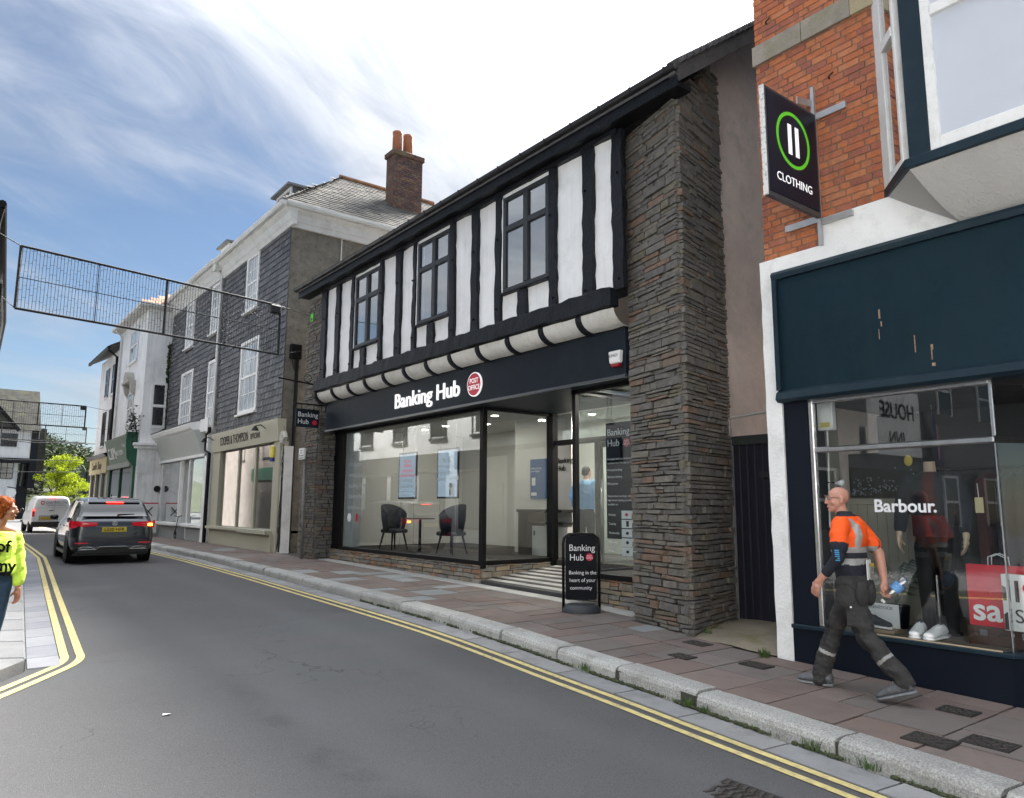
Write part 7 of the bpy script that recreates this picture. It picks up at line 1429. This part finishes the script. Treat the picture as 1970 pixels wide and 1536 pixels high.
def hand(b, w, d, palm_n, curl=.5, s=1.0, spread=1.0, thumb_side=1):
    """palm and five bent fingers: w wrist, d pointing to the fingertips, palm_n out of the palm"""
    w, d, pn = Vector(w), Vector(d).normalized(), Vector(palm_n); pn = (pn - d * pn.dot(d)).normalized(); sd = d.cross(pn) * thumb_side
    for k in range(4):
        a = (-1.5 + k) * .019 * s; b.tube([w + sd * a * .7, w + d * .085 * s + sd * a], [.017 * s, .0135 * s], 8)
    b.ball(w + d * .045 * s, .03 * s, .03 * s, .03 * s, 8, 6)
    for k, L_ in enumerate((.062, .072, .078, .07)):
        a = (-1.5 + k) * .0205 * s * spread; p = w + d * .085 * s + sd * a; pts = [p]; ang = 0
        for j, f_ in enumerate((.45, .32, .26)): ang += curl * (.75 + .2 * j); p = p + (d * math.cos(ang) + pn * math.sin(ang)) * L_ * f_ * s * 1.1; pts.append(p)
        limb(b, pts, [.0092 * s, .0086 * s, .008 * s, .0068 * s], 8)
    p = w + d * .025 * s + sd * .028 * s; limb(b, [p, p + (d * .6 + sd * .6 + pn * .35).normalized() * .035 * s, p + (d * .85 + sd * .45 + pn * .6).normalized() * .065 * s], [.013 * s, .011 * s, .009 * s], 8)
def core(b, zt, arms=(), legs=()):
    ell(b, [(0, 0, zt - .62, .10, .07), (0, 0, zt - .3, .11, .075), (0, 0, zt - .08, .12, .06), (0, .01, zt, .05, .05)])
    for ch in list(arms) + list(legs): limb(b, [Vector(p) for p in ch], [.035] * len(ch), 10)
skin = M('skin_fair', (.50, .25, .18), .5, .12, 14, fine=.08, fscale=60); skin2 = M('skin_tan', (.36, .16, .09), .5, .1, 14)
# ---- man walking in orange hi-vis polo
wk = thing('person', 'bald man with glasses in an orange hi-vis polo walking past the shop', 'person', (0, 0, 0))
hv = M('hivis_orange', (.95, .105, .006), .75, .08, 12, bump=.25, bscale=18); silver = M('reflective_tape', (.32, .32, .31), .45, .12, 30, bump=.2, bscale=30); nvc = M('navy_cloth', (.012, .014, .024), .85, .15, 14, bump=.3, bscale=25); trs = M('work_trousers', (.034, .033, .032), .9, .28, 9, bump=.7, bscale=16, fine=.12, fscale=80); trb = M('trouser_black', (.014, .015, .017), .9, .2, 12, bump=.4, bscale=20)
LS, LE, LW = Vector((-.205, .0, 1.43)), Vector((-.285, -.01, 1.15)), Vector((-.27, .17, .945))
RS, RE, RW = Vector((.195, .0, 1.43)), Vector((.25, -.16, 1.17)), Vector((.215, -.20, .925))
hy = R(44)
b = B(); H = head(b, (0, .075, 1.64), hy, .95, (0, .03, 1.45)); 
limb(b, [LE.lerp(LW, .35), LE.lerp(LW, .7), LW], [.042, .036, .029]); hand(b, LW, (LW - LE).normalized() + Vector((0, -.05, -.5)), (.6, -.3, .2), .55, 1.05, thumb_side=-1)
limb(b, [RS.lerp(RE, .4), RE, RE.lerp(RW, .5), RW], [.05, .043, .04, .029]); hand(b, RW, (RW - RE).normalized() + Vector((.0, .2, -.3)), (-.3, -.7, .1), .95, 1.05)
core(b, 1.48, [[(0, 0, 1.42), LS, LE, LE.lerp(LW, .4)], [(0, 0, 1.42), RS, RS.lerp(RE, .5)]], [[(0, 0, .9), (.09, 0, .92), (.10, .20, .52), (.095, .345, .11)], [(0, 0, .9), (-.095, -.01, .92), (-.10, -.12, .51), (-.10, -.41, .18)]]); organic('body', b, .0055, wk, [skin], it=4)
b = B(); ell(b, [(0, -.01, .955, .165, .125), (0, -.01, 1.02, .172, .13), (0, .0, 1.12, .178, .132), (0, .01, 1.25, .19, .138), (0, .01, 1.36, .195, .13), (0, .005, 1.43, .18, .108), (0, .01, 1.475, .11, .085), (0, .022, 1.515, .068, .068), (0, .028, 1.535, .064, .064)])
for S_, E_2, sg_ in ((LS, LE, -1), (RS, RE, 1)): limb(b, [S_ - Vector((sg_ * .04, 0, .0)), S_.lerp(E_2, .35), S_.lerp(E_2, .68)], [.078, .075, .075])
b.ball((0, -.09, 1.33), .13, .06, .13)
def polo(c):
    for S_, E_2 in ((LS, LE), (RS, RE)):
        d = E_2 - S_; t = (c - S_).dot(d) / d.dot(d)
        if abs(c.x) > .205 and t > .58 and c.z < 1.36: return 2
        if abs(c.x) > .215 and c.z < 1.4: return 0
    if c.z > 1.495: return 2
    if c.z > 1.236: return 1 if (abs(abs(c.x) - .095 - .02 * (1.4 - c.z)) < .027 and c.z < 1.475) else 0
    if c.z > 1.187: return 1
    if c.z > 1.137: return 2
    if c.z > 1.088: return 1
    return 2
organic('polo_shirt', b, .008, wk, [hv, silver, nvc], polo, 5, .009)
b = B(); limb(b, [LS.lerp(LE, .55), LE, LE.lerp(LW, .62)], [.054, .052, .043]); organic('arm_sleeve', b, .008, wk, [nvc], it=3)
for k in range(6): q = LE.lerp(LS, .12) + Vector((-.054, -.012 + .001 * k, -.05 + .016 * k)); B().obox(q, (.004, 0, .001), (0, .018, 0), (0, 0, .004)).build('sleeve_print', M('print_blue', (.05, .3, .55), .6, 0), wk)
# trousers: right leg leads, left leg trails on its toe
RH, RK, RA = Vector((.09, .0, .92)), Vector((.10, .20, .52)), Vector((.095, .345, .115)); LH, LK, LA = Vector((-.095, -.01, .92)), Vector((-.10, -.12, .51)), Vector((-.10, -.41, .185))
b = B(); ell(b, [(0, -.01, .86, .165, .13), (0, -.02, .93, .172, .135), (0, -.012, 1.0, .166, .128)])
limb(b, [RH, RH.lerp(RK, .5), RK, RK.lerp(RA, .45), RA + Vector((0, -.01, .0)), RA + Vector((0, .005, -.05))], [.108, .098, .08, .075, .078, .08]); limb(b, [LH, LH.lerp(LK, .5), LK, LK.lerp(LA, .45), LA], [.11, .1, .082, .076, .074])
for A2, K2 in ((RA, RK), (LA, LK)):
    for t_, r_ in ((.9, .078), (.78, .073), (.7, .079), (.55, .073), (.1, .083), (-.08, .08)): q = K2.lerp(A2, t_); b.ball(q + Vector((random.uniform(-.01, .01), random.uniform(-.01, .01), 0)), r_, r_, .03, 10, 6)
def trou(c):
    for A2, K2, H2 in ((RA, RK, RH), (LA, LK, LH)):
        if (c.x > 0) == (A2.x > 0):
            d = A2 - K2; t = (c - K2).dot(d) / d.dot(d)
            if .49 < t < .555 and c.z < .5: return 1
            if -.25 < t < .35 and c.y > K2.lerp(A2, max(t, 0)).y + .012 and c.z < .66: return 2
    return 0
organic('trousers', b, .009, wk, [trs, silver, trb], trou, 4, .016)
for x0, y0, z0, w_, sy in ((-.115, -.118, .86, .085, -1), (.06, -.125, .865, .085, -1), (-.182, .0, .85, .02, 0)):
    b = B(); 
    if sy: b.ball((x0, y0 - .0, z0 - .02), w_, .05, .11); b.ball((x0 + .01, y0 + .005, z0 + .05), w_ * .9, .04, .05)
    else: b.ball((x0, -.01, z0 - .02), .03, .085, .11)
    organic('holster_pocket', b, .007, wk, [trs], it=5)
b = B().box(-.196, -.16, -.11, -.01, .58, .71); organic('thigh_pocket', b, .008, wk, [trs], it=9); B().lathe([(.008, 0), (.008, -.006)], (-.208, -.06, .745), 8, 'x').build('press_stud', white, wk)
gsh = M('trainer_grey', (.11, .115, .125), .8, .35, 22, bump=.4, bscale=40); gso = M('trainer_sole', (.2, .21, .225), .75, .2, 20)
def fshoe(c, pitch):
    """shoe built flat then tipped about the toe"""
    e = bpy.data.objects.new('tmp', None); COL.objects.link(e); o = shoe(e, (0, 0, 0), R(90), .31, gsh, gso, 'shoe', gso)
    for ob in [o] + list(o.children): ob.parent = wk if ob is o else o
    bpy.data.objects.remove(e); o.location = c; o.rotation_euler.x = pitch; return o
fshoe((.095, .40, .005), 0.0); fshoe((-.10, -.345, .055), R(-20))
gl = B()
for sx in (-1, 1):
    cpt = [H((sx * .033 + .026 * math.cos(a), .108 - .012 * abs(math.cos(a)), .012 + .018 * math.sin(a))) for a in [k * math.pi / 6 for k in range(13)]]; gl.tube(cpt, .0022, 5, False); gl.tube([H((sx * .058, .098, .018)), H((sx * .08, .0, .012)), H((sx * .082, -.02, .0))], .0025, 5)
gl.tube([H((-.008, .112, .018)), H((.008, .112, .018))], .0022, 5); gl.build('glasses', M('glasses_dark', (.05, .012, .01), .35, 0), wk)
ey = B(); [ey.ball(H((sx * .033, .09, .012)), .012, .012, .012, 8, 6) for sx in (-1, 1)]; ey.build('eyes', M('eye_white', (.55, .52, .5), .3, 0), wk); ey = B(); [ey.ball(H((sx * .033, .1005, .012)), .005, .005, .005, 6, 4) for sx in (-1, 1)]; ey.build('pupils', M('eye_dark', (.02, .02, .02), .2, 0), wk); eb = B(); [eb.tube([H((sx * .052, .092, .034)), H((sx * .033, .102, .038)), H((sx * .014, .104, .033))], .0045, 5) for sx in (-1, 1)]; eb.build('eyebrows', M('brow_grey', (.25, .2, .16), .9, 0), wk)
pc = Vector((6.33, 3.37, gp(3.4))); wk.location = pc; wk.rotation_euler.z = R(8)
RM = Matrix.Rotation(R(8), 3, 'Z')
def wpt(p): return pc + RM @ Vector(p)
bt = thing('water_bottle', 'clear plastic bottle with blue label in the walking man\'s right hand', 'bottle', wpt((.21, -.25, .80)))
bm_ = glass_mat('bottle_plastic', (.82, .87, .9), .9, .12, .15); c0_ = wpt((.19, -.19, .775)); dr_ = (RM @ Vector((.28, -.55, .62))).normalized()
def along_d(prof, n=16):
    q = B(); a = dr_.orthogonal().normalized(); c_ = dr_.cross(a); vs = []
    for r_, h in prof: r_, h = r_ * 1.25, h * 1.25; vs += [c0_ + dr_ * h + (a * math.cos(2 * math.pi * k / n) + c_ * math.sin(2 * math.pi * k / n)) * r_ for k in range(n)]
    m = len(prof); q.add(vs, [(i * n + k, i * n + (k + 1) % n, i * n + n + (k + 1) % n, i * n + n + k) for i in range(m - 1) for k in range(n)] + [tuple(range(n))[::-1], tuple(range((m - 1) * n, m * n))]); return q
along_d([(.012, 0), (.014, .02), (.034, .05), (.036, .09), (.033, .11), (.037, .14), (.037, .2), (.03, .215)]).build('bottle_body', bm_, bt, smooth=True); along_d([(.0375, .10), (.0375, .16)]).build('bottle_label', M('label_blue', (.12, .3, .6), .5, .5, 60), bt); along_d([(.015, -.012), (.015, .006)]).build('bottle_cap', white, bt)
pp_ = thing('folded_paper', 'folded white paper and packet in the walking man\'s back pocket', 'paper', wpt((.03, -.15, .95)))
def pbox(x0, x1, y, z0, z1, m, th=.004, name='sheet', sk=.03): q = B(); q.hexa([wpt(p) for p in ((x0, y - th, z0), (x1, y - th, z0), (x1, y + th, z0), (x0, y + th, z0), (x0 - sk, y - th - .01, z1), (x1 - sk, y - th - .01, z1), (x1 - sk, y + th - .01, z1), (x0 - sk, y + th - .01, z1))]); q.build(name, m, pp_)
pbox(-.04, .05, -.150, .96, 1.13, white); pbox(.005, .085, -.159, .96, 1.10, M('packet_print', (.3, .3, .28), .6, .6, 70), name='packet'); pbox(.0, .08, -.166, 1.06, 1.10, plate_y, .002, 'packet_band')
# ---- woman in a neon top at the left edge
wm = thing('person', 'red-haired woman in a neon yellow top and jeans at the left edge', 'person', (0, 0, 0))
neon = M('neon_yellow', (.58, .82, .08), .75, .08, 8, bump=.3, bscale=14); den = M('denim', (.02, .05, .09), .85, .2, 16, bump=.3, bscale=40); hr = M('hair_copper', (.22, .05, .007), .75, spec=.15, var=.4, scale=40, bump=.5, bscale=60)
b = B(); H2 = head(b, (-.035, .04, 1.42), R(52), .92, (0, .0, 1.24)); limb(b, [(-.13, 0, 1.2), (.0, 0, 1.24), (.13, 0, 1.2), (.17, .0, 1.17)], [.05, .06, .05, .05])
LW2 = Vector((-.21, .06, .66)); limb(b, [(-.2, 0, .9), (-.21, .05, .72), LW2], [.035, .03, .025]); hand(b, LW2, (.0, .1, -1), (1, .3, 0), .35, .92); RW2 = Vector((.23, .05, .66)); limb(b, [(.22, 0, .9), RW2], [.035, .025]); hand(b, RW2, (0, .1, -1), (-1, .3, 0), .35, .92, thumb_side=-1)
core(b, 1.22, [[(0, 0, 1.15), (-.15, 0, 1.13), (-.2, 0, .9)], [(0, 0, 1.15), (.15, 0, 1.13), (.22, 0, .9)]], [[(0, 0, .65), (.08, 0, .74), (.085, .04, .42), (.08, 0, .08)], [(0, 0, .65), (-.08, 0, .74), (-.085, -.02, .42), (-.08, -.1, .08)]]); organic('body', b, .006, wm, [skin2], it=4)
b = B(); ell(b, [(0, 0, .80, .21, .15), (0, .0, .86, .205, .15), (0, .0, .98, .18, .135), (0, .01, 1.08, .18, .13), (0, 0, 1.16, .185, .11), (0, 0, 1.205, .165, .085)]); limb(b, [(.165, 0, 1.15), (.2, 0, 1.0), (.215, .02, .85), (.22, .045, .73)], [.075, .08, .08, .06]); limb(b, [(-.16, 0, 1.15), (-.19, 0, 1.0), (-.205, .02, .85), (-.21, .045, .73)], [.075, .08, .08, .06]); organic('top', b, .009, wm, [neon], it=5, fold=.010)
b = B(); ell(b, [(0, 0, .74, .165, .12), (0, 0, .86, .15, .11)]); limb(b, [(.08, 0, .74), (.085, .04, .42), (.08, .0, .08)], [.1, .07, .055]); limb(b, [(-.08, 0, .74), (-.085, -.02, .42), (-.08, -.12, .08)], [.1, .07, .055]); organic('jeans', b, .01, wm, [den], it=4)
B().lathe([(.158, 0), (.158, .035)], (0, 0, .80), 24).build('belt', blackf, wm)
b = B()
for _ in range(46):
    a = random.uniform(0, 6.28); e = random.uniform(-.2, 1.2); p = H2((math.cos(a) * math.cos(e) * .092, -.03 + math.sin(a) * math.cos(e) * .09, .035 + math.sin(e) * .085)); q = H2((math.cos(a) * math.cos(e) * .115, -.05 + math.sin(a) * math.cos(e) * .11, -.02 + math.sin(e) * .07))
    f = H2((0, .09, 0)); 
    if (p - f).length > .07: limb(b, [p, q], [.03, .02], 8)
b.ball(H2((0, -.03, .05)), .09, .1, .085); b.ball(H2((0, -.075, -.03)), .08, .06, .09); b.ball(H2((.065, -.03, -.03)), .03, .05, .07); b.ball(H2((-.065, -.03, -.03)), .03, .05, .07); organic('hair', b, .008, wm, [hr], it=2)
wob = B(); random.seed(3)
for _ in range(320): a = random.uniform(0, 6.28); e = random.uniform(-.5, 1.3); p = H2((math.cos(a) * math.cos(e) * .1, -.04 + math.sin(a) * math.cos(e) * .1, .03 + math.sin(e) * .095)); q = p + Vector((random.uniform(-.04, .04), random.uniform(-.04, .04), random.uniform(-.07, .02))); (p - H2((0, .1, -.02))).length > .095 and wob.tube([p, (p + q) / 2 + Vector((.008, 0, .01)), q], [.008, .007, .002], 5)
wob.build('hair_strands', hr, wm, smooth=True)
B().tube([(.10, .085, 1.1), (.105, .09, 1.2), (.09, .02, 1.262)], .016, 6).build('shoulder_strap', white, wm)
for i, (s_, z, x) in enumerate((('oof', 1.04, .16), ('uf', .95, .15), ('hmy', .86, .15))): text(s_, .16, blackf, wm, (x, .15 + .003 * i, z), (-1, 0, -.12), UP, .004, bold=.02)
shoe(wm, (.08, .06, .0), R(90), .24, ws, ws); shoe(wm, (-.08, -.06, .0), R(90), .24, ws, ws)
wm.scale = (.94, .94, .97); wm.location = (.475, 8.47, gr(8.5) + .085); wm.rotation_euler.z = R(-158)
# ---- man in a pale blue jumper inside the bank door
mb_ = thing('person', 'man in a pale blue jumper and navy trousers standing inside the bank door, back turned', 'person', (0, 0, 0))
jum = M('jumper_blue', (.30, .56, .90), .9, .08, 10, bump=.35, bscale=22); b = B(); H3 = head(b, (0, .06, 1.66), R(-15), 1.0, (0, .02, 1.48)); limb(b, [(-.27, .06, 1.0), (-.26, .1, .93)], [.035, .03]); hand(b, (-.26, .1, .93), (0, .2, -1), (1, 0, 0), .5); limb(b, [(.27, .06, 1.0), (.26, .1, .93)], [.035, .03]); hand(b, (.26, .1, .93), (0, .2, -1), (-1, 0, 0), .5, thumb_side=-1); core(b, 1.48, [[(0, 0, 1.4), (s_ * .19, 0, 1.42), (s_ * .26, -.03, 1.2), (s_ * .27, .06, 1.0)] for s_ in (-1, 1)], [[(0, 0, .9), (s_ * .09, 0, .85), (s_ * .1, .02, .48), (s_ * .1, 0, .08)] for s_ in (-1, 1)]); organic('body', b, .008, mb_, [skin], it=3)
b = B(); ell(b, [(0, 0, .95, .185, .14), (0, 0, 1.1, .18, .14), (0, 0, 1.3, .2, .14), (0, -.02, 1.42, .185, .12), (0, -.01, 1.5, .1, .08)]); limb(b, [(-.19, 0, 1.43), (-.26, -.03, 1.2), (-.27, .06, 1.0)], [.085, .07, .05]); limb(b, [(.19, 0, 1.43), (.26, -.03, 1.2), (.27, .06, 1.0)], [.085, .07, .05]); organic('jumper', b, .01, mb_, [jum], it=4, fold=.014)
b = B(); ell(b, [(0, 0, .85, .17, .13), (0, 0, 1.0, .172, .13)]); limb(b, [(.09, 0, .85), (.1, .02, .48), (.1, 0, .08)], [.1, .075, .06]); limb(b, [(-.09, 0, .85), (-.1, .02, .48), (-.1, 0, .08)], [.1, .075, .06]); organic('trousers', b, .011, mb_, [M('trouser_navy', (.012, .02, .04), .9, .15, 10)], it=3)
b = B(); b.ball(H3((0, -.02, .035)), .085, .1, .085); b.ball(H3((0, -.05, -.02)), .075, .06, .06); organic('hair', b, .01, mb_, [M('hair_dark', (.012, .01, .009), .7, .2, 30)], it=2)
B().lathe([(.062, 0), (.058, .03)], (0, .015, 1.495), 14).build('collar', white, mb_); shoe(mb_, (.1, .05, 0), R(90), .28, blackf, blackf); shoe(mb_, (-.1, .05, 0), R(90), .28, blackf, blackf)
mb_.location = (9.85, 10.42, .70); mb_.rotation_euler.z = R(-70)
# ---- headless shop mannequin
mq = thing('shop_mannequin', 'headless mannequin in a dark jacket over a maroon jumper in the shop window', 'mannequin', (0, 0, 0)); mskin = M('mannequin_skin', (.5, .38, .27), .5, .05)
b = B(); b.tube([(0, 0, 1.45), (0, .01, 1.62)], [.06, .052], 14); limb(b, [(-.28, .08, .98), (-.285, .12, .9)], [.033, .028]); hand(b, (-.285, .12, .9), (.05, .25, -1), (1, 0, 0), .3); limb(b, [(.28, .08, .98), (.285, .12, .9)], [.033, .028]); hand(b, (.285, .12, .9), (-.05, .25, -1), (-1, 0, 0), .3, thumb_side=-1); core(b, 1.48, [[(0, 0, 1.4), (s_ * .2, 0, 1.42), (s_ * .27, -.02, 1.2), (s_ * .28, .08, .98)] for s_ in (-1, 1)], [[(0, 0, .9), (s_ * .09, 0, .8), (s_ * .1, .02, .45), (s_ * .1, 0, .06)] for s_ in (-1, 1)]); organic('body', b, .006, mq, [mskin], it=3)
b = B(); ell(b, [(0, 0, .9, .19, .14), (0, 0, 1.1, .19, .145), (0, 0, 1.3, .21, .15), (0, 0, 1.43, .19, .125), (0, 0, 1.52, .09, .08)]); limb(b, [(-.2, 0, 1.43), (-.27, -.02, 1.2), (-.28, .08, .98)], [.085, .075, .058]); limb(b, [(.2, 0, 1.43), (.27, -.02, 1.2), (.28, .08, .98)], [.085, .075, .058])
organic('jacket', b, .01, mq, [gar[0], gar[3]], lambda c: 1 if (abs(c.x) < .05 and c.y > .05) else 0, 3)
b = B(); ell(b, [(0, 0, .8, .17, .13), (0, 0, .95, .17, .13)]); limb(b, [(.09, 0, .8), (.1, .02, .45), (.1, 0, .06)], [.1, .072, .055]); limb(b, [(-.09, 0, .8), (-.1, .02, .45), (-.1, 0, .06)], [.1, .072, .055]); organic('trousers', b, .011, mq, [gar[1]], it=3); B().lathe([(.18, 0), (.17, .02), (.03, .03)], (0, 0, 0), 20).build('stand_base', chrome, mq)
mq.location = (7.62, 3.2, .53); mq.rotation_euler.z = R(100)
